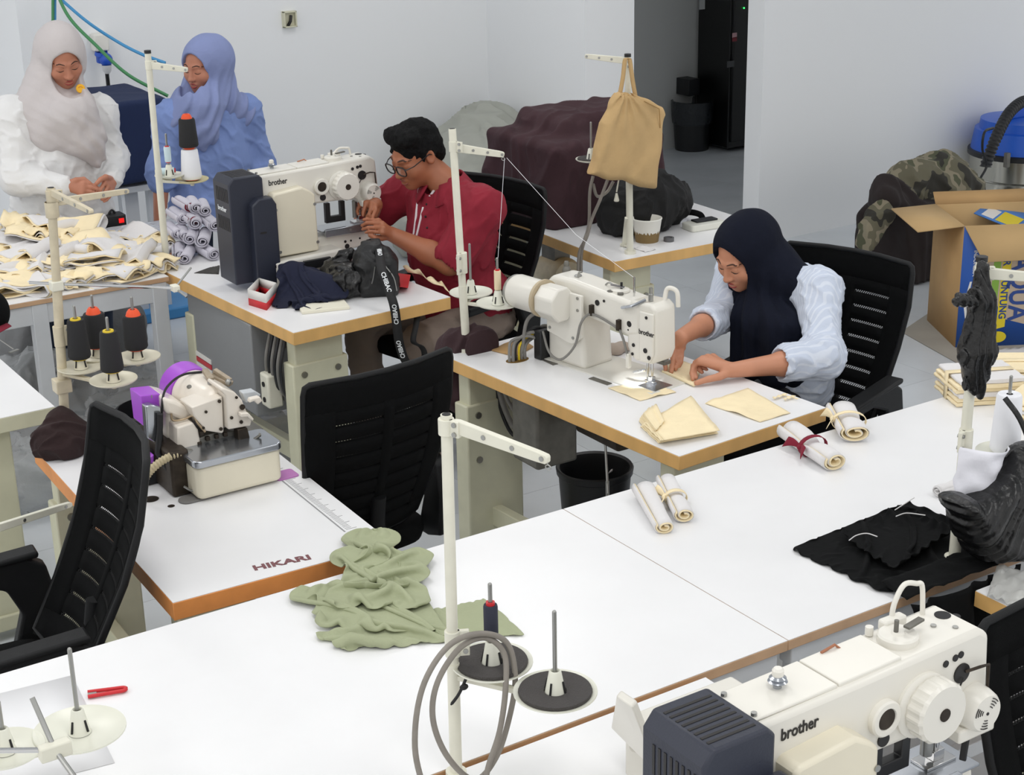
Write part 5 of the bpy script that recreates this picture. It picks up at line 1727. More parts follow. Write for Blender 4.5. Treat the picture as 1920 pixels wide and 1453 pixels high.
# polo shirt
M_POLO = mat('maroon_pique_cotton', (140, 26, 46), 0.85, bump=0.3, bscale=26, var=0.06, vscale=10)
lo, hi = bbox([lsh, rsh, lel, rel, (3.52, 5.2, 0.47), (3.0, 5.6, 0.5)], 0.14)
F = Field(lo, hi, 0.006)
F.ell((3.28, 5.42, 0.60), (0.18, 0.21, 0.17)).ell((3.215, 5.43, 0.84), (0.165, 0.20, 0.25), None, 0.06)
F.cap(lsh, rsh, 0.085, 0.08, 0.06).cap(neck - Vector((0, 0, 0.03)), (3.26, 5.40, 0.90), 0.068, 0.13, 0.05)
ls, rs_ = lsh.lerp(lel, 0.86), rsh.lerp(rel, 0.85)
F.cap(lsh, ls, 0.082, 0.078, 0.03).cap(rsh, rs_, 0.080, 0.074, 0.03)
F.disp(folds(0.0045, 60, 11, amp2=0.014))
F.cap(ls + (lel - lsh).normalized() * 0.065, lel + (lel - lsh).normalized() * 0.1, 0.068, 0.08, 0.0, 'sub')
F.cap(rs_ + (rel - rsh).normalized() * 0.065, rel + (rel - rsh).normalized() * 0.1, 0.064, 0.08, 0.0, 'sub')
F.cap(H @ Vector((0, 0.0, -0.08)), neck + Vector((-0.03, 0, 0.0)), 0.055, 0.056, 0.01, 'sub')
polo = F.build('polo_shirt', M_POLO, P_)
# collar, buttons
fdir = Vector((-0.97, -0.24, 0)).normalized()
sdir = Vector((-fdir.y, fdir.x, 0))
cpts = []
nb = neck + Vector((-0.012, 0, 0.040))
colr = []
for k in range(21):
    a = math.radians(-155 + 310 * k / 20)
    d = -fdir * math.cos(a) + sdir * math.sin(a)
    drop = 0.045 * (abs(k - 10) / 10) ** 2
    top = nb + d * 0.070 + Vector((0, 0, 0.020 - drop * 0.8))
    bot = nb + d * (0.108 + 0.012 * (abs(k - 10) / 10)) + Vector((0, 0, -0.026 - drop * 1.5))
    colr.append((top, bot))
MB().add([p for c in colr for p in c], [(2 * k, 2 * k + 1, 2 * k + 3, 2 * k + 2) for k in range(20)]).build('collar', M_POLO, polo, solid=0.006, smooth=60)
for (u, v) in ((800, 383), (798, 406), (801, 427)):
    c = F.cast(CAM_POS + ray(u, v) * 5.2, np.array(ray(u, v)), 900, 0.002)
    MB().ball(c, 0.005, 8).build('button', M_INK, polo)
# lanyard
M_LAN = mat('white_lanyard', (225, 218, 222), 0.7)
for path in (((842, 317), (822, 345), (806, 368)), ((786, 352), (783, 380), (780, 410), (776, 440), (774, 452)), ((794, 388), (788, 415), (782, 440), (778, 452))):
    pts = []
    for (u, v) in path:
        c = F.cast(CAM_POS + ray(u, v) * 5.2, np.array(ray(u, v)), 900, 0.002)
        pts.append(Vector(c) - ray(u, v).normalized() * 0.003)
    lanv = MB()
    rg = []
    for p in smooth_path(pts, 4):
        rg.append([p - Vector((0.6, -0.5, 0)) * 0.007, p + Vector((0.6, -0.5, 0)) * 0.007])
    lanv.loft(rg, cap=False, closed=False).build('lanyard', M_LAN, P_, solid=0.001)
# trousers
M_BEIGET = mat('taupe_trousers', (128, 114, 104), 0.9, bump=0.12, bscale=250, var=0.08, vscale=8)
F = Field((2.70, 4.95, 0.02), (3.56, 5.75, 0.68), 0.008)
F.ell((3.30, 5.40, 0.54), (0.16, 0.20, 0.10))
for (y0_, y1_, kx) in ((5.30, 5.16, 2.92), (5.52, 5.58, 2.88)):
    F.cap((3.28, y0_, 0.54), (kx, y1_, 0.56), 0.092, 0.078, 0.03).cap((kx, y1_, 0.56), (kx + 0.02, y1_, 0.10), 0.076, 0.058, 0.02)
F.disp(folds(0.005, 60, 21, amp2=0.012))
F.build('trousers', M_BEIGET, P_)
for (y1_, kx) in ((5.16, 2.92), (5.58, 2.88)):
    MB().loft([[Vector((kx + x * k - 0.04 * (1 - k), y1_ + y * k, z)) for (x, y) in rrect(-0.18, 0.07, -0.045, 0.045, 0.042)] for (z, k) in ((0.0, 1.0), (0.03, 1.0), (0.06, 0.8), (0.09, 0.55))]).build('shoe', M_BLACKP, P_, smooth=60)

# ================================================= woman in white with grey headscarf, standing
S1_ = thing('person', 'standing woman in white top and pale grey headscarf with a yellow badge', 'person', (2.18, 6.98, 0))
Hc = aty(116, 106, 6.93)
H = face_frame(Hc, -14, 30, -6)
cx, cy = 2.155, 6.99
neck = Vector((2.175, 6.985, 1.37))
rsh, lsh = Vector((1.985, 6.98, 1.285)), Vector((2.365, 6.99, 1.25))
rel, rw = aty(32, 335, 6.88), aty(122, 348, 6.73)
lel, lw = aty(212, 300, 7.0), aty(210, 338, 6.80)
lo, hi = bbox([Hc, rsh, lsh, rel, lel, rw, lw, neck, (2.25, 6.6, 0.95)], 0.15)
F = Field(lo, hi, 0.004)
put_head(F, H, 1.0, ears=False, jaw=1.08)
F.cap(H @ Vector((0, -0.02, -0.07)), neck, 0.05, 0.056, 0.03)
F.ell(neck + Vector((0, 0.01, -0.13)), (0.16, 0.10, 0.13), None, 0.05)
for (a, b, c) in ((rsh, rel, rw), (lsh, lel, lw)):
    F.cap(a, b, 0.05, 0.042, 0.02).cap(b, c, 0.042, 0.026, 0.02)
Y0 = 6.70
kn = [aty(156, 344, Y0), aty(158, 350, Y0 - 0.005), aty(157, 357, Y0 - 0.01), aty(153, 363, Y0 - 0.01)]
fg = [[aty(168, 345, Y0), aty(178, 349, Y0), aty(186, 354, Y0)], [aty(171, 352, Y0 - 0.01), aty(181, 355, Y0 - 0.01), aty(189, 358, Y0 - 0.005)], [aty(170, 360, Y0 - 0.015), aty(180, 363, Y0 - 0.015), aty(188, 364, Y0 - 0.01)], [aty(165, 367, Y0 - 0.015), aty(173, 370, Y0 - 0.015), aty(180, 371, Y0 - 0.01)]]
put_hand(F, rw, kn, fg, [aty(143, 338, Y0 + 0.01), aty(157, 336, Y0 + 0.01), aty(168, 343, Y0)], rw=0.027)
kn = [aty(196, 343, Y0 + 0.02), aty(202, 350, Y0 + 0.02), aty(206, 356, Y0 + 0.03), aty(209, 361, Y0 + 0.04)]
fg = [[aty(192, 350, Y0), aty(188, 357, Y0 - 0.005), aty(184, 361, Y0 - 0.005)], [aty(198, 357, Y0 + 0.005), aty(193, 364, Y0), aty(188, 368, Y0)], [aty(202, 364, Y0 + 0.01), aty(197, 371, Y0), aty(191, 374, Y0)], [aty(205, 369, Y0 + 0.02), aty(200, 375, Y0 + 0.01), aty(195, 378, Y0)]]
put_hand(F, lw, kn, fg, [aty(198, 332, Y0 + 0.02), aty(188, 337, Y0), aty(181, 344, Y0 - 0.005)], rw=0.027)
body = F.build('body', M_SKIN_S, S1_)
face_features(F, H, body, M_LIPS, 1.0)
M_WHITETOP = mat('white_cotton_top', (226, 226, 226), 0.85, bump=0.4, bscale=22)
lo, hi = bbox([rsh, lsh, rel, lel, rw, lw, (cx, cy, 0.72), (cx, cy - 0.1, 0.72)], 0.16)
F = Field(lo, hi, 0.006)
F.ell((cx + 0.01, cy, 0.98), (0.225, 0.155, 0.30)).ell((cx, cy + 0.01, 0.82), (0.235, 0.165, 0.12), None, 0.05)
F.cap(rsh, lsh, 0.074, 0.074, 0.08).cap(neck - Vector((0, 0, 0.03)), (cx, cy, 1.1), 0.065, 0.14, 0.08)
for (a, b, c, t) in ((rsh, rel, rw, 0.93), (lsh, lel, lw, 0.93)):
    F.cap(a, b, 0.070, 0.066, 0.06).cap(b, b.lerp(c, t), 0.066, 0.044, 0.04)
F.disp(folds(0.0045, 58, 31, amp2=0.014))
F.half((0, 0, 0.775), (0, 0, -1))
top = F.build('white_top', M_WHITETOP, S1_)
M_JEAN = mat('dark_denim', (30, 44, 66), 0.85, bump=0.15, bscale=300, var=0.1, vscale=20)
F = Field((cx - 0.25, cy - 0.2, 0.04), (cx + 0.25, cy + 0.2, 0.98), 0.008)
F.ell((cx, cy + 0.01, 0.84), (0.205, 0.145, 0.14))
for sx in (-1, 1):
    F.cap((cx + sx * 0.10, cy, 0.80), (cx + sx * 0.105, cy - 0.01, 0.46), 0.098, 0.075, 0.03).cap((cx + sx * 0.105, cy - 0.01, 0.46), (cx + sx * 0.105, cy + 0.01, 0.09), 0.075, 0.058, 0.02)
F.disp(folds(0.004, 26, 33))
F.build('jeans', M_JEAN, S1_)
for sx in (-1, 1):
    MB().loft([[Vector((cx + sx * 0.105 + x * k, cy - 0.03 + y * k, z)) for (x, y) in rrect(-0.043, 0.043, -0.16, 0.07, 0.04)] for (z, k) in ((0.0, 1.0), (0.03, 1.0), (0.06, 0.8), (0.09, 0.55))]).build('shoe', M_BLACKP, S1_, smooth=60)
M_GREYSC = mat('pale_grey_scarf_cloth', (196, 190, 190), 0.85, bump=0.35, bscale=30)
lo, hi = bbox([Hc, rsh, lsh, (2.3, 6.85, 0.98)], 0.17)
F = Field(lo, hi, 0.0055)
F.ell(H @ Vector((0, -0.022, 0.026)), (0.096, 0.124, 0.118), H)
F.ell(H @ Vector((0, -0.005, -0.06)), (0.090, 0.080, 0.085), H, 0.03)
F.cap(H @ Vector((0, -0.05, -0.02)), neck + Vector((0, 0.04, -0.02)), 0.10, 0.115, 0.05)
F.cap(neck, rsh + Vector((0.05, -0.01, 0.0)), 0.10, 0.080, 0.06).cap(neck, lsh + Vector((-0.05, -0.01, 0.0)), 0.10, 0.075, 0.06)
b1, b2, b3 = aty(135, 215, 6.85), aty(160, 262, 6.835), aty(180, 298, 6.825)
F.cap(H @ Vector((0, 0.005, -0.132)), b1, 0.056, 0.09, 0.025).cap(b1, b2, 0.105, 0.085, 0.05).cap(b2, b3, 0.085, 0.035, 0.04)
F.ell(aty(110, 240, 6.9), (0.14, 0.09, 0.11), None, 0.05)
F.ell(H @ Vector((0, 0.112, -0.016)), (0.070, 0.105, 0.098), H, 0.008, 'sub')


def gf(X, Y, Z):
    low = np.clip((Hc.z + 0.02 - Z) / 0.15, 0, 1)
    return low * (0.0035 * np.sin(70 * (X * 0.75 + Z * 0.6) + 3.5 * np.sin(14 * X + 5 * Z)) * np.clip(1.2 + np.sin(17 * Z + 9 * X), 0, 1.6) + 0.0012 * np.sin(150 * (X * 0.6 + Z * 0.8))) + wav(X, Y, Z, 40, 14, 0.004)


F.disp(gf)
scf = F.build('headscarf', M_GREYSC, S1_)
bp = F.cast(CAM_POS + ray(151, 166) * 6.4, np.array(ray(151, 166)), 700, 0.002)
nv = -ray(151, 166).normalized()
bd_ = MB().cyl(Vector(bp) - nv * 0.002, Vector(bp) + nv * 0.014, 0.019, n=24).build('badge', mat('yellow_badge', (244, 182, 22), 0.3), scf, bevel=0.003)
bx_, by_, _ = frame_of(nv)
up_ = Vector((0, 0, 1)) - nv * nv.z
up_.normalize()
rt_ = up_.cross(nv)
ctr = Vector(bp) + nv * 0.0145
MB().tube([ctr + rt_ * (-0.009 + 0.018 * k / 8) + up_ * (0.004 - 0.0 + 0.004 * math.sin(math.pi * k / 8)) for k in range(9)], 0.0012, 6).build('badge_line', mat('orange_ink', (205, 120, 20), 0.5), bd_)

# ================================================= woman in blue, standing
S2_ = thing('person', 'standing woman in blue blouse and blue headscarf beside the back wall', 'person', (2.92, 7.08, 0))
Hc = aty(381, 122, 7.03)
H = face_frame(Hc, 40, 12, 3)
cx, cy = 2.90, 7.08
neck = Vector((2.905, 7.06, 1.255))
rsh, lsh = Vector((2.715, 7.02, 1.175)), Vector((3.105, 7.10, 1.15))
rel, rw = aty(303, 318, 7.02), aty(299, 430, 6.98)
lel, lw = aty(487, 305, 7.12), aty(470, 380, 6.98)
lo, hi = bbox([Hc, rsh, lsh, rel, lel, rw, lw, neck], 0.15)
F = Field(lo, hi, 0.004)
put_head(F, H, 0.97, ears=False)
F.cap(H @ Vector((0, -0.02, -0.07)), neck, 0.05, 0.055, 0.03)
F.ell(neck + Vector((0, 0.01, -0.13)), (0.16, 0.10, 0.13), None, 0.05)
for (a, b, c) in ((rsh, rel, rw), (lsh, lel, lw)):
    F.cap(a, b, 0.045, 0.040, 0.02).cap(b, c, 0.040, 0.026, 0.02)
for w_ in (rw, lw):
    kn = [w_ + Vector((0.028 - 0.018 * i, -0.02, -0.075)) for i in range(4)]
    fg = [[q + Vector((0, -0.012, -0.032)), q + Vector((0, -0.028, -0.054)), q + Vector((0, -0.04, -0.07))] for q in kn]
    put_hand(F, w_, kn, fg, [w_ + Vector((0.036, -0.012, -0.03)), w_ + Vector((0.042, -0.03, -0.06)), w_ + Vector((0.04, -0.042, -0.085))])
body = F.build('body', M_SKIN_S, S2_)
face_features(F, H, body, M_LIPS, 0.97)
M_BLUE = mat('dusty_blue_crepe', (124, 146, 200), 0.85, bump=0.4, bscale=26)
lo, hi = bbox([rsh, lsh, rel, lel, (cx, cy, 0.62), (cx, cy - 0.12, 0.62), lw], 0.15)
F = Field(lo, hi, 0.006)
F.ell((cx, cy, 0.95), (0.20, 0.15, 0.28)).ell((cx - 0.01, cy - 0.01, 0.74), (0.20, 0.16, 0.16), None, 0.06)
F.cap(rsh, lsh, 0.078, 0.078, 0.07).cap(neck - Vector((0, 0, 0.03)), (cx, cy, 1.0), 0.06, 0.13, 0.06)
F.cap(rsh, rel, 0.066, 0.066, 0.06).cap(rel, rel.lerp(rw, 0.18), 0.066, 0.062, 0.04)
F.cap(lsh, lel, 0.068, 0.068, 0.06).cap(lel, lel.lerp(lw, 0.4), 0.068, 0.060, 0.04)
F.disp(folds(0.0045, 56, 41, amp2=0.014))
F.half((0, 0, 0.66), (0, 0, -1))
F.build('blouse', M_BLUE, S2_)
F = Field((cx - 0.24, cy - 0.2, 0.04), (cx + 0.24, cy + 0.2, 0.9), 0.008)
F.ell((cx, cy, 0.78), (0.17, 0.13, 0.12))
for sx in (-1, 1):
    F.cap((cx + sx * 0.09, cy, 0.76), (cx + sx * 0.095, cy, 0.44), 0.085, 0.066, 0.03).cap((cx + sx * 0.095, cy, 0.44), (cx + sx * 0.095, cy, 0.09), 0.066, 0.052, 0.02)
F.build('jeans', M_JEAN, S2_)
for sx in (-1, 1):
    MB().loft([[Vector((cx + sx * 0.095 + x * k, cy - 0.03 + y * k, z)) for (x, y) in rrect(-0.04, 0.04, -0.15, 0.07, 0.038)] for (z, k) in ((0.0, 1.0), (0.03, 1.0), (0.06, 0.8), (0.09, 0.55))]).build('shoe', M_BLACKP, S2_, smooth=60)
M_BLUESC = mat('blue_scarf_cloth', (132, 144, 188), 0.85, bump=0.35, bscale=30)
lo, hi = bbox([Hc, rsh, lsh, (2.85, 6.93, 0.95)], 0.17)
F = Field(lo, hi, 0.0055)
F.ell(H @ Vector((0, -0.026, 0.022)), (0.094, 0.128, 0.112), H)
F.ell(H @ Vector((0, -0.005, -0.06)), (0.086, 0.080, 0.085), H, 0.03)
F.cap(H @ Vector((0, -0.07, 0.0)), neck + Vector((0.06, 0.06, 0.0)), 0.10, 0.10, 0.05)
F.cap(neck, rsh + Vector((0.02, -0.02, 0.0)), 0.095, 0.080, 0.06).cap(neck, lsh + Vector((-0.03, -0.02, 0.0)), 0.10, 0.080, 0.06)
b1, b2, b3 = aty(372, 205, 6.97), aty(378, 240, 6.945), aty(383, 278, 6.93)
F.cap(H @ Vector((0, -0.005, -0.14)), b1, 0.052, 0.09, 0.02).cap(b1, b2, 0.115, 0.08, 0.05).cap(b2, b3, 0.08, 0.02, 0.03)
F.ell(H @ Vector((0, 0.112, -0.014)), (0.071, 0.105, 0.102), H, 0.008, 'sub')


def bf(X, Y, Z):
    low = np.clip((Hc.z + 0.03 - Z) / 0.15, 0, 1)
    return low * (0.006 * np.sin(100 * (X * 0.85 - Z * 0.5) + 2.0 * np.sin(14 * Z)) + 0.003 * np.sin(170 * (X * 0.8 - Z * 0.4))) + wav(X, Y, Z, 45, 24, 0.003)


F.disp(bf)
F.build('headscarf', M_BLUESC, S2_)
# ------------------------------------------------------------------ cloth helpers
M_CREAM = mat('cream_cotton', (248, 231, 192), 0.9, bump=0.25, bscale=40, var=0.05, vscale=12)
M_WHITEC = mat('white_cotton', (226, 224, 224), 0.9, bump=0.25, bscale=40)
M_LAV = mat('pale_lavender_cotton', (206, 204, 216), 0.9, bump=0.25, bscale=40)
M_MAROONC = mat('maroon_cotton', (128, 26, 48), 0.9, bump=0.25, bscale=40)
M_GREENC = mat('sage_green_cotton', (164, 170, 138), 0.9, bump=0.3, bscale=45, var=0.05, vscale=12)
M_BLACKC = mat('black_cotton', (12, 13, 14), 0.95, bump=0.2, bscale=50, spec=0.2)
M_NAVYCL = mat('dark_navy_cotton', (16, 22, 48), 0.9, bump=0.3, bscale=45)
M_PLUM = mat('dark_plum_cotton', (56, 36, 40), 0.9, bump=0.25, bscale=40)
M_PLUMB = mat('dark_brown_jersey', (44, 28, 28), 0.95, bump=0.3, bscale=60)
M_BAGP = mat('black_plastic_film', (15, 15, 16), 0.3, bump=0.5, bscale=35)


def sheet(c4, nu, nv, hf, m, name, parent=None, solid=0.0018, smooth=60):
    """cloth sheet over four corner points, hf(u, v) lifts it"""
    a, b, c, d = [Vector(p) for p in c4]

    def fn(u, v):
        p = a * ((1 - u) * (1 - v)) + b * (u * (1 - v)) + c * (u * v) + d * ((1 - u) * v)
        q = hf(u, v)
        if isinstance(q, (tuple, list)):
            return p + Vector(q)
        return p + Vector((0, 0, q))
    return MB().grid(fn, nu, nv).build(name, m, parent, smooth=smooth, solid=solid)


def nz(x, y, z=0.0, s=1.0):
    return mnoise.noise(Vector((x * s, y * s, z)))


def spiral_profile(R, turns, flat=0.75, n=40, r0=0.25):
    out = []
    for k in range(n + 1):
        t = k / n
        a = -t * turns * 2 * math.pi + 0.6
        r = R * (1 - (1 - r0) * t)
        out.append((math.cos(a) * r, R * flat + math.sin(a) * r * flat))
    return out


def fabric_roll(name, label, p0, p1, R, group, turns=1.9, flat=0.72, m_out=None, m_in=None, tie=None, seed=0, cat='fabric', flare=0.0):
    p0, p1 = Vector(p0), Vector(p1)
    d = p1 - p0
    L = d.length
    ax = d.normalized()
    sd = ax.cross(Vector((0, 0, 1))).normalized()
    t = thing(name, label, cat, (p0 + p1) / 2, group)
    up = Vector((0, 0, 1))
    prof = spiral_profile(R, turns, flat)
    NL = 8

    def ring(pr, k, sc=1.0, ext=0.0):
        q = []
        f = k / NL
        base = p0 + ax * (L * f + ext * (1 if f > 0.5 else -1) * (1 if f in (0.0, 1.0) else 0))
        pinch = 1.0 - (0.14 if tie else 0.0) * math.exp(-((f - 0.5) / 0.12) ** 2) + flare * (f - 0.5)
        for i, (x, z) in enumerate(pr):
            w = 1 + 0.07 * nz(i * 0.17 + seed * 3.1, f * 3 + seed)
            q.append(base + sd * (x * pinch * w * sc) + up * max(0.0008, (z * pinch * w - R * flat) * sc + R * flat * pinch))
        return q
    MB().loft([ring(prof, k) for k in range(NL + 1)], cap=False, closed=False).build('outer_layer', m_out or M_WHITEC, t, solid=0.0028, smooth=60)
    MB().loft([ring(prof, k, 0.86, 0.004) for k in range(NL + 1)], cap=False, closed=False).build('lining', m_in or M_CREAM, t, solid=0.0028, smooth=60)
    if tie:
        c = (p0 + p1) / 2
        loop = []
        for k in range(20):
            a = 2 * math.pi * k / 20
            loop.append(c + sd * (math.cos(a) * R * 1.0) + up * max(0.001, R * flat * 0.88 + math.sin(a) * R * flat * 1.0))
        rg = [[p - ax * 0.008, p + ax * 0.008] for p in loop + [loop[0]]]
        tb = MB().loft(rg, cap=False, closed=False).build('tie', tie, t, solid=0.002, smooth=60)
        kp = c - sd * R * 0.9 * (1 if sd.dot(_r) > 0 else -1) + up * R * 0.7
        MB().ball(kp, (0.011, 0.011, 0.009), 10).build('knot', tie, tb)
        for sg in (-1, 1):
            e = kp + ax * (0.045 * sg) - sd * 0.012 * (1 if sd.dot(_r) > 0 else -1) + up * 0.006
            e2 = kp + ax * (0.05 * sg) - sd * 0.03 * (1 if sd.dot(_r) > 0 else -1) - up * 0.012
            sheet([kp - up * 0.004, kp + up * 0.004, e + up * 0.012, e2], 3, 6, lambda u, v: 0.006 * math.sin(v * 3.1), tie, 'bow_end', tb)
    return t



def pbd(nu, nv, init, rest, pins, zfloor, iters=160, grav=0.0006, fric=0.6, bend=0.25, seed=0, keep=None):
    """small position-based cloth: grid nu x nv, init(u,v)->point, rest(u,v)->flat 2d rest position"""
    U, V = np.meshgrid(np.linspace(0, 1, nu), np.linspace(0, 1, nv), indexing='ij')
    X = np.array([[tuple(init(U[i, j], V[i, j])) for j in range(nv)] for i in range(nu)], float)
    Rr = np.array([[tuple(rest(U[i, j], V[i, j])) for j in range(nv)] for i in range(nu)], float)
    rs = np.random.RandomState(seed)
    X[..., 2] += rs.uniform(0, 0.004, X.shape[:2])
    W = np.ones((nu, nv))
    for (i, j) in pins:
        W[i, j] = 0.0
    V0 = np.zeros_like(X)
    cons = []
    for (di, dj, st) in ((1, 0, 1.0), (0, 1, 1.0), (1, 1, 0.8), (1, -1, 0.8), (2, 0, bend), (0, 2, bend), (4, 0, bend * 0.5), (0, 4, bend * 0.5)):
        a_i = np.arange(nu - di)
        a_j = np.arange(max(0, -dj), nv - max(0, dj))
        I, J = np.meshgrid(a_i, a_j, indexing='ij')
        per = max(di, abs(dj)) * 2
        key = (I // max(1, di)) % 2 if di else (J // max(1, abs(dj))) % 2
        for p in (0, 1):
            m = key == p
            i1, j1 = I[m], J[m]
            i2, j2 = i1 + di, j1 + dj
            L = np.linalg.norm(Rr[i1, j1] - Rr[i2, j2], axis=1)
            cons.append((i1, j1, i2, j2, L, st))
    for it in range(iters):
        V0[..., 2] -= grav
        P0 = X.copy()
        X = X + V0 * W[..., None]
        for k in range(3):
            for (i1, j1, i2, j2, L, st) in cons:
                d = X[i2, j2] - X[i1, j1]
                l = np.linalg.norm(d, axis=1) + 1e-9
                w1, w2 = W[i1, j1], W[i2, j2]
                ws = w1 + w2 + 1e-9
                q = (d * ((l - L) / l * st / ws)[:, None])
                X[i1, j1] += q * w1[:, None]
                X[i2, j2] -= q * w2[:, None]
            zf_ = zfloor(X[..., 0], X[..., 1]) if callable(zfloor) else zfloor
            hit = X[..., 2] < zf_
            X[..., 2] = np.maximum(X[..., 2], zf_)
            f = hit & (W > 0)
            X[f, 0] = P0[f, 0] * fric + X[f, 0] * (1 - fric)
            X[f, 1] = P0[f, 1] * fric + X[f, 1] * (1 - fric)
        V0 = (X - P0) * 0.86
    return X


def pbd_build(X, name, m, parent, solid=0.003, sub=1):
    nu, nv = X.shape[:2]
    vs = [tuple(X[i, j]) for j in range(nv) for i in range(nu)]
    fs = [(j * nu + i, j * nu + i + 1, (j + 1) * nu + i + 1, (j + 1) * nu + i) for j in range(nv - 1) for i in range(nu - 1)]
    return MB().add(vs, fs).build(name, m, parent, smooth=180, solid=solid, sub=sub)


def quad_cloth(c4, z, ratio, nu, nv, seed, name, m, parent, zf=None, hump=0.02, iters=150, pin_step=0, solid=0.003, waves=(2.0, 3.0), bend=0.25):
    """sheet whose corners (and some edge points) stay put while the cloth, cut larger than the gap, buckles into folds"""
    a, b, c, d = [Vector(p) for p in c4]
    lx, ly = ((b - a).length + (c - d).length) / 2, ((d - a).length + (c - b).length) / 2
    pins = [(0, 0), (nu - 1, 0), (nu - 1, nv - 1), (0, nv - 1)]
    if pin_step:
        pins += [(i, 0) for i in range(0, nu, pin_step)] + [(i, nv - 1) for i in range(0, nu, pin_step)] + [(0, j) for j in range(0, nv, pin_step)] + [(nu - 1, j) for j in range(0, nv, pin_step)]
    zfl = z if zf is None else zf

    def ini(u, v):
        p = a * ((1 - u) * (1 - v)) + b * (u * (1 - v)) + c * (u * v) + d * ((1 - u) * v)
        e = math.sin(math.pi * u) * math.sin(math.pi * v)
        w = Vector((nz(u * 3, v * 3, seed), nz(u * 3 + 9, v * 3, seed), 0)) * 0.02 * e
        return p + w + Vector((0, 0, hump * e * (1 + nz(u * waves[0] * 2, v * waves[1] * 2, seed * 1.7))))
    X = pbd(nu, nv, ini, lambda u, v: (u * lx * ratio, v * ly * ratio), pins, zfl, iters, seed=seed, bend=bend)
    return pbd_build(X, name, m, parent, solid), X


# --- rolls on the cutting table
RG = 'tied fabric rolls on the cutting table'
fabric_roll('fabric_roll', 'white fabric roll with cream lining, left of the pair on the cutting table', atz(1208, 932, TOP), atz(1247, 1000, TOP), 0.031, RG, seed=1, flare=-0.25)
fabric_roll('fabric_roll', 'white fabric roll tied with a cream bow, right of the pair', atz(1250, 912, TOP), atz(1284, 980, TOP), 0.030, RG, tie=M_CREAM, seed=2)
fabric_roll('fabric_roll', 'white fabric roll tied with a maroon band on the cutting table', atz(1482, 826, TOP), atz(1566, 882, TOP), 0.043, RG, tie=M_MAROONC, seed=3, flare=-0.15)
fabric_roll('fabric_roll', 'fat white fabric roll with cream tie near the woman\'s elbow', atz(1578, 782, TOP), atz(1604, 830, TOP), 0.050, RG, tie=M_CREAM, seed=4, flat=0.6)
fabric_roll('fabric_roll', 'small plain white cloth roll beside the black cloth', atz(1758, 932, TOP), atz(1800, 918, TOP), 0.024, RG, seed=5, m_in=M_WHITEC)

# --- green garment
G_ = thing('garment', 'crumpled sage green trousers lying across the cutting table', 'garment', atz(720, 1130, TOP))
gp = lambda u, v, z=TOP + 0.003: atz(u, v, z)
gm, _ = quad_cloth([gp(598, 1192), gp(640, 1218), gp(985, 1192), gp(905, 1122)], TOP, 1.13, 20, 64, 3, 'lower_leg', M_GREENC, G_, TOP + 0.003, 0.03, 150, 6, waves=(1.5, 6))
g2, _ = quad_cloth([gp(563, 1112), gp(592, 1172), gp(850, 1190, TOP + 0.012), gp(760, 1090, TOP + 0.012)], TOP, 1.25, 30, 60, 5, 'upper_leg', M_GREENC, G_, TOP + 0.010, 0.045, 150, 10, waves=(2, 5))
g3, _ = quad_cloth([gp(628, 1128, TOP + 0.02), gp(785, 1130, TOP + 0.02), gp(790, 1052), gp(650, 1045)], TOP, 1.45, 40, 40, 8, 'gathered_waist', M_GREENC, G_, TOP + 0.018, 0.075, 170, 13, waves=(3, 3))
g4, _ = quad_cloth([gp(642, 1092, TOP + 0.03), gp(768, 1092, TOP + 0.03), gp(722, 1004), gp(672, 1006)], TOP, 1.35, 30, 30, 12, 'turned_hem', M_GREENC, G_, TOP + 0.012, 0.05, 150, 10, waves=(2, 2))
M_STITCH = mat('pale_stitching', (222, 224, 204), 0.8)

# --- black cloth draped over the near edge on the right
K_ = thing('cloth', 'large black cloth spread over the right cutting table and hanging off its edge', 'cloth', atz(1700, 1020, TOP))
corn = [atz(1487, 1032, TOP + 0.004), atz(1660, 1102, TOP + 0.01), atz(1860, 1010, TOP + 0.03), atz(1705, 938, TOP + 0.012)]


def kf(u, v):
    e = min(u, v, 1 - u, 1 - v)
    s = min(1, e * 5)
    return 0.002 + s * (0.028 * abs(nz(u * 3.2, v * 4.4, 2.0)) + 0.016 * abs(nz(u * 8, v * 9, 5.0))) + 0.02 * math.exp(-((u - 0.5) ** 2 + (v - 0.5) ** 2) / 0.02)


quad_cloth(corn, TOP, 1.12, 56, 56, 21, 'cloth_layer', M_BLACKC, K_, TOP + 0.003, 0.04, 150, 11, waves=(2, 3))
corn2 = [atz(1580, 1000, TOP + 0.02), atz(1670, 1062, TOP + 0.03), atz(1790, 985, TOP + 0.045), atz(1690, 948, TOP + 0.03)]
quad_cloth(corn2, TOP, 1.2, 40, 40, 23, 'upper_fold', M_BLACKC, K_, TOP + 0.02, 0.05, 150, 6, waves=(2, 3))
hang = [atz(1650, 1096, TOP + 0.012), atz(1830, 1030, TOP + 0.02)]
h2 = [Vector((2.54, CT_Y0 - 0.03, TOP + 0.006)), Vector((2.90, CT_Y0 - 0.03, TOP + 0.008))]
sheet([hang[0], hang[1], h2[1], h2[0]], 24, 10, lambda u, v: 0.012 * abs(nz(u * 6, v * 3, 3)) + 0.006, M_BLACKC, 'edge_fold', K_)
h3 = [Vector((2.60, CT_Y0 - 0.07, 0.56)), Vector((2.86, CT_Y0 - 0.09, 0.50))]
sheet([h2[0], h2[1], h3[1], h3[0]], 30, 14, lambda u, v: (0, -0.02 * abs(math.sin(u * 13 + 2 * nz(u * 3, v * 2))) - 0.012, 0), M_BLACKC, 'hanging_drape', K_)
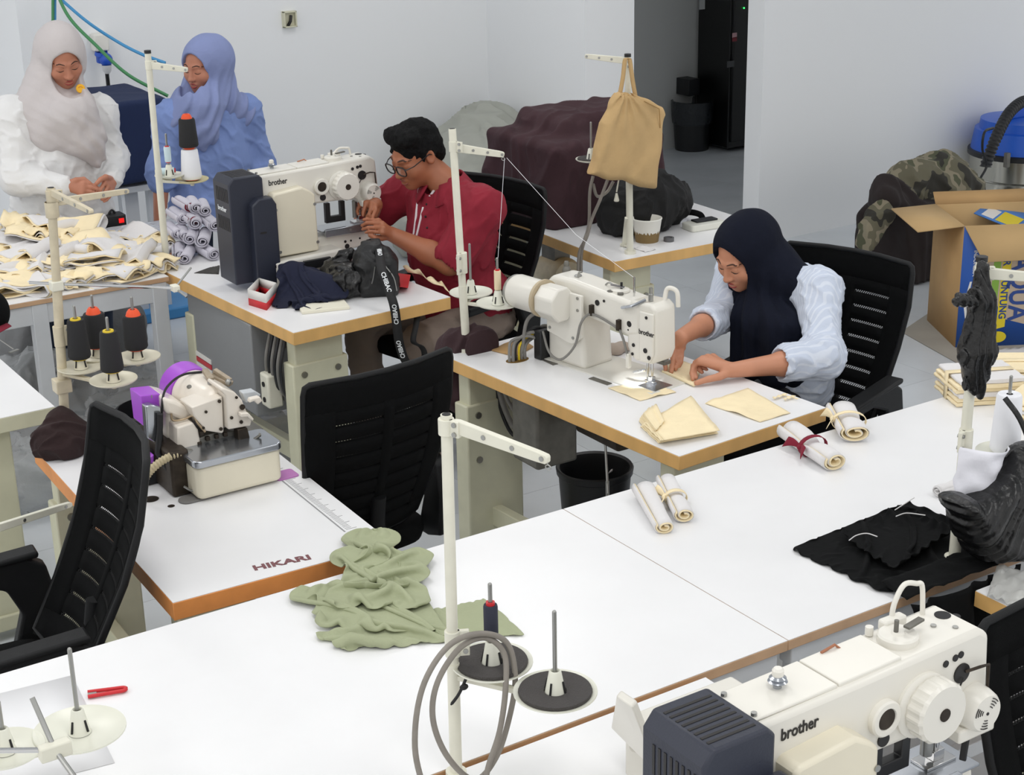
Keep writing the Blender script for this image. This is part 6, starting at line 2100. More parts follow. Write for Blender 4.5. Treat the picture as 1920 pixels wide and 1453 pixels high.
for i, pth in enumerate((((1592, 1013), (1605, 1004), (1625, 1000), (1645, 1006)), ((1680, 968), (1700, 962), (1735, 966)), ((1678, 956), (1700, 942), (1714, 933)))):
    pts = [atz(u, v, TOP + 0.052) for (u, v) in pth]
    MB().tube(smooth_path(pts, 4), 0.0014, 5).build('selvedge', M_WHITEC, K_)
ws = thing('paper', 'white paper scraps poking out from under the black cloth', 'paper', atz(1620, 1085, TOP))
sheet([atz(1575, 1052, TOP + 0.001), atz(1640, 1095, TOP + 0.001), atz(1650, 1080, TOP + 0.003), atz(1600, 1040, TOP + 0.002)], 4, 4, lambda u, v: 0.0, M_WHITEC, 'paper_sheet', ws, 0.0006)
# brown edged board behind
pw = thing('board', 'white board with a tan edge beyond the black cloth at the right edge', 'table', (2.62, 1.98, 0))
MB().bx(2.72, 3.4, 2.02, 2.26, TOP - 0.04, TOP - 0.002).build('edge_core', M_EDGE, pw)
MB().bx(2.721, 3.399, 2.021, 2.259, TOP - 0.002, TOP).build('tabletop', M_TOP, pw)
for xx in (2.78, 3.3):
    MB().bx(xx - 0.02, xx + 0.02, 2.08, 2.12, 0, TOP - 0.04).build('leg', M_LEG, pw)
pb = thing('plastic_sheet', 'clear crumpled plastic sheet on the board at the right edge', 'plastic', atz(1890, 1105, TOP))
sheet([atz(1850, 1120, TOP + 0.003), atz(1925, 1150, TOP + 0.003), atz(1960, 1080, TOP + 0.02), atz(1870, 1060, TOP + 0.02)], 14, 14, lambda u, v: 0.02 * abs(nz(u * 4, v * 4, 9)), mat('clear_film', (214, 214, 210), 0.2, alpha=0.55), 'film', pb, 0.0004)

# --- red snips
sn = thing('thread_snips', 'red handled thread snips on the cutting table', 'scissors', atz(200, 1298, TOP))
a, b = atz(163, 1302, TOP + 0.006), atz(237, 1291, TOP + 0.006)
ax = (b - a).normalized()
sd = Vector((-ax.y, ax.x, 0))
L = (b - a).length
for s in (-1, 1):
    pts = [a + ax * (L * k) + sd * (s * w) for (k, w) in ((0.02, 0.010), (0.3, 0.009), (0.7, 0.0075), (0.92, 0.0065), (1.0, 0.001))]
    MB().tube(smooth_path(pts, 4), 0.0042, 8).build('handle', M_REDP, sn, smooth=60)
MB().beam(a + ax * (L * 0.02), a + ax * (L * 0.24), 0.010, 0.002).build('blade', M_STEEL, sn)
pp = thing('paper', 'faint white paper sheet under the lower left saucer', 'paper', atz(90, 1360, TOP))
sheet([atz(-40, 1310, TOP + 0.0012), atz(135, 1266, TOP + 0.0012), atz(215, 1430, TOP + 0.0012), atz(-20, 1490, TOP + 0.0012)], 3, 3, lambda u, v: 0, mat('paper_white', (234, 234, 236), 0.6), 'paper_sheet', pp, 0.0006)

# --- bundles of cream pieces on the right
def bundle(label, c, lx, ly, n, rz, seed, tie=True):
    t = thing('fabric_bundle', label, 'fabric', c, 'tied bundles of cut fabric', rz)
    M = local(c, rz)
    rnd = random.Random(seed)
    for k in range(n):
        z = 0.002 + k * 0.0135
        ox, oy = rnd.uniform(-0.006, 0.006), rnd.uniform(-0.006, 0.006)
        prof = []
        hh = 0.0118
        for i in range(7):
            a = math.pi / 2 + math.pi * i / 6
            prof.append((-lx / 2 + math.cos(a) * hh * 0.5, hh / 2 + math.sin(a) * hh / 2))
        for i in range(9):
            prof.append((-lx / 2 + lx * (i + 1) / 9, 0.0008))
        top_ = [(-lx / 2 + lx * (9 - i) / 9, hh) for i in range(9)]
        ring0 = prof + top_
        rings = []
        for j in range(11):
            y = -ly / 2 + ly * j / 10
            rings.append([M @ Vector((p[0] + ox + 0.004 * nz(j * 0.7, k, seed), y + oy, z + p[1] * (1 + 0.1 * nz(i * 0.4, j * 0.5, k + seed)) + 0.003 * nz(j * 0.6, i * 0.3, seed))) for i, p in enumerate(ring0)])
        MB().loft(rings).build('fabric_layer', M_CREAM if k % 3 != 2 else M_WHITEC, t, smooth=50)
    if tie:
        H_ = n * 0.0135 + 0.004
        pts = [M @ Vector(p) for p in ((-lx / 2 - 0.008, 0, 0.0), (-lx / 2 - 0.008, 0, H_), (lx / 2, 0, H_), (lx / 2 + 0.002, 0, 0.0))]
        rg = [[p - M.to_3x3() @ Vector((0, 0.012, 0)), p + M.to_3x3() @ Vector((0, 0.012, 0))] for p in pts]
        MB().loft(rg, cap=False, closed=False).build('tie', M_CREAM, t, solid=0.003)
    return t


bundle('tied stack of folded cream fabric behind the black plastic strip', atz(1835, 742, TOP), 0.20, 0.17, 6, math.radians(-25), 3)
bundle('tied stack of cream and white fabric at the far right edge', atz(1925, 715, TOP), 0.22, 0.16, 5, math.radians(-35), 5)
bundle('small stack of cream fabric behind the white thread cone', atz(1935, 780, TOP), 0.15, 0.12, 5, math.radians(20), 7, False)

# --- big white cone, paper and plastic bags on the right stand
cone_spool('large white thread cone on the right stand beside the black bags', R1 + Vector((0, 0, 0.006)), 0.037, 0.029, 0.150, M_WHTHREAD, M_WHTHREAD, tube=False)
ps = thing('paper', 'large crumpled white paper sheet standing behind the lower black bag', 'paper', atz(1830, 900, TOP))
w0, w1, w2, w3 = aty(1784, 935, 2.37), aty(1850, 955, 2.35), aty(1890, 836, 2.36), aty(1800, 838, 2.375)
sheet([w0, w1, w2, w3], 16, 16, lambda u, v: (0.0, -0.05 * math.sin(u * math.pi) * (0.6 + 0.4 * v) + 0.012 * nz(u * 4, v * 4, 2), 0.0), mat('thin_white_paper', (236, 236, 244), 0.6, bump=0.3, bscale=20), 'paper_sheet', ps, 0.0008)
# upper knotted strip
ub = thing('plastic_bag', 'limp black plastic bag knotted around the top of the right stand', 'bag', aty(1835, 620, 2.385))
F = Field(*bbox([aty(1800, 500, 2.36), aty(1870, 500, 2.36), aty(1840, 760, 2.36), aty(1795, 700, 2.36)], 0.05), 0.004)
F.cap(aty(1843, 500, 2.375), aty(1838, 560, 2.37), 0.014, 0.022, 0.02)
F.cap(aty(1836, 560, 2.37), aty(1822, 660, 2.375), 0.020, 0.028, 0.02).cap(aty(1822, 660, 2.375), aty(1818, 720, 2.378), 0.028, 0.016, 0.02)
F.cap(aty(1850, 560, 2.365), aty(1848, 660, 2.365), 0.020, 0.022, 0.02).cap(aty(1848, 660, 2.365), aty(1836, 742, 2.365), 0.022, 0.008, 0.02)
F.cap(aty(1825, 565, 2.36), aty(1800, 562, 2.36), 0.012, 0.016, 0.01)
F.disp(lambda X, Y, Z: 0.004 * np.sin(X * 330 + 20 * Z + 3 * np.sin(Z * 30)) + wav(X, Y, Z, 90, 3, 0.003))
F.build('bag_body', M_BAGP, ub)

# --- maroon crumpled cloth on the printed table corner
mc_ = thing('cloth', 'crumpled dark brown knit cloth at the far corner of the overlock table', 'cloth', atz(118, 830, TOP))
c0 = atz(108, 846, TOP) + Vector((0.01, -0.02, 0))
F = Field(*bbox([c0], (0.15, 0.15, 0.14)), 0.004)
F.ell(c0 + Vector((0, 0, 0.04)), (0.080, 0.075, 0.062)).ell(c0 + Vector((0.01, 0.02, 0.10)), (0.035, 0.035, 0.028), None, 0.03)
F.cap(c0 + Vector((0.06, 0.02, 0.03)), c0 + Vector((0.12, 0.04, 0.02)), 0.022, 0.015, 0.02)
F.disp(lambda X, Y, Z: -np.maximum(0, ridge(X, Y, Z, 50, 15, 0.016) - 0.004) + wav(X, Y, Z, 90, 16, 0.004))
F.half((0, 0, TOP + 0.0015), (0, 0, -1))
F.build('knit_cloth', M_PLUMB, mc_)

# --- pieces on the woman's table
WZ = TOP + 0.006
GP = 'cut cream pieces on the woman\'s table'


def piece(label, c4, seed, amp=0.004, curl=0.01, m=None, z=WZ, n=16):
    t = thing('fabric_piece', label, 'fabric', atz(sum(c[0] for c in c4) / 4, sum(c[1] for c in c4) / 4, z), GP)

    def hf(u, v):
        e = max(abs(u - 0.5), abs(v - 0.5)) * 2
        return 0.001 + amp * abs(nz(u * 3, v * 3, seed)) + curl * max(0, e - 0.8) * 3 * max(0, nz(u * 2.5 + 3, v * 2.5, seed + 4))
    sheet([atz(c[0], c[1], z) for c in c4], n, n, hf, m or M_CREAM, 'cut_piece', t, 0.0012)
    return t


piece('cream cut piece under the machine lamp in front of the needle', [(1140, 728), (1200, 752), (1268, 736), (1222, 716)], 1)
piece('cream cut piece lying alone near the right table edge', [(1322, 757), (1425, 792), (1482, 775), (1402, 728)], 2, 0.005, 0.02)
st_ = thing('fabric_stack', 'fanned stack of cream cut pieces at the front of the woman\'s table', 'fabric', atz(1270, 800, WZ), GP)
for k in range(9):
    dx, dy = (k % 3) * 3 - 4 + k * 0.7, -k * 0.9
    cs = [(1205 + dx * 1.2, 800 + dy), (1238 + dx, 831 + dy * 0.8), (1345 + dx * 0.6, 812 + dy), (1290 + dx * 0.7, 752 + dy * 1.1)]
    sheet([atz(c[0], c[1], WZ + 0.0015 + k * 0.0026) for c in cs], 18, 12, (lambda k: lambda u, v: 0.004 * math.sin(u * 3 + k) * v + 0.006 * abs(nz(u * 4, v * 2, k)) * (1 - v * 0.3))(k), M_CREAM, 'cut_piece', st_, 0.0012)
    sheet([atz(1198 + k, 790 - k * 1.5, WZ + 0.002 + k * 0.0026), atz(1222 + k, 818 - k, WZ + 0.002 + k * 0.0026), atz(1238 + k, 800 - k, WZ + 0.004 + k * 0.0028), atz(1215 + k * 2, 768 - k, WZ + 0.003 + k * 0.0026)], 6, 6, (lambda k: lambda u, v: 0.007 * abs(math.sin(v * 7 + k)))(k), M_CREAM, 'cut_piece', st_, 0.0012)
sw = thing('fabric_piece', 'cream strip being sewn between the woman\'s hands', 'fabric', atz(1275, 700, WZ), GP)
sheet([atz(1243, 694, WZ + 0.004), atz(1302, 722, WZ + 0.004), atz(1316, 690, WZ + 0.006), atz(1268, 672, WZ + 0.006)], 14, 8, lambda u, v: 0.004 * abs(nz(u * 4, v * 3, 6)), M_CREAM, 'cut_piece', sw, 0.0012)
MB().tube([atz(1243, 696, WZ + 0.005), atz(1270, 708, WZ + 0.006), atz(1302, 722, WZ + 0.006)], 0.005, 8).build('folded_edge', M_CREAM, sw, smooth=60)
tb_ = thing('fabric_scrap', 'small twisted cream scraps near the woman\'s sleeve', 'fabric', atz(1472, 745, WZ))
for (q0, q1) in (((1450, 748), (1475, 740)), ((1465, 742), (1498, 750)), ((1470, 750), (1490, 744))):
    pa, pb_ = atz(q0[0], q0[1], WZ + 0.003), atz(q1[0], q1[1], WZ + 0.003)
    sheet([pa + Vector((0, -0.006, 0)), pb_ + Vector((0, -0.005, 0)), pb_ + Vector((0, 0.006, 0)), pa + Vector((0, 0.005, 0))], 10, 3, lambda u, v: 0.005 * abs(math.sin(u * 8 + v)), M_CREAM, 'scrap', tb_, 0.001)
pk = thing('cloth', 'small grey and maroon cloth bundle behind the white machine column', 'cloth', atz(1150, 660, WZ))
F = Field(*bbox([atz(1130, 660, WZ), atz(1178, 655, WZ)], (0.08, 0.08, 0.09)), 0.004)
F.ell(atz(1152, 655, WZ + 0.012), (0.06, 0.03, 0.022), None)
F.disp(lambda X, Y, Z: wav(X, Y, Z, 80, 3, 0.006))
F.half((0, 0, WZ + 0.001), (0, 0, -1))
F.build('grey_cloth', mat('taupe_cloth', (178, 164, 152), 0.9), pk)
F = Field(*bbox([atz(1145, 640, WZ)], (0.08, 0.08, 0.09)), 0.004)
F.ell(atz(1144, 648, WZ + 0.03), (0.035, 0.03, 0.030), None)
F.disp(lambda X, Y, Z: wav(X, Y, Z, 80, 5, 0.005))
F.build('maroon_cloth', M_MAROONC, pk)
# jacket draped on the corner of the woman's table
jk = thing('jacket', 'dark plum jacket slung over the far corner of the woman\'s table', 'jacket', (2.60, 4.47, TOP))
jc = [atz(828, 650, TOP + 0.03), atz(922, 632, TOP + 0.03), atz(905, 690, TOP + 0.02), atz(850, 680, TOP + 0.0)]
F = Field(*bbox([aty(830, 650, 4.5), aty(925, 640, 4.5), aty(850, 745, 4.5)], 0.12), 0.005)
F.cap(atz(914, 646, TOP + 0.03), atz(884, 676, TOP + 0.028), 0.046, 0.048, 0.0).cap(atz(884, 676, TOP + 0.028), aty(872, 735, 4.34), 0.052, 0.036, 0.03).cap(atz(900, 640, TOP + 0.03), aty(852, 658, 4.50), 0.052, 0.058, 0.03).cap(aty(852, 658, 4.50), aty(856, 742, 4.45), 0.062, 0.045, 0.03)
F.disp(lambda X, Y, Z: -np.maximum(0, ridge(X, Y, Z * 0.4, 45, 33, 0.018) - 0.004) + wav(X, Y, Z, 70, 34, 0.004))
F.build('jacket_cloth', M_PLUM, jk)

# --- man's table
nv_ = thing('cloth', 'crumpled dark navy cloth in front of the bar-tacking machine', 'cloth', atz(575, 575, TOP))
_n1, _n2, _n3 = atz(548, 548, TOP), atz(600, 556, TOP), atz(640, 558, TOP)


def navy_floor(X, Y):
    z = 0.115 * np.exp(-((X - _n1.x) ** 2 + (Y - _n1.y) ** 2) / 0.0075) + 0.075 * np.exp(-((X - _n2.x) ** 2 + (Y - _n2.y) ** 2) / 0.006) + 0.045 * np.exp(-((X - _n3.x) ** 2 + (Y - _n3.y) ** 2) / 0.003)
    return TOP + 0.003 + np.minimum(z, 0.125)


quad_cloth([atz(522, 576, TOP + 0.003), atz(598, 580, TOP + 0.003), atz(668, 545, TOP + 0.003), atz(548, 522, TOP + 0.003)], TOP, 1.55, 56, 56, 31, 'cloth_body', M_NAVYCL, nv_, navy_floor, 0.16, 170, 18, waves=(2.5, 2.5))
bxr = thing('box', 'small open red and white cardboard box beside the navy cloth', 'box', atz(500, 575, TOP))
q0, q1, q2 = atz(467, 572, TOP), atz(500, 582, TOP), atz(520, 560, TOP)
M_REDBOX = mat('red_box_print', (200, 40, 48), 0.5)
M_WBOX = mat('white_card', (232, 230, 226), 0.6)
for (pa, pb_) in ((q0, q1), (q1, q2), (q0, q0 + (q2 - q1)), (q0 + (q2 - q1), q2)):
    for (z0_, z1_, mm, nmn) in ((0.0, 0.028, M_REDBOX, 'red_band'), (0.028, 0.062, M_WBOX, 'white_band')):
        MB().loft([[pa + Vector((0, 0, z0_)), pa + Vector((0, 0, z1_))], [pb_ + Vector((0, 0, z0_)), pb_ + Vector((0, 0, z1_))]], cap=False, closed=False).build(nmn, mm, bxr, solid=0.002)
MB().add([q0, q1, q2, q0 + (q2 - q1)], [(0, 1, 2, 3)]).build('box_floor', M_WBOX, bxr, solid=0.002)
bk = thing('booklet', 'thin cream booklet at the front of the man\'s table', 'booklet', atz(612, 584, TOP))
p0, p1 = atz(567, 590, TOP), atz(656, 580, TOP)
ax = (p1 - p0).normalized()
sd = Vector((-ax.y, ax.x, 0))
MB().add([p0, p1, p1 + sd * 0.10, p0 + sd * 0.10, p0 + Vector((0, 0, 0.012)), p1 + Vector((0, 0, 0.012)), p1 + sd * 0.10 + Vector((0, 0, 0.012)), p0 + sd * 0.10 + Vector((0, 0, 0.012))], [(3, 2, 1, 0), (4, 5, 6, 7), (0, 1, 5, 4), (1, 2, 6, 5), (2, 3, 7, 6), (3, 0, 4, 7)]).build('cover', mat('booklet_cream', (234, 230, 212), 0.6), bk, bevel=0.002)
# black waist bag with printed strap
bb = thing('waist_bag', 'black waist bag with white-lettered strap hanging off the man\'s table', 'bag', atz(700, 560, TOP))
F = Field(*bbox([atz(705, 552, TOP) + Vector((0, 0, 0.09))], (0.16, 0.16, 0.18)), 0.005)
BM = Matrix.Rotation(math.radians(-25), 3, 'Z')
F.rbox(atz(709, 552, TOP) + Vector((0, 0, 0.078)), (0.078, 0.052, 0.082), 0.042, BM).ell(atz(700, 546, TOP) + Vector((0, 0, 0.15)), (0.055, 0.045, 0.045), BM, 0.04)
F.disp(lambda X, Y, Z: -np.maximum(0, ridge(X, Y, Z, 45, 53, 0.014) - 0.004) + wav(X, Y, Z, 90, 54, 0.003))
F.half((0, 0, TOP + 0.0015), (0, 0, -1))
bgb = F.build('bag_body', mat('black_nylon', (16, 17, 19), 0.5, bump=0.3, bscale=60), bb)
for pth in (((703, 500), (700, 520), (697, 532)), ((722, 498), (738, 520), (744, 545))):
    pts = [Vector(F.cast(CAM_POS + ray(u, v) * 4.6, np.array(ray(u, v)), 900, 0.002)) - ray(u, v).normalized() * 0.002 for (u, v) in pth]
    MB().tube(smooth_path(pts, 4), 0.0022, 6).build('zip', M_STEEL, bgb)
pl2 = thing('plastic_bag', 'crumpled black plastic bag between the navy cloth and the waist bag', 'bag', atz(640, 520, TOP))
F = Field(*bbox([atz(640, 520, TOP + 0.07)], (0.17, 0.17, 0.17)), 0.005)
F.ell(atz(652, 528, TOP + 0.05), (0.07, 0.08, 0.065)).cap(atz(640, 505, TOP + 0.07), atz(650, 478, TOP + 0.13), 0.05, 0.022, 0.03).cap(atz(625, 520, TOP + 0.05), atz(615, 500, TOP + 0.06), 0.04, 0.02, 0.03)
F.disp(lambda X, Y, Z: -np.maximum(0, ridge(X, Y, Z, 60, 63, 0.018) - 0.004) + wav(X, Y, Z, 110, 64, 0.004))
F.half((0, 0, TOP + 0.0015), (0, 0, -1))
F.build('bag_body', M_BAGP, pl2)
M_STRAP = mat('black_webbing', (24, 24, 26), 0.7)


def strap(path, w, name, parent, m, ydir):
    pts = smooth_path(path, 6)
    rg = []
    for p in pts:
        rg.append([p - Vector(ydir) * w / 2, p + Vector(ydir) * w / 2])
    return MB().loft(rg, cap=False, closed=False).build(name, m, parent, solid=0.002), pts


XD = (0.84, -0.54, 0)
yb = 5.20
s1, pts1 = strap([aty(697, 455, 5.30), aty(703, 448, 5.28), aty(711, 470, 5.20), aty(716, 505, 5.06), aty(726, 535, 5.02), aty(738, 570, 4.97), aty(743, 600, 4.97), aty(748, 640, 4.97), aty(756, 668, 4.98), aty(768, 690, 5.0)], 0.034, 'printed_strap', bb, M_STRAP, XD)
s2, pts2 = strap([aty(693, 485, 5.34), aty(688, 470, 5.33), aty(692, 452, 5.31), aty(701, 448, 5.28)], 0.03, 'strap_loop', bb, M_STRAP, XD)
s3, pts3 = strap([aty(783, 588, 5.04), aty(780, 610, 5.02), aty(775, 640, 5.0), aty(790, 650, 5.0), aty(796, 665, 5.0), aty(790, 690, 5.0)], 0.022, 'loose_strap', bb, M_STRAP, XD)
for k, (fr, sz) in enumerate(((0.24, 0.023), (0.44, 0.023), (0.66, 0.023), (0.86, 0.023))):
    i = int(fr * (len(pts1) - 2))
    p, q = pts1[i], pts1[i + 1]
    dn = (q - p).normalized()
    fwd = (CAM_POS - p).normalized()
    side = dn.cross(fwd)
    text('strap_lettering', 'CHIBAO', sz, basis(p + fwd * 0.006, dn if k < 2 else -dn, Vector(XD) * (1 if k < 2 else -1)), M_WHITEINK, s1, bold=0.0006, sx=0.95)
# cream strip near the man's lap
cs = thing('fabric_strip', 'loose cream fabric strip at the man\'s side of the table', 'fabric', atz(810, 520, TOP))
pts = smooth_path([atz(760, 505, TOP + 0.03), atz(785, 510, TOP + 0.035), atz(805, 525, TOP + 0.02), atz(828, 532, TOP + 0.004), atz(840, 545, TOP - 0.01)], 6)
MB().loft([[p - Vector((0, 0.02, 0.008)), p + Vector((0, 0.02, 0.008 + 0.008 * math.sin(i)))] for i, p in enumerate(pts)], cap=False, closed=False).build('strip', M_CREAM, cs, solid=0.0015)
rbx = thing('box', 'flat red box lying under the black bag on the man\'s table', 'box', atz(755, 525, TOP))
MB().add([atz(725, 535, TOP), atz(765, 540, TOP), atz(770, 515, TOP), atz(730, 510, TOP), atz(725, 535, TOP + 0.025), atz(765, 540, TOP + 0.025), atz(770, 515, TOP + 0.025), atz(730, 510, TOP + 0.025)], [(3, 2, 1, 0), (4, 5, 6, 7), (0, 1, 5, 4), (1, 2, 6, 5), (2, 3, 7, 6), (3, 0, 4, 7)]).build('box_body', M_REDBOX, rbx, bevel=0.001)
ds = thing('fabric_scrap', 'dark grey fabric scrap beside the motor cover', 'fabric', atz(388, 510, TOP))
sheet([atz(364, 512, TOP + 0.001), atz(410, 514, TOP + 0.001), atz(412, 498, TOP + 0.004), atz(392, 502, TOP + 0.004)], 8, 4, lambda u, v: 0.006 * abs(nz(u * 4, v * 4, 3)), mat('charcoal_felt', (66, 64, 62), 0.9), 'scrap', ds)

# --- lavender-white rolls stacked behind the machine on the left
rg_ = 'lavender white cloth rolls stacked on the man\'s table'
rolls = [(322, 470, 0.0), (345, 478, 0.0), (366, 484, 0.0), (388, 480, 0.0), (330, 462, 0.055), (352, 466, 0.055), (374, 470, 0.055), (396, 474, 0.05), (340, 455, 0.105), (360, 460, 0.11), (382, 462, 0.105), (402, 466, 0.1), (352, 452, 0.155), (374, 454, 0.155), (394, 456, 0.15)]
rnd = random.Random(4)
for i, (u, v, dz) in enumerate(rolls):
    c = atz(u, v, TOP) + Vector((0, 0.05, 0))
    c.z = TOP + dz * 0.92
    a = rnd.uniform(-0.35, 0.35)
    d = Vector((math.sin(a) - 0.32, -1, 0)).normalized()
    _lay = ('bottom', 'second', 'third', 'top')[0 if i < 4 else 1 if i < 8 else 2 if i < 12 else 3]
    _nth = ('first', 'second', 'third', 'fourth')[i % 4]
    fabric_roll('cloth_roll', 'pale lavender cloth roll, %s from the left in the %s layer beside the motor cover' % (_nth, _lay), c - d * 0.02, c + d * 0.14, 0.029 + 0.004 * rnd.random(), rg_, turns=2.2, flat=0.85, m_out=M_LAV, m_in=M_LAV if i not in (9, 12) else M_MAROONC, seed=i)

# --- heap on the sorting table
hg = 'cut fabric pieces heaped on the sorting table'
HL = {'a': 'folded white and cream cut piece in the heap on the sorting table', 'b': 'cream ruffled cut piece in the heap on the sorting table', 'c': 'white rolled piece in the heap on the sorting table'}


def make_piece_proto(kind, seed):
    t = thing('fabric_piece', HL[kind], 'fabric', (0, 0, 0), hg)
    if kind == 'a':
        L_, W_ = 0.22, 0.16
        for nm, m, o_, wd in (('outer_layer', M_WHITEC if seed == 1 else M_CREAM, 0.0, W_), ('lining', M_CREAM if seed == 1 else M_WHITEC, -0.004, W_ + 0.012)):
            prof = [(-L_ / 2 + L_ * i / 10, 0.003 + 0.004 * math.sin(i * 0.9 + seed)) for i in range(11)]
            prof += [(L_ / 2 + 0.012 * math.sin(a), 0.017 - 0.014 * math.cos(a)) for a in (0.6, 1.2, 1.8, 2.4)]
            prof += [(L_ / 2 - L_ * i / 10 * 0.9, 0.032 + 0.010 * math.sin(i * 0.8 + seed * 2)) for i in range(11)]
            rg2 = []
            for j in range(9):
                y = -wd / 2 + wd * j / 8
                rg2.append([Vector((p[0] * (1 + o_), y, max(0.001, p[1] + (o_ if i > 12 else -o_) + 0.012 * nz(i * 0.25, j * 0.35, seed) + 0.004 * math.sin(j * 0.7 + seed + i * 0.2)))) for i, p in enumerate(prof)])
            MB().loft(rg2, cap=False, closed=False).build(nm, m, t, solid=0.003, smooth=60)
    elif kind == 'b':
        for q in range(3):
            rg2 = []
            for j in range(25):
                x = -0.10 + 0.20 * j / 24
                y0_ = -0.06 + 0.012 * math.sin(j * 1.3 + q + seed)
                rg2.append([Vector((x, y0_ + 0.03 * i, 0.004 + q * 0.011 + (0.010 * math.sin(j * 0.95 + seed + q * 0.4)) * (1 - i / 4.5) + 0.006 * nz(j * 0.3, i * 0.6, seed))) for i in range(5)])
            for r in rg2:
                for p in r:
                    p.z = max(0.001, p.z + 0.008)
            MB().loft(rg2, cap=False, closed=False).build('cloth_layer', M_CREAM if q != 1 else M_WHITEC, t, solid=0.003, smooth=60)
    else:
        pr = spiral_profile(0.026, 2.0, 0.8)
        for nm, m, sc, ex in (('outer_layer', M_WHITEC, 1.0, 0.0), ('lining', M_CREAM, 0.86, 0.004)):
            rg2 = []
            for j in range(9):
                y = (-0.10 - ex) + (0.20 + 2 * ex) * j / 8
                rg2.append([Vector((p[0] * sc * (1 + 0.08 * nz(j * 0.5, i * 0.1, seed)), y, max(0.001, (p[1] - 0.021) * sc + 0.021))) for i, p in enumerate(pr)])
            MB().loft(rg2, cap=False, closed=False).build(nm, m, t, solid=0.003, smooth=60)
    return t


protos = [make_piece_proto('a', 1), make_piece_proto('a', 4), make_piece_proto('b', 2), make_piece_proto('b', 6), make_piece_proto('c', 3)]
used = set()
rnd = random.Random(11)
slots = []
for (u, v, z) in [(-20, 545, 0), (18, 548, 0), (55, 540, 0), (92, 535, 0), (128, 530, 0), (165, 526, 0), (200, 522, 0), (238, 516, 0), (268, 510, 0), (-10, 520, 0.03), (30, 522, 0.035), (70, 518, 0.035), (110, 512, 0.035), (150, 508, 0.035), (190, 504, 0.03), (228, 500, 0.03), (262, 494, 0.02), (288, 490, 0.0), (0, 500, 0.06), (45, 502, 0.07), (85, 498, 0.075), (125, 494, 0.07), (170, 488, 0.06), (210, 485, 0.05), (245, 478, 0.03), (280, 470, 0.01), (20, 485, 0.09), (60, 482, 0.11), (100, 478, 0.115), (140, 474, 0.09), (60, 466, 0.13), (95, 462, 0.14), (-15, 470, 0.07), (180, 470, 0.04), (220, 462, 0.02), (262, 456, 0.0)]:
    slots.append((u, v, z))
for i, (u, v, z) in enumerate(slots):
    k = rnd.choice((0, 1, 1, 0, 3, 4, 1))
    if i < 9:
        k = (2, 0, 1, 4, 0, 3, 1, 0, 2)[i]
    o = protos[k] if k not in used else copy_tree(protos[k])
    used.add(k)
    c = atz(u, v, TOP)
    o.location = (c.x, c.y, TOP + z * 0.6)
    ang = rnd.uniform(-0.7, 0.7) if k in (2, 3) else rnd.uniform(-1.4, 1.4)
    o.rotation_euler = (rnd.uniform(-0.2, 0.2) if z > 0.02 else 0, rnd.uniform(-0.25, 0.25) if z > 0.02 else 0, ang)
    _row = ('front', 'second', 'third', 'fourth', 'top')[0 if i < 9 else 1 if i < 18 else 2 if i < 26 else 3 if i < 30 else 4]
    _n = i - (0, 9, 18, 26, 30)[('front', 'second', 'third', 'fourth', 'top').index(_row)]
    o['label'] = '%s, %s from left, %s row of the heap' % (('folded white and cream cut piece', 'folded white and cream cut piece', 'ruffled cream cut piece', 'ruffled cream cut piece', 'rolled white cut piece')[k], ('first', 'second', 'third', 'fourth', 'fifth', 'sixth', 'seventh', 'eighth', 'ninth')[_n], _row)
    sc = rnd.uniform(0.95, 1.35)
    o.scale = (sc, sc, sc)
for k, p in enumerate(protos):
    if k not in used:
        c = atz(100, 500, TOP + 0.1)
        p.location = c
# foil bubble sheet
fo = thing('foil_sheet', 'silver foil bubble sheet at the back of the sorting table', 'sheet', atz(300, 425, TOP))
M_FOIL = mat('crinkled_foil', (214, 217, 222), 0.3, 0.35, bump=1.0, bscale=55)
sheet([atz(193, 432, TOP + 0.004), atz(240, 460, TOP + 0.004), atz(405, 428, TOP + 0.004), atz(395, 402, TOP + 0.004)], 40, 20, lambda u, v: 0.006 + 0.010 * abs(nz(u * 9, v * 5, 4)), M_FOIL, 'foil', fo, 0.002)
pw_ = thing('power_box', 'small black power box with a red lit switch on the sorting table', 'power box', atz(225, 422, TOP))
c = atz(226, 424, TOP)
MB().bx(c.x - 0.06, c.x + 0.03, c.y, c.y + 0.08, TOP, TOP + 0.05).build('case', M_BLACKP, pw_, bevel=0.004)
MB().bx(c.x - 0.005, c.x + 0.018, c.y - 0.003, c.y, TOP + 0.015, TOP + 0.035).build('switch', mat('red_switch', (255, 30, 30), 0.3, emit=1.0), pw_)
MB().tube(smooth_path([(c.x - 0.03, c.y + 0.05, TOP + 0.05), (c.x - 0.015, c.y + 0.05, TOP + 0.065), (c.x, c.y + 0.05, TOP + 0.05)], 5), 0.005, 8).build('handle', M_BLACKP, pw_)
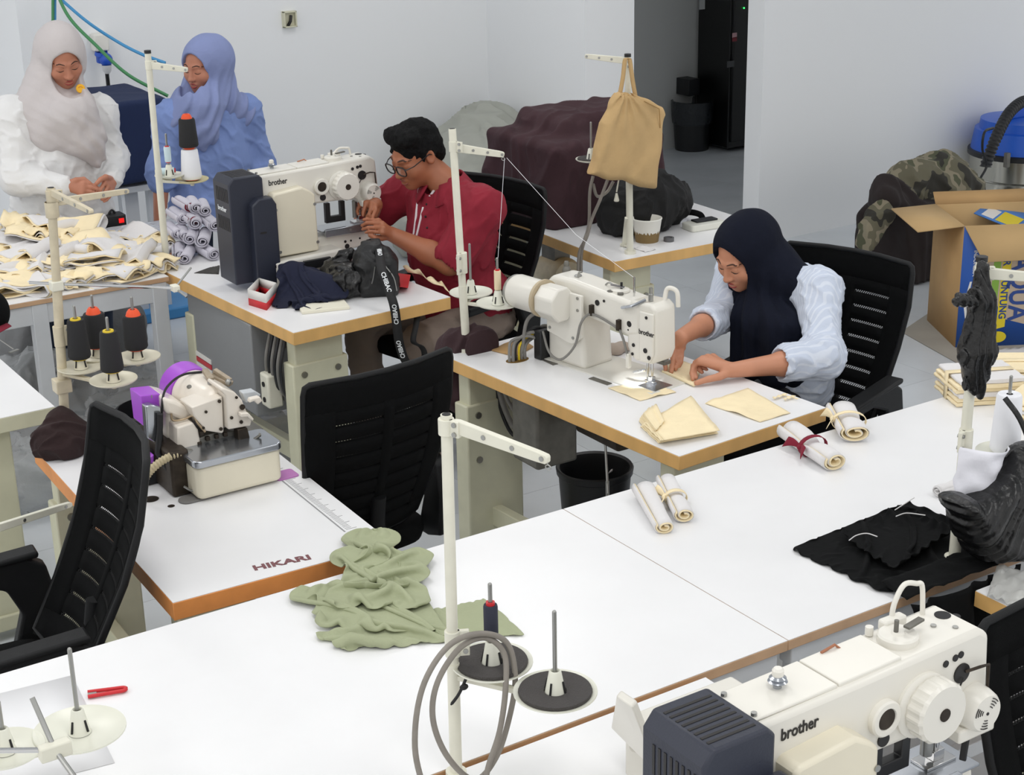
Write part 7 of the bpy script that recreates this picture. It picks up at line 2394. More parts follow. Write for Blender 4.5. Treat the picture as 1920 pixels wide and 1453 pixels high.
# ------------------------------------------------------------------ back table things
def slab(F, poly, y, t, k=0.0, rad=0.012):
    """thick rounded slab whose outline is given in the vertical plane y"""
    pts = [aty(u, v, y) for (u, v) in poly]
    P = np.array([(p.x, p.z) for p in pts])
    n = len(P)

    def fn(X, Y, Z):
        d2 = np.full(X.shape, 1e9, np.float32)
        ins = np.zeros(X.shape, bool)
        for i in range(n):
            a, b = P[i], P[(i + 1) % n]
            e = b - a
            wx, wz = X - a[0], Z - a[1]
            tt = np.clip((wx * e[0] + wz * e[1]) / (e @ e), 0, 1)
            d2 = np.minimum(d2, (wx - e[0] * tt) ** 2 + (wz - e[1] * tt) ** 2)
            cnd = ((a[1] > Z) != (b[1] > Z)) & (X < (b[0] - a[0]) * (Z - a[1]) / (b[1] - a[1] + 1e-12) + a[0])
            ins ^= cnd
        d = np.sqrt(d2) * np.where(ins, -1, 1) + rad
        e2 = np.abs(Y - y) - t + rad
        return np.sqrt(np.maximum(d, 0) ** 2 + np.maximum(e2, 0) ** 2) + np.minimum(np.maximum(d, e2), 0) - rad
    lo = np.array([P[:, 0].min(), y - t, P[:, 1].min()])
    hi = np.array([P[:, 0].max(), y + t, P[:, 1].max()])
    return F.put(lo, hi, fn, k)


def slab_field(poly, y, t, h, m=0.05):
    pts = [aty(u, v, y) for (u, v) in poly]
    a = np.array([tuple(p) for p in pts])
    return Field(a.min(0) - (m, t + m, m), a.max(0) + (m, t + m, m), h)


M_COVER = mat('plum_machine_cover', (60, 36, 42), 0.9, bump=0.3, bscale=30, var=0.08, vscale=5)
cv = thing('covered_machine', 'sewing machine under a dark plum cloth cover on the back table', 'machine cover', (4.15, 5.78, TOP))
F = Field((3.62, 5.30, TOP - 0.02), (4.70, 6.35, 1.32), 0.008)
Bm = Matrix.Rotation(math.radians(0), 3, 'Z')
F.rbox((4.13, 5.86, 0.94), (0.31, 0.27, 0.20), 0.04, Bm)
F.rbox((4.22, 5.88, 1.06), (0.27, 0.19, 0.15), 0.05, Bm, 0.05)
F.disp(lambda X, Y, Z: wav(X, Y, Z, 26, 71, 0.010) - np.maximum(0, ridge(X, Y, Z * 0.5, 22, 72, 0.022) - 0.006))
F.half((0, 0, TOP + 0.002), (0, 0, -1))
F.build('cloth_cover', M_COVER, cv)
M_TOTE = mat('tan_canvas', (196, 164, 116), 0.9, bump=0.25, bscale=40, var=0.06, vscale=9)
tt = thing('tote_bag', 'tan canvas tote bag hanging from the back thread stand', 'bag', aty(1175, 260, 5.06))
poly = [(1158, 174), (1180, 176), (1210, 188), (1238, 200), (1243, 214), (1238, 240), (1236, 275), (1230, 310), (1226, 352), (1200, 350), (1165, 338), (1130, 336), (1104, 326), (1112, 300), (1120, 262), (1124, 230), (1138, 205)]
F = slab_field(poly, 5.04, 0.035, 0.005)
slab(F, poly, 5.04, 0.032, 0, 0.028)
tc_ = aty(1168, 175, 5.04)


def tf(X, Y, Z):
    a = np.arctan2(X - tc_.x, tc_.z - Z + 0.02)
    fade = np.clip(1 - (tc_.z - Z) / 0.3, 0.15, 1)
    return 0.006 * fade * np.sin(a * 16) + wav(X, Y, Z, 32, 75, 0.005)


F.disp(tf)
F.build('bag_body', M_TOTE, tt)
for pth in (((1162, 178), (1168, 145), (1172, 112), (1178, 110)), ((1192, 184), (1186, 150), (1181, 114), (1178, 110))):
    pts = smooth_path([aty(u, v, 5.06) for (u, v) in pth], 6)
    MB().loft([[p - Vector((0.008, -0.003, 0)), p + Vector((0.008, -0.003, 0))] for p in pts], cap=False, closed=False).build('handle', M_TOTE, tt, solid=0.003)
MB().tube([aty(1208, 190, 5.0), aty(1236, 204, 5.0), aty(1238, 240, 5.005)], 0.002, 5).build('seam', mat('tan_thread', (160, 126, 76), 0.8), tt)
bg = thing('backpack', 'black soft bag slumped on the back table behind the paper bowl', 'bag', atz(1195, 430, TOP))
F = Field((3.90, 5.10, TOP - 0.02), (4.80, 5.95, 1.20), 0.006)
c1, c2, c3 = atz(1170, 398, TOP + 0.09), atz(1215, 380, TOP + 0.12), atz(1250, 378, TOP + 0.09)
F.ell(c1, (0.11, 0.10, 0.11)).ell(c2, (0.14, 0.11, 0.13), None, 0.06).ell(c3, (0.10, 0.10, 0.11), None, 0.05)
F.cap(atz(1235, 355, TOP + 0.17), atz(1275, 365, TOP + 0.15), 0.06, 0.03, 0.05)
F.disp(lambda X, Y, Z: -np.maximum(0, ridge(X, Y, Z, 34, 81, 0.022) - 0.005) + wav(X, Y, Z, 80, 82, 0.004))
F.half((0, 0, TOP + 0.002), (0, 0, -1))
F.build('bag_body', mat('black_soft_nylon', (11, 11, 12), 0.8, bump=0.3, bscale=50), bg)
bo = thing('paper_bowl', 'white paper bowl with brown printed base on the back table', 'bowl', atz(1214, 458, TOP))
bc = atz(1213, 452, TOP)
MB().lathe([(0.0, 0.002), (0.046, 0.002), (0.047, 0.0), (0.0605, 0.094), (0.0625, 0.096), (0.0625, 0.100), (0.060, 0.101), (0.0585, 0.096), (0.045, 0.006), (0.0, 0.006)], bc, 36).build('cup', mat('white_paper_cup', (236, 234, 226), 0.5), bo, smooth=40)
band = []
for k in range(72):
    a = 2 * math.pi * k / 72
    zt = 0.036 + 0.010 * abs(math.sin(k * 0.9)) + 0.004 * math.sin(k * 2.3)
    r0, r1 = 0.0472 + 0.0136 * 0.0 + 0.0006, 0.047 + 0.0136 * zt / 0.094 + 0.0006
    band.append((bc + Vector((math.cos(a) * r0, math.sin(a) * r0, 0.001)), bc + Vector((math.cos(a) * r1, math.sin(a) * r1, zt))))
MB().add([p for q in band for p in q], [(2 * k, 2 * ((k + 1) % 72), 2 * ((k + 1) % 72) + 1, 2 * k + 1) for k in range(72)]).build('printed_band', mat('brown_print', (128, 104, 62), 0.55), bo, smooth=60)
MB().lathe([(0.0, 0.0), (0.022, 0.0), (0.022, 0.016), (0.014, 0.016), (0.014, 0.012), (0.0, 0.012)], atz(1254, 452, TOP), 24).build('tape_roll', mat('grey_tape', (96, 96, 98), 0.5), thing('tape_roll', 'small grey tape roll beside the paper bowl', 'tape', atz(1254, 452, TOP)))
cs2 = thing('electronic_case', 'white case with a dark phone on top at the back table edge', 'case', atz(1310, 425, TOP))
cc2 = atz(1315, 428, TOP)
Mc = local((cc2.x, cc2.y, TOP), math.radians(-5))
MB().prism(rrect(-0.075, 0.10, -0.045, 0.045, 0.015), 0.028, Mc).build('case_body', mat('off_white_plastic', (226, 226, 216), 0.4), cs2, bevel=0.004)
MB().prism(rrect(-0.03, 0.08, -0.01, 0.04, 0.006), 0.007, Mc, 0.028).build('phone', M_BLACKP, cs2, bevel=0.002)
hp_ = thing('headphones', 'black padded strap lying behind the white case', 'strap', atz(1300, 402, TOP))
MB().tube(smooth_path([atz(1275, 408, TOP + 0.02), atz(1290, 398, TOP + 0.045), atz(1312, 402, TOP + 0.04), atz(1318, 412, TOP + 0.015)], 6), 0.014, 8).build('strap', M_BLACKC, hp_, smooth=60)
cy_ = thing('thread_spool', 'small white spool standing beside the black bag on the back table', 'thread', atz(1278, 415, TOP))
MB().cyl(atz(1272, 415, TOP + 0.012), atz(1284, 412, TOP + 0.012), 0.014, n=16).build('thread', M_WHTHREAD, cy_)
wp = thing('paper', 'crumpled white paper scrap at the foot of the back stand', 'paper', atz(1208, 467, TOP))
sheet([atz(1188, 466, TOP + 0.001), atz(1210, 473, TOP + 0.001), atz(1230, 468, TOP + 0.001), atz(1208, 459, TOP + 0.001)], 8, 8, lambda u, v: 0.008 * abs(nz(u * 5, v * 5, 3)), M_WHITEC, 'scrap', wp, 0.0006)
hs1 = thing('air_hose', 'pair of grey air hoses hanging from the back stand past the table edge', 'hose', atz(1092, 470, 0.7))
for k, pth in enumerate((((1112, 330, 5.2), (1106, 360, 5.2), (1104, 420, 5.2), (1096, 450, 5.18), (1090, 480, 5.2), (1090, 540, 5.2)), ((1140, 335, 5.15), (1125, 375, 5.15), (1110, 410, 5.18), (1100, 445, 5.18), (1086, 475, 5.2), (1084, 540, 5.2)), ((1112, 345, 5.2), (1120, 368, 5.2), (1138, 360, 5.2), (1150, 340, 5.2)))):
    MB().tube(smooth_path([aty(*p) for p in pth], 6), 0.0065, 8).build('hose_tube', M_HOSE, hs1, smooth=60)
kb = thing('cord_pull', 'white plastic cord pull dangling under the tote bag', 'cord', aty(1156, 370, 5.12))
MB().tube([aty(1160, 338, 5.12), aty(1156, 360, 5.12)], 0.003, 6).lathe([(0.004, 0.0), (0.011, -0.03), (0.009, -0.034), (0.0, -0.034)], aty(1156, 362, 5.12), 12).build('pull', M_STAND, kb)
stn = thing('thread_stand', 'small white lever post beside the pole on the back table', 'post', atz(1174, 450, TOP), 'thread stands')
MB().beam(atz(1170, 462, TOP), aty(1176, 408, 5.10), 0.02, 0.012).build('post', M_STAND, stn, bevel=0.002)
MB().beam(atz(1164, 458, TOP + 0.008), atz(1182, 462, TOP + 0.008), 0.014, 0.012).build('foot', M_STAND, stn, bevel=0.002)
mt = thing('motor', 'beige motor housing hanging under the back table', 'motor', (3.95, 5.55, 0.5))
MB().lathe([(0.0, 0.0), (0.075, 0.0), (0.082, 0.02), (0.082, 0.14), (0.07, 0.16), (0.0, 0.16)], (3.88, 5.72, 0.56), 28, axis=(0, -1, 0)).build('housing', M_STAND_O, mt, smooth=40)
MB().bx(3.84, 3.92, 5.60, 5.70, 0.63, TOP - 0.046).build('bracket', M_GREYM, mt)

# lower plastic bag on the right stand
pbag = thing('plastic_bag', 'full black plastic bag hanging low on the right stand', 'bag', aty(1850, 960, 2.33))
poly = [(1776, 938), (1800, 926), (1822, 934), (1850, 915), (1890, 885), (1922, 838), (1965, 825), (1975, 990), (1930, 1036), (1872, 1052), (1832, 1042), (1802, 1005), (1790, 962)]
F = slab_field(poly, 2.32, 0.075, 0.0045)
slab(F, poly, 2.32, 0.065, 0, 0.055)
gg_ = aty(1945, 790, 2.32)


def pl_(X, Y, Z):
    a = np.arctan2(Z - gg_.z, X - gg_.x)
    r = np.sqrt((X - gg_.x) ** 2 + (Z - gg_.z) ** 2)
    return np.clip(r / 0.2, 0.2, 1.2) * (0.0032 * np.sin(a * 38 + 3 * np.sin(a * 9) + 14 * Y) + 0.0016 * np.sin(a * 83 + 20 * Y)) + wav(X, Y, Z, 60, 6, 0.004)


F.disp(pl_)
F.build('bag_body', M_BAGP, pbag)
MB().tube(smooth_path([aty(1935, 840, 2.32), aty(1912, 785, 2.35), aty(1884, 746, 2.39)], 5), [0.007] * 11, 8).build('bag_handle', M_BAGP, pbag)

# ------------------------------------------------------------------ back wall things
WY = 8.55
so = thing('power_socket', 'white wall socket with a blue industrial plug and black cable', 'socket', aty(188, 80, WY))
a0, a1 = aty(172, 64, WY - 0.04), aty(203, 94, WY - 0.04)
MB().bx(a0.x, a1.x, WY - 0.07, WY, a1.z, a0.z).build('socket_box', mat('socket_white', (232, 230, 222), 0.4), so, bevel=0.008)
p = aty(190, 96, WY - 0.08)
MB().lathe([(0.032, 0.0), (0.036, -0.02), (0.028, -0.03), (0.026, -0.06), (0.0, -0.06)], p, 20, axis=(0, -0.25, 1)).build('plug_collar', mat('blue_plug', (36, 84, 190), 0.4), so, smooth=40)
p = aty(199, 112, WY - 0.10)
MB().ball(p, (0.036, 0.03, 0.036), 14).build('plug_cap', MATS['blue_plug'], so)
p = aty(200, 122, WY - 0.10)
MB().lathe([(0.026, 0.0), (0.022, -0.03), (0.012, -0.045), (0.0, -0.045)], p, 16).build('plug_body', mat('plug_grey', (206, 208, 210), 0.4), so, smooth=40)
MB().tube(smooth_path([aty(200, 132, WY - 0.10), aty(203, 160, WY - 0.09), aty(206, 190, WY - 0.1), aty(208, 215, WY - 0.12)], 5), 0.011, 8).build('cable', M_BLACKP, so, smooth=60)
wb = thing('wall_box', 'open cream junction box on the upper back wall', 'junction box', aty(543, 36, WY))
a0, a1 = aty(530, 22, WY - 0.02), aty(556, 50, WY - 0.02)
M_CRB = mat('cream_box_plastic', (216, 214, 190), 0.5)
xm, zm = (a0.x + a1.x) / 2, (a0.z + a1.z) / 2
MB().bx(a0.x, a1.x, WY - 0.012, WY, a1.z, a0.z).build('back_plate', M_CRB, wb)
for (x0, x1, z0, z1) in ((a0.x, a0.x + 0.008, a1.z, a0.z), (a1.x - 0.008, a1.x, a1.z, a0.z), (a0.x, a1.x, a0.z - 0.008, a0.z), (a0.x, a1.x, a1.z, a1.z + 0.008)):
    MB().bx(x0, x1, WY - 0.035, WY - 0.01, z0, z1).build('rim', M_CRB, wb, bevel=0.002)
MB().tube([(xm + 0.01, WY - 0.02, zm + 0.02), (xm, WY - 0.03, zm - 0.01), (xm - 0.012, WY - 0.02, zm - 0.035)], 0.009, 8).build('cable_end', M_INK, wb)
M_GCORD = mat('green_cord', (70, 140, 88), 0.5)
M_BCORD = mat('blue_cord', (72, 152, 206), 0.5)
tag(MB().tube(smooth_path([aty(96, -40, 8.3), aty(128, 30, 8.2), aty(180, 85, 8.1), (aty(240, 140, 8.0)), aty(315, 180, 7.9)], 8), 0.0085, 8).build('green_hose', M_GCORD, None, smooth=60), 'green air hose sagging across the back wall', 'hose')
tag(MB().tube(smooth_path([aty(100, -14, 8.35), aty(160, 38, 8.25), aty(215, 75, 8.2), aty(262, 100, 8.1), aty(310, 118, 8.0)], 8), 0.0085, 8).build('blue_hose', M_BCORD, None, smooth=60), 'light blue air hose sagging across the back wall above the green one', 'hose')
tag(MB().tube([aty(99, -30, 8.35), aty(99, 60, 8.35)], 0.0075, 8).build('green_hose', M_GCORD, None), 'green hose hanging straight down behind the woman in white', 'hose')
tag(MB().tube([aty(103, -30, 8.36), aty(103, 60, 8.36)], 0.0075, 8).build('blue_hose', M_BCORD, None), 'blue hose hanging straight down behind the woman in white', 'hose')
# navy covered machine on a small table
nm_ = thing('covered_machine', 'machine under a dark navy cover between the two standing women', 'machine cover', (2.85, 8.0, 0.8))
a0, a1 = aty(196, 205, 7.75), aty(300, 345, 7.75)
F = Field((a0.x - 0.1, 7.65, a1.z - 0.1), (a1.x + 0.2, 8.5, a0.z + 0.2), 0.01)
F.rbox(((a0.x + a1.x) / 2 + 0.04, 8.05, (a0.z + a1.z) / 2 + 0.02), ((a1.x - a0.x) / 2 + 0.05, 0.29, (a0.z - a1.z) / 2), 0.02)
F.disp(lambda X, Y, Z: wav(X, Y, Z, 14, 91, 0.006))
F.build('cloth_cover', mat('dark_navy_cover', (24, 40, 78), 0.85, bump=0.15, bscale=60), nm_)
nt_ = thing('machine_stand', 'pale grey stand carrying the navy covered machine', 'stand', ((a0.x + a1.x) / 2, 8.05, 0))
MB().bx(a0.x + 0.02, a1.x + 0.05, 7.78, 8.3, a1.z - 0.03, a1.z).build('stand_top', M_FRAME, nt_)
for xx in (a0.x + 0.08, a1.x - 0.04):
    for yy in (7.82, 8.24):
        MB().bx(xx, xx + 0.07, yy, yy + 0.05, 0, a1.z - 0.03).build('leg', M_FRAME, nt_)
# grey fabric heap behind the man
gh = thing('fabric_heap', 'heap of grey fabric piled against the wall behind the man', 'fabric', (4.7, 8.1, 0))
F = Field((4.0, 7.5, 0), (5.36, 8.5, 1.05), 0.012)
F.ell(aty(900, 320, 8.1), (0.38, 0.3, 0.30)).ell(aty(912, 262, 8.2), (0.22, 0.2, 0.20), None, 0.08).ell(aty(880, 400, 8.05), (0.5, 0.3, 0.35), None, 0.1).ell(aty(960, 330, 7.9), (0.25, 0.22, 0.2), None, 0.08)
F.disp(lambda X, Y, Z: -np.maximum(0, ridge(X, Y, Z, 16, 95, 0.05) - 0.01) + wav(X, Y, Z, 40, 96, 0.008))
F.half((0, 0, 0.01), (0, 0, -1))
F.build('cloth_pile', mat('grey_green_fabric', (168, 170, 162), 0.85, bump=0.3, bscale=20), gh)

# ------------------------------------------------------------------ passage
M_BLKGLOSS = mat('black_gloss_panel', (10, 11, 12), 0.3)
fc = thing('refrigerator', 'tall black refrigerator cabinet in the dim passage', 'refrigerator', (8.1, 9.3, 0))
f0 = atz(1310, 268, 0)
fx = aty(1309, 200, 9.50).x
MB().bx(fx, fx + 0.75, 9.15, 9.52, 0.03, 2.3).build('cabinet', M_BLKGLOSS, fc, bevel=0.01)
dr = MB().bx(fx + 0.01, fx + 0.74, 9.12, 9.15, 0.08, 1.42).build('lower_door', M_BLKGLOSS, fc, bevel=0.006)
MB().bx(fx + 0.01, fx + 0.74, 9.12, 9.15, 1.44, 2.28).build('upper_door', M_BLKGLOSS, fc, bevel=0.006)
for (u0, v0, u1, v1, m, nm) in ((1311, 0, 1321, 17, mat('grey_notice', (150, 152, 152), 0.6), 'notice'), (1373, 62, 1381, 70, mat('pale_sticker', (190, 150, 156), 0.6), 'sticker'), (1373, 70, 1381, 77, mat('red_sticker', (120, 26, 40), 0.6), 'sticker'), (1363, 115, 1376, 125, mat('dim_plate', (60, 62, 64), 0.5), 'plate')):
    q0, q1 = aty(u0, v0, 9.118), aty(u1, v1, 9.118)
    MB().bx(q0.x, q1.x, 9.114, 9.119, q1.z, q0.z).build(nm, m, fc)
q = aty(1395, 15, 9.11)
MB().ball(q, 0.006, 8).build('indicator_light', mat('green_led', (60, 255, 110), 0.3, emit=4.0), fc)
bxk = thing('wall_box', 'small black box fixed to the passage wall above the bin', 'box', aty(1300, 164, 9.4))
q0, q1 = aty(1292, 150, 9.4), aty(1312, 178, 9.4)
MB().bx(q0.x, q1.x, 9.40, 9.55, q1.z, q0.z).build('case', M_BLACKP, bxk, bevel=0.004)
MB().tube([aty(1305, 178, 9.45), aty(1306, 240, 9.45)], 0.012, 6).build('cable', M_DARK, bxk)
pbn = thing('waste_bin', 'black waste bin lined with a dark plastic bag in the passage', 'bin', atz(1297, 283, 0))
bc = atz(1297, 279, 0)
MB().lathe([(0.0, 0.0), (0.125, 0.0), (0.15, 0.34), (0.158, 0.345), (0.158, 0.36), (0.146, 0.36), (0.12, 0.02), (0.0, 0.02)], bc, 32).build('bin_body', M_BLACKP, pbn, smooth=40)
MB().lathe([(0.150, 0.20), (0.158, 0.26), (0.162, 0.365), (0.150, 0.368), (0.14, 0.30)], bc + Vector((0, 0, 0.002)), 32).build('liner', mat('dark_liner', (38, 42, 46), 0.25, bump=0.6, bscale=40), pbn, smooth=60)

# ------------------------------------------------------------------ right side: carton, coat, vacuum
M_CARD = mat('brown_cardboard', (196, 158, 108), 0.85, var=0.06, vscale=6)
M_CARDIN = mat('cardboard_inside', (206, 172, 122), 0.85, var=0.05, vscale=6)
M_BLUEP = mat('blue_carton_print', (44, 92, 178), 0.6)
M_YELP = mat('yellow_carton_print', (228, 206, 40), 0.6)
M_TANP = mat('pale_tan_print', (196, 176, 154), 0.7)
M_GREENP = mat('green_carton_print', (136, 178, 70), 0.6)
K0 = atz(1791, 653, 0)
K1 = atz(1739, 602, 0)
ld = (K1 - K0)
ld.z = 0
LL = ld.length
ld.normalize()
fd_ = Vector((ld.y, -ld.x, 0))
BH = 0.60
BW = 0.62
ct = thing('cardboard_carton', 'open printed cardboard carton with blue sides on the right floor', 'carton', K0)
zv = Vector((0, 0, 1))


def wallp(a, b, z0, z1, m, nm, par, th=0.006):
    return MB().add([a + zv * z0, b + zv * z0, b + zv * z1, a + zv * z1], [(0, 1, 2, 3)]).build(nm, m, par, solid=th)


c00, c10, c01, c11 = K0, K0 + fd_ * BW, K0 + ld * LL, K0 + fd_ * BW + ld * LL
wallp(c00, c01, 0.004, BH, M_CARD, 'side_panel', ct)
fp_ = wallp(c00, c10, 0.004, BH, M_BLUEP, 'front_panel', ct)
wallp(c10, c11, 0.004, BH, M_CARD, 'side_panel', ct)
wallp(c01, c11, 0.004, BH, M_CARDIN, 'back_panel', ct)
MB().add([c00 + zv * 0.006, c10 + zv * 0.006, c11 + zv * 0.006, c01 + zv * 0.006], [(0, 1, 2, 3)]).build('bottom_panel', M_CARDIN, ct, solid=0.004)
# flaps
MB().add([c00 + zv * BH, c01 + zv * BH, c01 - fd_ * 0.22 + zv * (BH - 0.015), c00 - fd_ * 0.22 + zv * (BH - 0.02)], [(0, 1, 2, 3)]).build('side_flap', M_CARDIN, ct, solid=0.006)
MB().add([c00 + zv * BH, c10 + zv * BH, c10 - ld * 0.10 + zv * (BH - 0.14), c00 - ld * 0.10 + fd_ * 0.07 + zv * (BH - 0.15)], [(0, 1, 2, 3)]).build('front_flap', M_CARDIN, ct, solid=0.006)
MB().add([c01 + zv * BH, c11 + zv * BH, c11 + ld * 0.05 + zv * (BH + 0.05), c01 + ld * 0.05 + zv * (BH + 0.05)], [(0, 1, 2, 3)]).build('back_flap', M_CARD, ct, solid=0.006)
# prints on the front
nf_ = -ld


def onfront(x, z, off=0.0036):
    return c00 + fd_ * x + zv * z + nf_ * off


def frontpoly(pts, m, nm, off=0.0036):
    v = [onfront(x, z, off) for (x, z) in pts]
    return MB().add(v + [p - nf_ * 0.0008 for p in v], [tuple(range(len(v)))] + [tuple(range(2 * len(v) - 1, len(v) - 1, -1))]).build(nm, m, fp_, smooth=0)


frontpoly([(0.10, 0.52), (0.62, 0.56), (0.62, 0.20), (0.50, 0.14), (0.36, 0.10), (0.22, 0.14), (0.14, 0.30)], M_TANP, 'print_field')
frontpoly([(0.155, 0.46), (0.19, 0.47), (0.18, 0.13), (0.145, 0.12)], M_GREENP, 'print_strip', 0.0042)
frontpoly([(0.198, 0.50), (0.24, 0.51), (0.23, 0.10), (0.188, 0.09)], M_YELP, 'print_strip', 0.0044)
for (x, z) in ((0.20, 0.05), (0.27, 0.535), (0.14, 0.49)):
    pts = [(x + 0.042 * math.cos(a), z + 0.028 * math.sin(a)) for a in [k * math.pi / 10 for k in range(20)]]
    frontpoly(pts, M_YELP, 'print_oval', 0.0046)
frontpoly([(0.045, 0.33), (0.055, 0.33), (0.035, 0.22), (0.05, 0.12), (0.04, 0.12), (0.022, 0.22)], M_WBOX, 'print_curve', 0.0042)
Mtx = lambda x, z, off=0.0055: basis(onfront(x, z, off), -zv, fd_)
M_BLUEINK = mat('blue_lettering', (40, 70, 140), 0.6)
text('print_lettering', 'TER', 0.048, Mtx(0.214, 0.44), M_BLUEINK, fp_, bold=0.0012, sx=0.92)
text('print_lettering', 'UNTUNG', 0.048, Mtx(0.212, 0.235), M_BLUEINK, fp_, bold=0.0012, sx=0.92)
text('print_lettering', 'AQUA', 0.14, Mtx(0.285, 0.29), M_BLUEINK, fp_, bold=0.003, sx=0.8)
text('print_lettering', 'MODEL', 0.024, Mtx(0.088, 0.42), M_WBOX, fp_, bold=0.0006)
text('print_lettering', 'INDONESIA', 0.024, Mtx(0.062, 0.42), M_WBOX, fp_, bold=0.0006)
# leaflet boards inside
lf = thing('leaflet', 'blue and yellow printed card sticking out of the open carton', 'leaflet', c00 + fd_ * 0.4 + ld * 0.25 + zv * 0.5)
q0, q1, q2, q3 = aty(1826, 400, 5.25), aty(1875, 365, 5.45), aty(1955, 402, 5.15), aty(1900, 430, 5.0)
MB().add([q0, q1, q2, q3], [(3, 2, 1, 0)]).build('card', mat('light_blue_card', (74, 130, 206), 0.6), lf, solid=0.004)
e1, e2 = (q3 - q0), (q1 - q0)
nl = e2.cross(e1).normalized()
if nl.z < 0:
    nl = -nl
for (a_, b_, c_, d_, m) in ((0.15, 0.45, 0.05, 0.4, M_WBOX), (0.5, 0.98, 0.05, 0.45, M_YELP)):
    MB().add([q0 + e1 * a_ + e2 * c_ + nl * 0.003, q0 + e1 * b_ + e2 * c_ + nl * 0.003, q0 + e1 * b_ + e2 * d_ + nl * 0.003, q0 + e1 * a_ + e2 * d_ + nl * 0.003], [(0, 1, 2, 3)]).build('printed_patch', m, lf)
# grey-brown sheet on the floor beneath
gs = thing('floor_sheet', 'large grey cardboard sheet on the floor under the carton', 'cardboard', K0)
g4_ = [atz(1690, 622, 0.003), atz(1815, 692, 0.003), atz(2100, 660, 0.003), atz(1900, 480, 0.003)]
MB().add(g4_, [(0, 1, 2, 3)]).build('sheet', mat('grey_cardboard', (158, 152, 142), 0.8, var=0.08, vscale=4), gs, solid=0.004)
sq = smooth_path([atz(u, v, 0.008) for (u, v) in ((1882, 676), (1888, 670), (1892, 678), (1898, 672), (1903, 678), (1912, 668), (1916, 676), (1920, 666), (1926, 674))], 5)
MB().tube(sq, 0.003, 5).build('handwriting', M_INK, gs)
fw = thing('foam_wrap', 'pale foam sheet folded beside the carton on the floor', 'sheet', atz(1890, 662, 0))
sheet([atz(1858, 668, 0.02), atz(1960, 675, 0.02), atz(1960, 650, 0.02), atz(1862, 656, 0.02)], 12, 5, lambda u, v: 0.02 * abs(nz(u * 6, v * 3, 4)), M_WHITEC, 'foam', fw)
# dark bag with camouflage jacket on top
M_CAMO = bpy.data.materials.new('camouflage_cloth')
M_CAMO.use_nodes = True
_nt = M_CAMO.node_tree
_b = _nt.nodes['Principled BSDF']
_b.inputs['Roughness'].default_value = 0.9
_tc = _nt.nodes.new('ShaderNodeTexCoord')
_n1 = _nt.nodes.new('ShaderNodeTexNoise')
_n1.inputs['Scale'].default_value = 6.5
_n1.inputs['Detail'].default_value = 2
_cr = _nt.nodes.new('ShaderNodeValToRGB')
_cr.color_ramp.interpolation = 'CONSTANT'
for pos, c in ((0.0, (52, 50, 44)), (0.42, (104, 100, 82)), (0.52, (140, 132, 112)), (0.60, (84, 86, 66)), (0.68, (50, 48, 42))):
    if pos == 0.0:
        _cr.color_ramp.elements[0].color = lin(c)
        _cr.color_ramp.elements[0].position = 0.0
    else:
        e = _cr.color_ramp.elements.new(pos)
        e.color = lin(c)
_nt.links.new(_tc.outputs['Object'], _n1.inputs['Vector'])
_nt.links.new(_n1.outputs['Fac'], _cr.inputs['Fac'])
_nt.links.new(_cr.outputs['Color'], _b.inputs['Base Color'])
dk = thing('garment_bag', 'tall dark brown cloth bag on the floor behind the carton', 'bag', (6.55, 6.05, 0))
F = Field((5.95, 5.55, 0), (7.4, 6.9, 1.1), 0.012)
F.rbox(aty(1700, 500, 6.1), (0.20, 0.20, 0.36), 0.06)
F.cap(aty(1672, 385, 6.05), aty(1700, 420, 6.1), 0.10, 0.15, 0.06).cap(aty(1666, 345, 6.05), aty(1660, 372, 6.0), 0.05, 0.06, 0.05)
F.disp(lambda X, Y, Z: -np.maximum(0, ridge(X, Y, Z * 0.4, 16, 101, 0.045) - 0.01) + wav(X, Y, Z, 40, 102, 0.006))
F.half((0, 0, 0.01), (0, 0, -1))
F.build('bag_body', mat('dark_brown_cloth', (40, 32, 32), 0.9, bump=0.2, bscale=30), dk)
cj = thing('jacket', 'camouflage jacket thrown over the dark bag by the right wall', 'jacket', (7.0, 6.3, 0.5))
F = Field((6.0, 5.7, 0.15), (8.0, 7.0, 1.15), 0.010)
F.cap(aty(1700, 350, 6.2), aty(1760, 335, 6.25), 0.12, 0.13, 0.0).cap(aty(1760, 335, 6.25), aty(1800, 355, 6.3), 0.13, 0.12, 0.05).ell(aty(1760, 375, 6.2), (0.30, 0.14, 0.16), None, 0.05)
F.cap(aty(1690, 360, 6.1), aty(1672, 350, 6.08), 0.05, 0.04, 0.05).cap(aty(1652, 400, 5.95), aty(1618, 460, 5.9), 0.05, 0.045, 0.03)
F.cap(aty(1800, 350, 6.3), aty(1830, 395, 6.3), 0.08, 0.06, 0.05)
F.disp(lambda X, Y, Z: -np.maximum(0, ridge(X, Y, Z, 20, 105, 0.035) - 0.008) + wav(X, Y, Z, 50, 106, 0.006))
F.build('jacket_cloth', M_CAMO, cj)
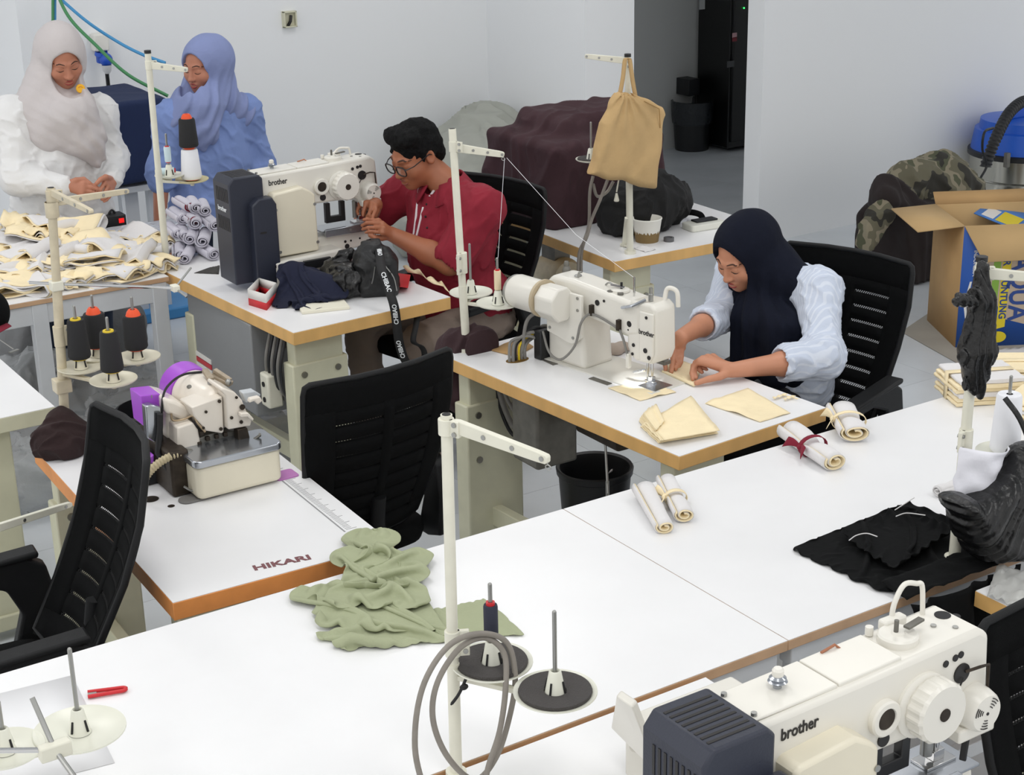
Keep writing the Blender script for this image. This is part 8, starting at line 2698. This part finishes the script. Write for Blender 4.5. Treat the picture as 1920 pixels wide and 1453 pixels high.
# vacuum cleaner
vx = thing('vacuum_cleaner', 'steel drum vacuum cleaner with a blue head by the right wall', 'vacuum cleaner', aty(1895, 360, 6.75))
vb = aty(1908, 358, 6.72)
vr = (aty(1908, 330, 6.72) - aty(1846, 330, 6.72)).length
z0v, z1v = vb.z, aty(1908, 288, 6.72).z
MB().lathe([(0.0, z0v - vb.z), (vr, z0v - vb.z), (vr * 1.02, 0.02), (vr, 0.03), (vr, (z1v - z0v) * 0.40), (vr * 1.03, (z1v - z0v) * 0.43), (vr, (z1v - z0v) * 0.46), (vr, z1v - z0v), (0.0, z1v - z0v)], vb, 36).build('steel_drum', mat('polished_drum', (196, 194, 184), 0.18, 1.0), vx, smooth=40)
M_VBLUE = mat('bright_blue_plastic', (30, 92, 200), 0.35)
zt0 = z1v - z0v
MB().lathe([(0.0, zt0), (vr * 1.05, zt0), (vr * 1.05, zt0 + 0.03), (vr, zt0 + 0.035)], vb, 36).build('rubber_ring', M_BLACKP, vx, smooth=40)
MB().lathe([(vr * 1.0, zt0 + 0.03), (vr * 0.94, zt0 + 0.16), (vr * 0.86, zt0 + 0.165), (vr * 0.84, zt0 + 0.22), (vr * 0.4, zt0 + 0.235), (0.0, zt0 + 0.235)], vb, 36).build('motor_head', M_VBLUE, vx, smooth=40)
MB().bx(vb.x - vr * 0.5, vb.x + vr * 0.3, vb.y - 0.03, vb.y + 0.03, vb.z + zt0 + 0.23, vb.z + zt0 + 0.30).build('carry_handle', M_VBLUE, vx, bevel=0.01)
MB().lathe([(0.0, -vb.z + 0.0), (vr * 0.9, -vb.z), (vr * 1.0, -vb.z + 0.06), (vr * 0.95, 0.0), (0, 0)], vb, 28).build('base_dolly', M_BLACKP, vx, smooth=40)
for k in range(4):
    a = k * math.pi / 2 + 0.4
    MB().ball((vb.x + math.cos(a) * vr * 0.9, vb.y + math.sin(a) * vr * 0.9, 0.03), 0.03, 10).build('wheel', M_DARK, vx)
cl = aty(1888, 300, 6.55)
MB().box(cl, (0.03, 0.03, 0.09)).build('clamp', M_GREYM, vx, bevel=0.004)
ribbed('suction_hose', [aty(1935, 190, 6.6), aty(1915, 192, 6.55), aty(1890, 215, 6.5), aty(1866, 262, 6.45), aty(1850, 305, 6.45), aty(1848, 312, 6.45)], 0.032, vx, 30, M_BLACKP)
MB().tube(smooth_path([aty(1862, 240, 6.45), aty(1846, 248, 6.4), aty(1842, 280, 6.4), aty(1850, 310, 6.42), aty(1838, 335, 6.4), aty(1834, 352, 6.4)], 6), 0.008, 6).build('power_cord', M_BLACKP, vx, smooth=60)

# ------------------------------------------------------------------ below and around the tables
bn = thing('waste_bin', 'black round waste bin under the woman\'s sewing table', 'bin', atz(1115, 960, 0))
rim = atz(1115, 875, 0.30)
br = 0.135
MB().lathe([(0.0, 0.0), (br * 0.80, 0.0), (br * 0.95, 0.275), (br * 1.0, 0.28), (br * 1.02, 0.30), (br * 0.99, 0.306), (br * 0.92, 0.30), (br * 0.88, 0.27), (br * 0.74, 0.01), (0.0, 0.01)], (rim.x, rim.y, 0), 40).build('bin_body', M_BLACKP, bn, smooth=40)
sheet([atz(1140, 888, 0.24), atz(1150, 884, 0.24), atz(1152, 878, 0.25), atz(1146, 880, 0.25)], 2, 2, lambda u, v: 0, M_WHITEC, 'paper_scrap', bn, 0.001)
bn2 = thing('waste_bin', 'black round waste bin behind the overlock machine', 'bin', atz(270, 900, 0))
rim = atz(275, 765, 0.36)
MB().lathe([(0.0, 0.0), (0.105, 0.0), (0.128, 0.33), (0.138, 0.335), (0.140, 0.355), (0.128, 0.36), (0.10, 0.01), (0.0, 0.01)], (rim.x + 0.02, rim.y, 0), 40).build('bin_body', M_BLACKP, bn2, smooth=40)
rod = thing('pedal_rod', 'thin grey treadle rod hanging under the woman\'s table', 'rod', atz(1136, 900, 0.4))
ra, rbb = aty(1135, 833, 3.86), aty(1140, 925, 3.80)
MB().cyl(ra, rbb, 0.0042, n=8).build('upper_rod', M_STEEL, rod)
MB().cyl(rbb.lerp(ra, 0.25), rbb - Vector((0, 0, 0.1)), 0.006, n=8).build('lower_rod', M_STEEL, rod)
# cables through the table hole, and looping below
hb = atz(970, 675, LKZ)
hole = []
for k in range(24):
    a = 2 * math.pi * k / 24
    hole.append((hb.x + 0.042 * math.cos(a) * 1.0, hb.y + 0.026 * math.sin(a)))
MB().prism(hole, 0.001, Matrix.Translation((0, 0, LKZ))).build('cable_hole', mat('hole_brown', (112, 84, 30), 0.8), WOM)
cb = thing('cable_bundle', 'bundle of grey cables with one yellow wire rising from the table hole', 'cable', hb)
M_YWIRE = mat('yellow_wire', (226, 196, 30), 0.5)
for k, (m, r) in enumerate(((M_CABLE, 0.005), (M_CABLE, 0.006), (M_BLACKP, 0.0055), (M_YWIRE, 0.0035), (M_CABLE, 0.006), (M_CABLE, 0.0055))):
    o_ = Vector((0.012 * (k - 2.5), -0.004 * (k % 2), 0))
    e_ = lk(-0.42, -0.07 + 0.01 * k, 0.05 + 0.02 * (k % 3))
    MB().tube(smooth_path([hb + o_ - Vector((0, 0, 0.03)), hb + o_ + Vector((0, 0, 0.045)), hb + o_ + Vector((0.02 + 0.006 * k, 0.01, 0.068)), e_.lerp(hb + o_, 0.4) + Vector((0, 0, 0.05)), e_], 6), r, 8).build('cable', m, cb, smooth=60)
MB().tube(smooth_path([hb + Vector((0.02, 0, 0.02)), hb.lerp(lk(-0.42, -0.1, 0.16), 0.5) + Vector((0, 0, 0.05)), lk(-0.41, -0.1, 0.17)], 6), 0.006, 8).build('cable', M_CABLE, cb, smooth=60)
cdp = thing('cardboard_piece', 'loose tan cardboard piece at the far end of the woman\'s table', 'cardboard', atz(965, 650, LKZ))
MB().add([atz(922, 657, LKZ + 0.003), atz(968, 668, LKZ + 0.003), atz(1000, 650, LKZ + 0.003), atz(975, 634, LKZ + 0.003), atz(945, 645, LKZ + 0.006)], [(0, 1, 2, 3, 4)]).build('card', M_CARD, cdp, solid=0.004)
ck = thing('cable_bundle', 'tangle of dark cables looping below the woman\'s table', 'cable', (2.75, 4.1, 0.5))
rnd = random.Random(8)
for k in range(7):
    x_, y_ = 2.72 + 0.03 * rnd.random(), 4.30 - 0.022 * k
    dz_ = rnd.uniform(0.12, 0.24)
    MB().tube(smooth_path([(x_, y_ + 0.06, 0.73), (x_ + 0.02, y_ + 0.03, 0.73 - dz_ * 0.7), (x_ + 0.04, y_ - 0.02, 0.73 - dz_), (x_ + 0.05, y_ - 0.10, 0.73 - dz_ * 0.6), (x_ + 0.06, y_ - 0.13, 0.735)], 6), 0.010 if k % 2 else 0.007, 8).build('cable', M_CABLE if k % 3 else M_BLACKP, ck, smooth=60)
mt2 = thing('motor', 'dark drive motor under the woman\'s sewing table', 'motor', (2.85, 4.0, 0.6))
MB().bx(2.80, 2.98, 3.75, 3.98, 0.60, 0.725).build('motor_body', M_BROWNM, mt2, bevel=0.01)
MB().bx(2.70, 2.86, 4.05, 4.20, 0.46, 0.72).build('control_box', M_GREYM, mt2, bevel=0.01)
mt3 = thing('machine_underside', 'oily underside of the flatbed machine below the woman\'s table', 'machine', (2.95, 3.72, 0.7))
for k in range(5):
    MB().box((2.90 + 0.03 * (k % 2), 3.60 + 0.045 * k, 0.705), (0.05, 0.03, 0.05)).build('casting', M_GREYM, mt3, bevel=0.005)
# grey control box under the man's table
gb = thing('control_box', 'grey control box with red warning label under the man\'s table', 'control box', (2.40, 5.65, 0.5))
q0, q1 = atx(367, 560, 2.30), atx(470, 612, 2.30)
MB().bx(2.275, 2.52, 5.30, 5.90, 0.36, TOP - 0.05).build('box_body', mat('grey_painted_steel', (136, 138, 140), 0.5, bump=0.06, bscale=200), gb, bevel=0.006)
w0 = atx(374, 648, 2.298)
for k in range(3):
    MB().bx(2.271, 2.2745, 5.70, 5.86, 0.455 - 0.022 * k, 0.473 - 0.022 * k).build('warning_label', (mat('label_red', (200, 60, 70), 0.5) if k == 1 else M_WBOX), gb)
MB().bx(2.34, 2.50, 5.10, 5.28, 0.44, 0.66).build('connector_panel', mat('dark_grey_panel', (84, 84, 84), 0.6), gb, bevel=0.004)
for k in range(6):
    y_ = 5.12 + 0.025 * k
    MB().tube(smooth_path([(2.33, y_, 0.70), (2.30, y_ - 0.01, 0.60), (2.32, y_ + 0.02, 0.50), (2.36, y_ + 0.05, 0.44)], 5), 0.006, 6).build('cable', M_CABLE if k % 2 else M_BLACKP, gb, smooth=60)
av = thing('air_valve', 'cream air filter unit hanging under the man\'s table', 'air valve', (2.32, 5.22, 0.5))
MB().bx(2.28, 2.34, 5.19, 5.26, 0.42, 0.55).build('valve_body', M_STAND, av, bevel=0.008)
MB().lathe([(0.0, -0.10), (0.012, -0.10), (0.024, -0.06), (0.026, 0.0), (0.0, 0.0)], (2.36, 5.15, 0.53), 18).build('filter_bowl', M_STAND, av, smooth=40)
for zz in (0.45, 0.51):
    MB().cyl((2.28, 5.225, zz), (2.276, 5.225, zz), 0.010, n=12).build('port', M_INK, av)
# floor plastic bags
M_FILM = mat('clear_crinkled_film', (196, 200, 202), 0.18, alpha=0.5, bump=0.8, bscale=25)
for i, (pts, lb) in enumerate(((((110, 640), (170, 690), (75, 650)), 'crumpled clear plastic bag on the floor behind the thread cones'), (((285, 680), (250, 730), (320, 720)), 'crumpled clear plastic bag between the thread cones and the table leg'), (((60, 790), (40, 840), (130, 800)), 'crumpled clear plastic bag below the far left table'), (((560, 735), (500, 760), (530, 700)), 'crumpled clear plastic bag on the floor under the man\'s table'))):
    t_ = thing('plastic_bag', lb, 'bag', atz(pts[0][0], pts[0][1] + 60, 0), 'clear plastic bags on the floor')
    cc = [atz(u, v + 40, 0.14) for (u, v) in pts]
    F = Field(*bbox([c for c in cc], (0.32, 0.32, 0.22)), 0.012)
    for c in cc:
        F.ell(c - Vector((0, 0, 0.04)), (0.2, 0.2, 0.11), None, 0.06)
    F.disp(lambda X, Y, Z: -np.maximum(0, ridge(X, Y, Z, 26, 110 + i, 0.05) - 0.01) + wav(X, Y, Z, 60, 120 + i, 0.008))
    F.half((0, 0, 0.005), (0, 0, -1))
    F.build('film', M_FILM, t_)
gk = thing('sack', 'grey woven sack on the floor behind the sorting table', 'sack', atz(120, 690, 0))
F = Field((1.75, 6.75, 0), (2.75, 7.7, 0.5), 0.012)
F.ell((2.05, 7.25, 0.16), (0.22, 0.2, 0.22)).ell((2.4, 7.3, 0.14), (0.2, 0.2, 0.18), None, 0.06)
F.disp(lambda X, Y, Z: wav(X, Y, Z, 24, 131, 0.02))
F.half((0, 0, 0.005), (0, 0, -1))
F.build('sack_body', mat('grey_woven', (122, 124, 126), 0.7, bump=0.4, bscale=30), gk)
bl = thing('crate', 'flat blue plastic crate on the floor behind the sorting table', 'crate', (2.75, 7.75, 0))
MB().bx(2.15, 3.05, 7.75, 8.1, 0.0, 0.06).build('crate_body', mat('blue_crate_plastic', (60, 132, 190), 0.45), bl, bevel=0.01)
# small things on the far left table
mr = thing('fabric_piece', 'maroon cloth corner at the left edge on the far left table', 'fabric', atz(5, 620, TOP))
sheet([atz(-40, 622, TOP + 0.002), atz(-30, 640, TOP + 0.002), atz(22, 612, TOP + 0.012), atz(5, 606, TOP + 0.012)], 8, 6, lambda u, v: 0.006 * math.sin(u * 3), M_MAROONC, 'cloth', mr)
wr = thing('wire_hook', 'thin steel wire with a flat end on the far left table', 'wire', atz(18, 655, TOP))
MB().tube([atz(-10, 630, TOP + 0.006), atz(26, 655, TOP + 0.004)], 0.0022, 6).build('wire', M_STEEL, wr)
MB().beam(atz(18, 661, TOP + 0.002), atz(34, 655, TOP + 0.002), 0.012, 0.003).build('flat_end', M_STEEL, wr)
bs = thing('cloth_bag', 'black rounded bag cut off by the left frame edge, on the far left table', 'bag', atz(-20, 590, TOP))
F = Field(*bbox([atz(-18, 580, TOP + 0.05)], (0.12, 0.12, 0.14)), 0.006)
F.ell(atz(-22, 585, TOP + 0.055), (0.075, 0.075, 0.085))
F.half((0, 0, TOP + 0.002), (0, 0, -1))
F.build('bag_body', M_BLACKC, bs)
# frame with caster at lower left
fb = thing('equipment_trolley', 'beige trolley base with a caster wheel behind the lower left chair', 'trolley', (0.95, 4.55, 0))
MB().bx(0.93, 1.05, 4.50, 4.60, 0.20, 0.36).build('junction', M_LEG, fb, bevel=0.006)
MB().bx(0.40, 1.12, 4.86, 4.92, 0.16, 0.24).build('rail', M_FRAME, fb, bevel=0.004)
MB().beam((0.75, 4.35, 0.10), (1.45, 4.6, 0.16), 0.02, 0.012).build('linkage', M_GREYM, fb)
c = Vector((1.02, 4.47, 0.05))
MB().cyl(c - Vector((0.02, 0.01, 0)), c + Vector((0.02, 0.01, 0)), 0.05, n=20).build('caster_wheel', M_LEG, fb, bevel=0.006)
MB().box(c + Vector((0, 0, 0.07)), (0.05, 0.05, 0.08)).build('caster_fork', M_GREYM, fb, bevel=0.004)
MB().bx(0.30, 0.95, 4.42, 4.50, 0.02, 0.12).build('foot', M_LEG, fb, bevel=0.006)
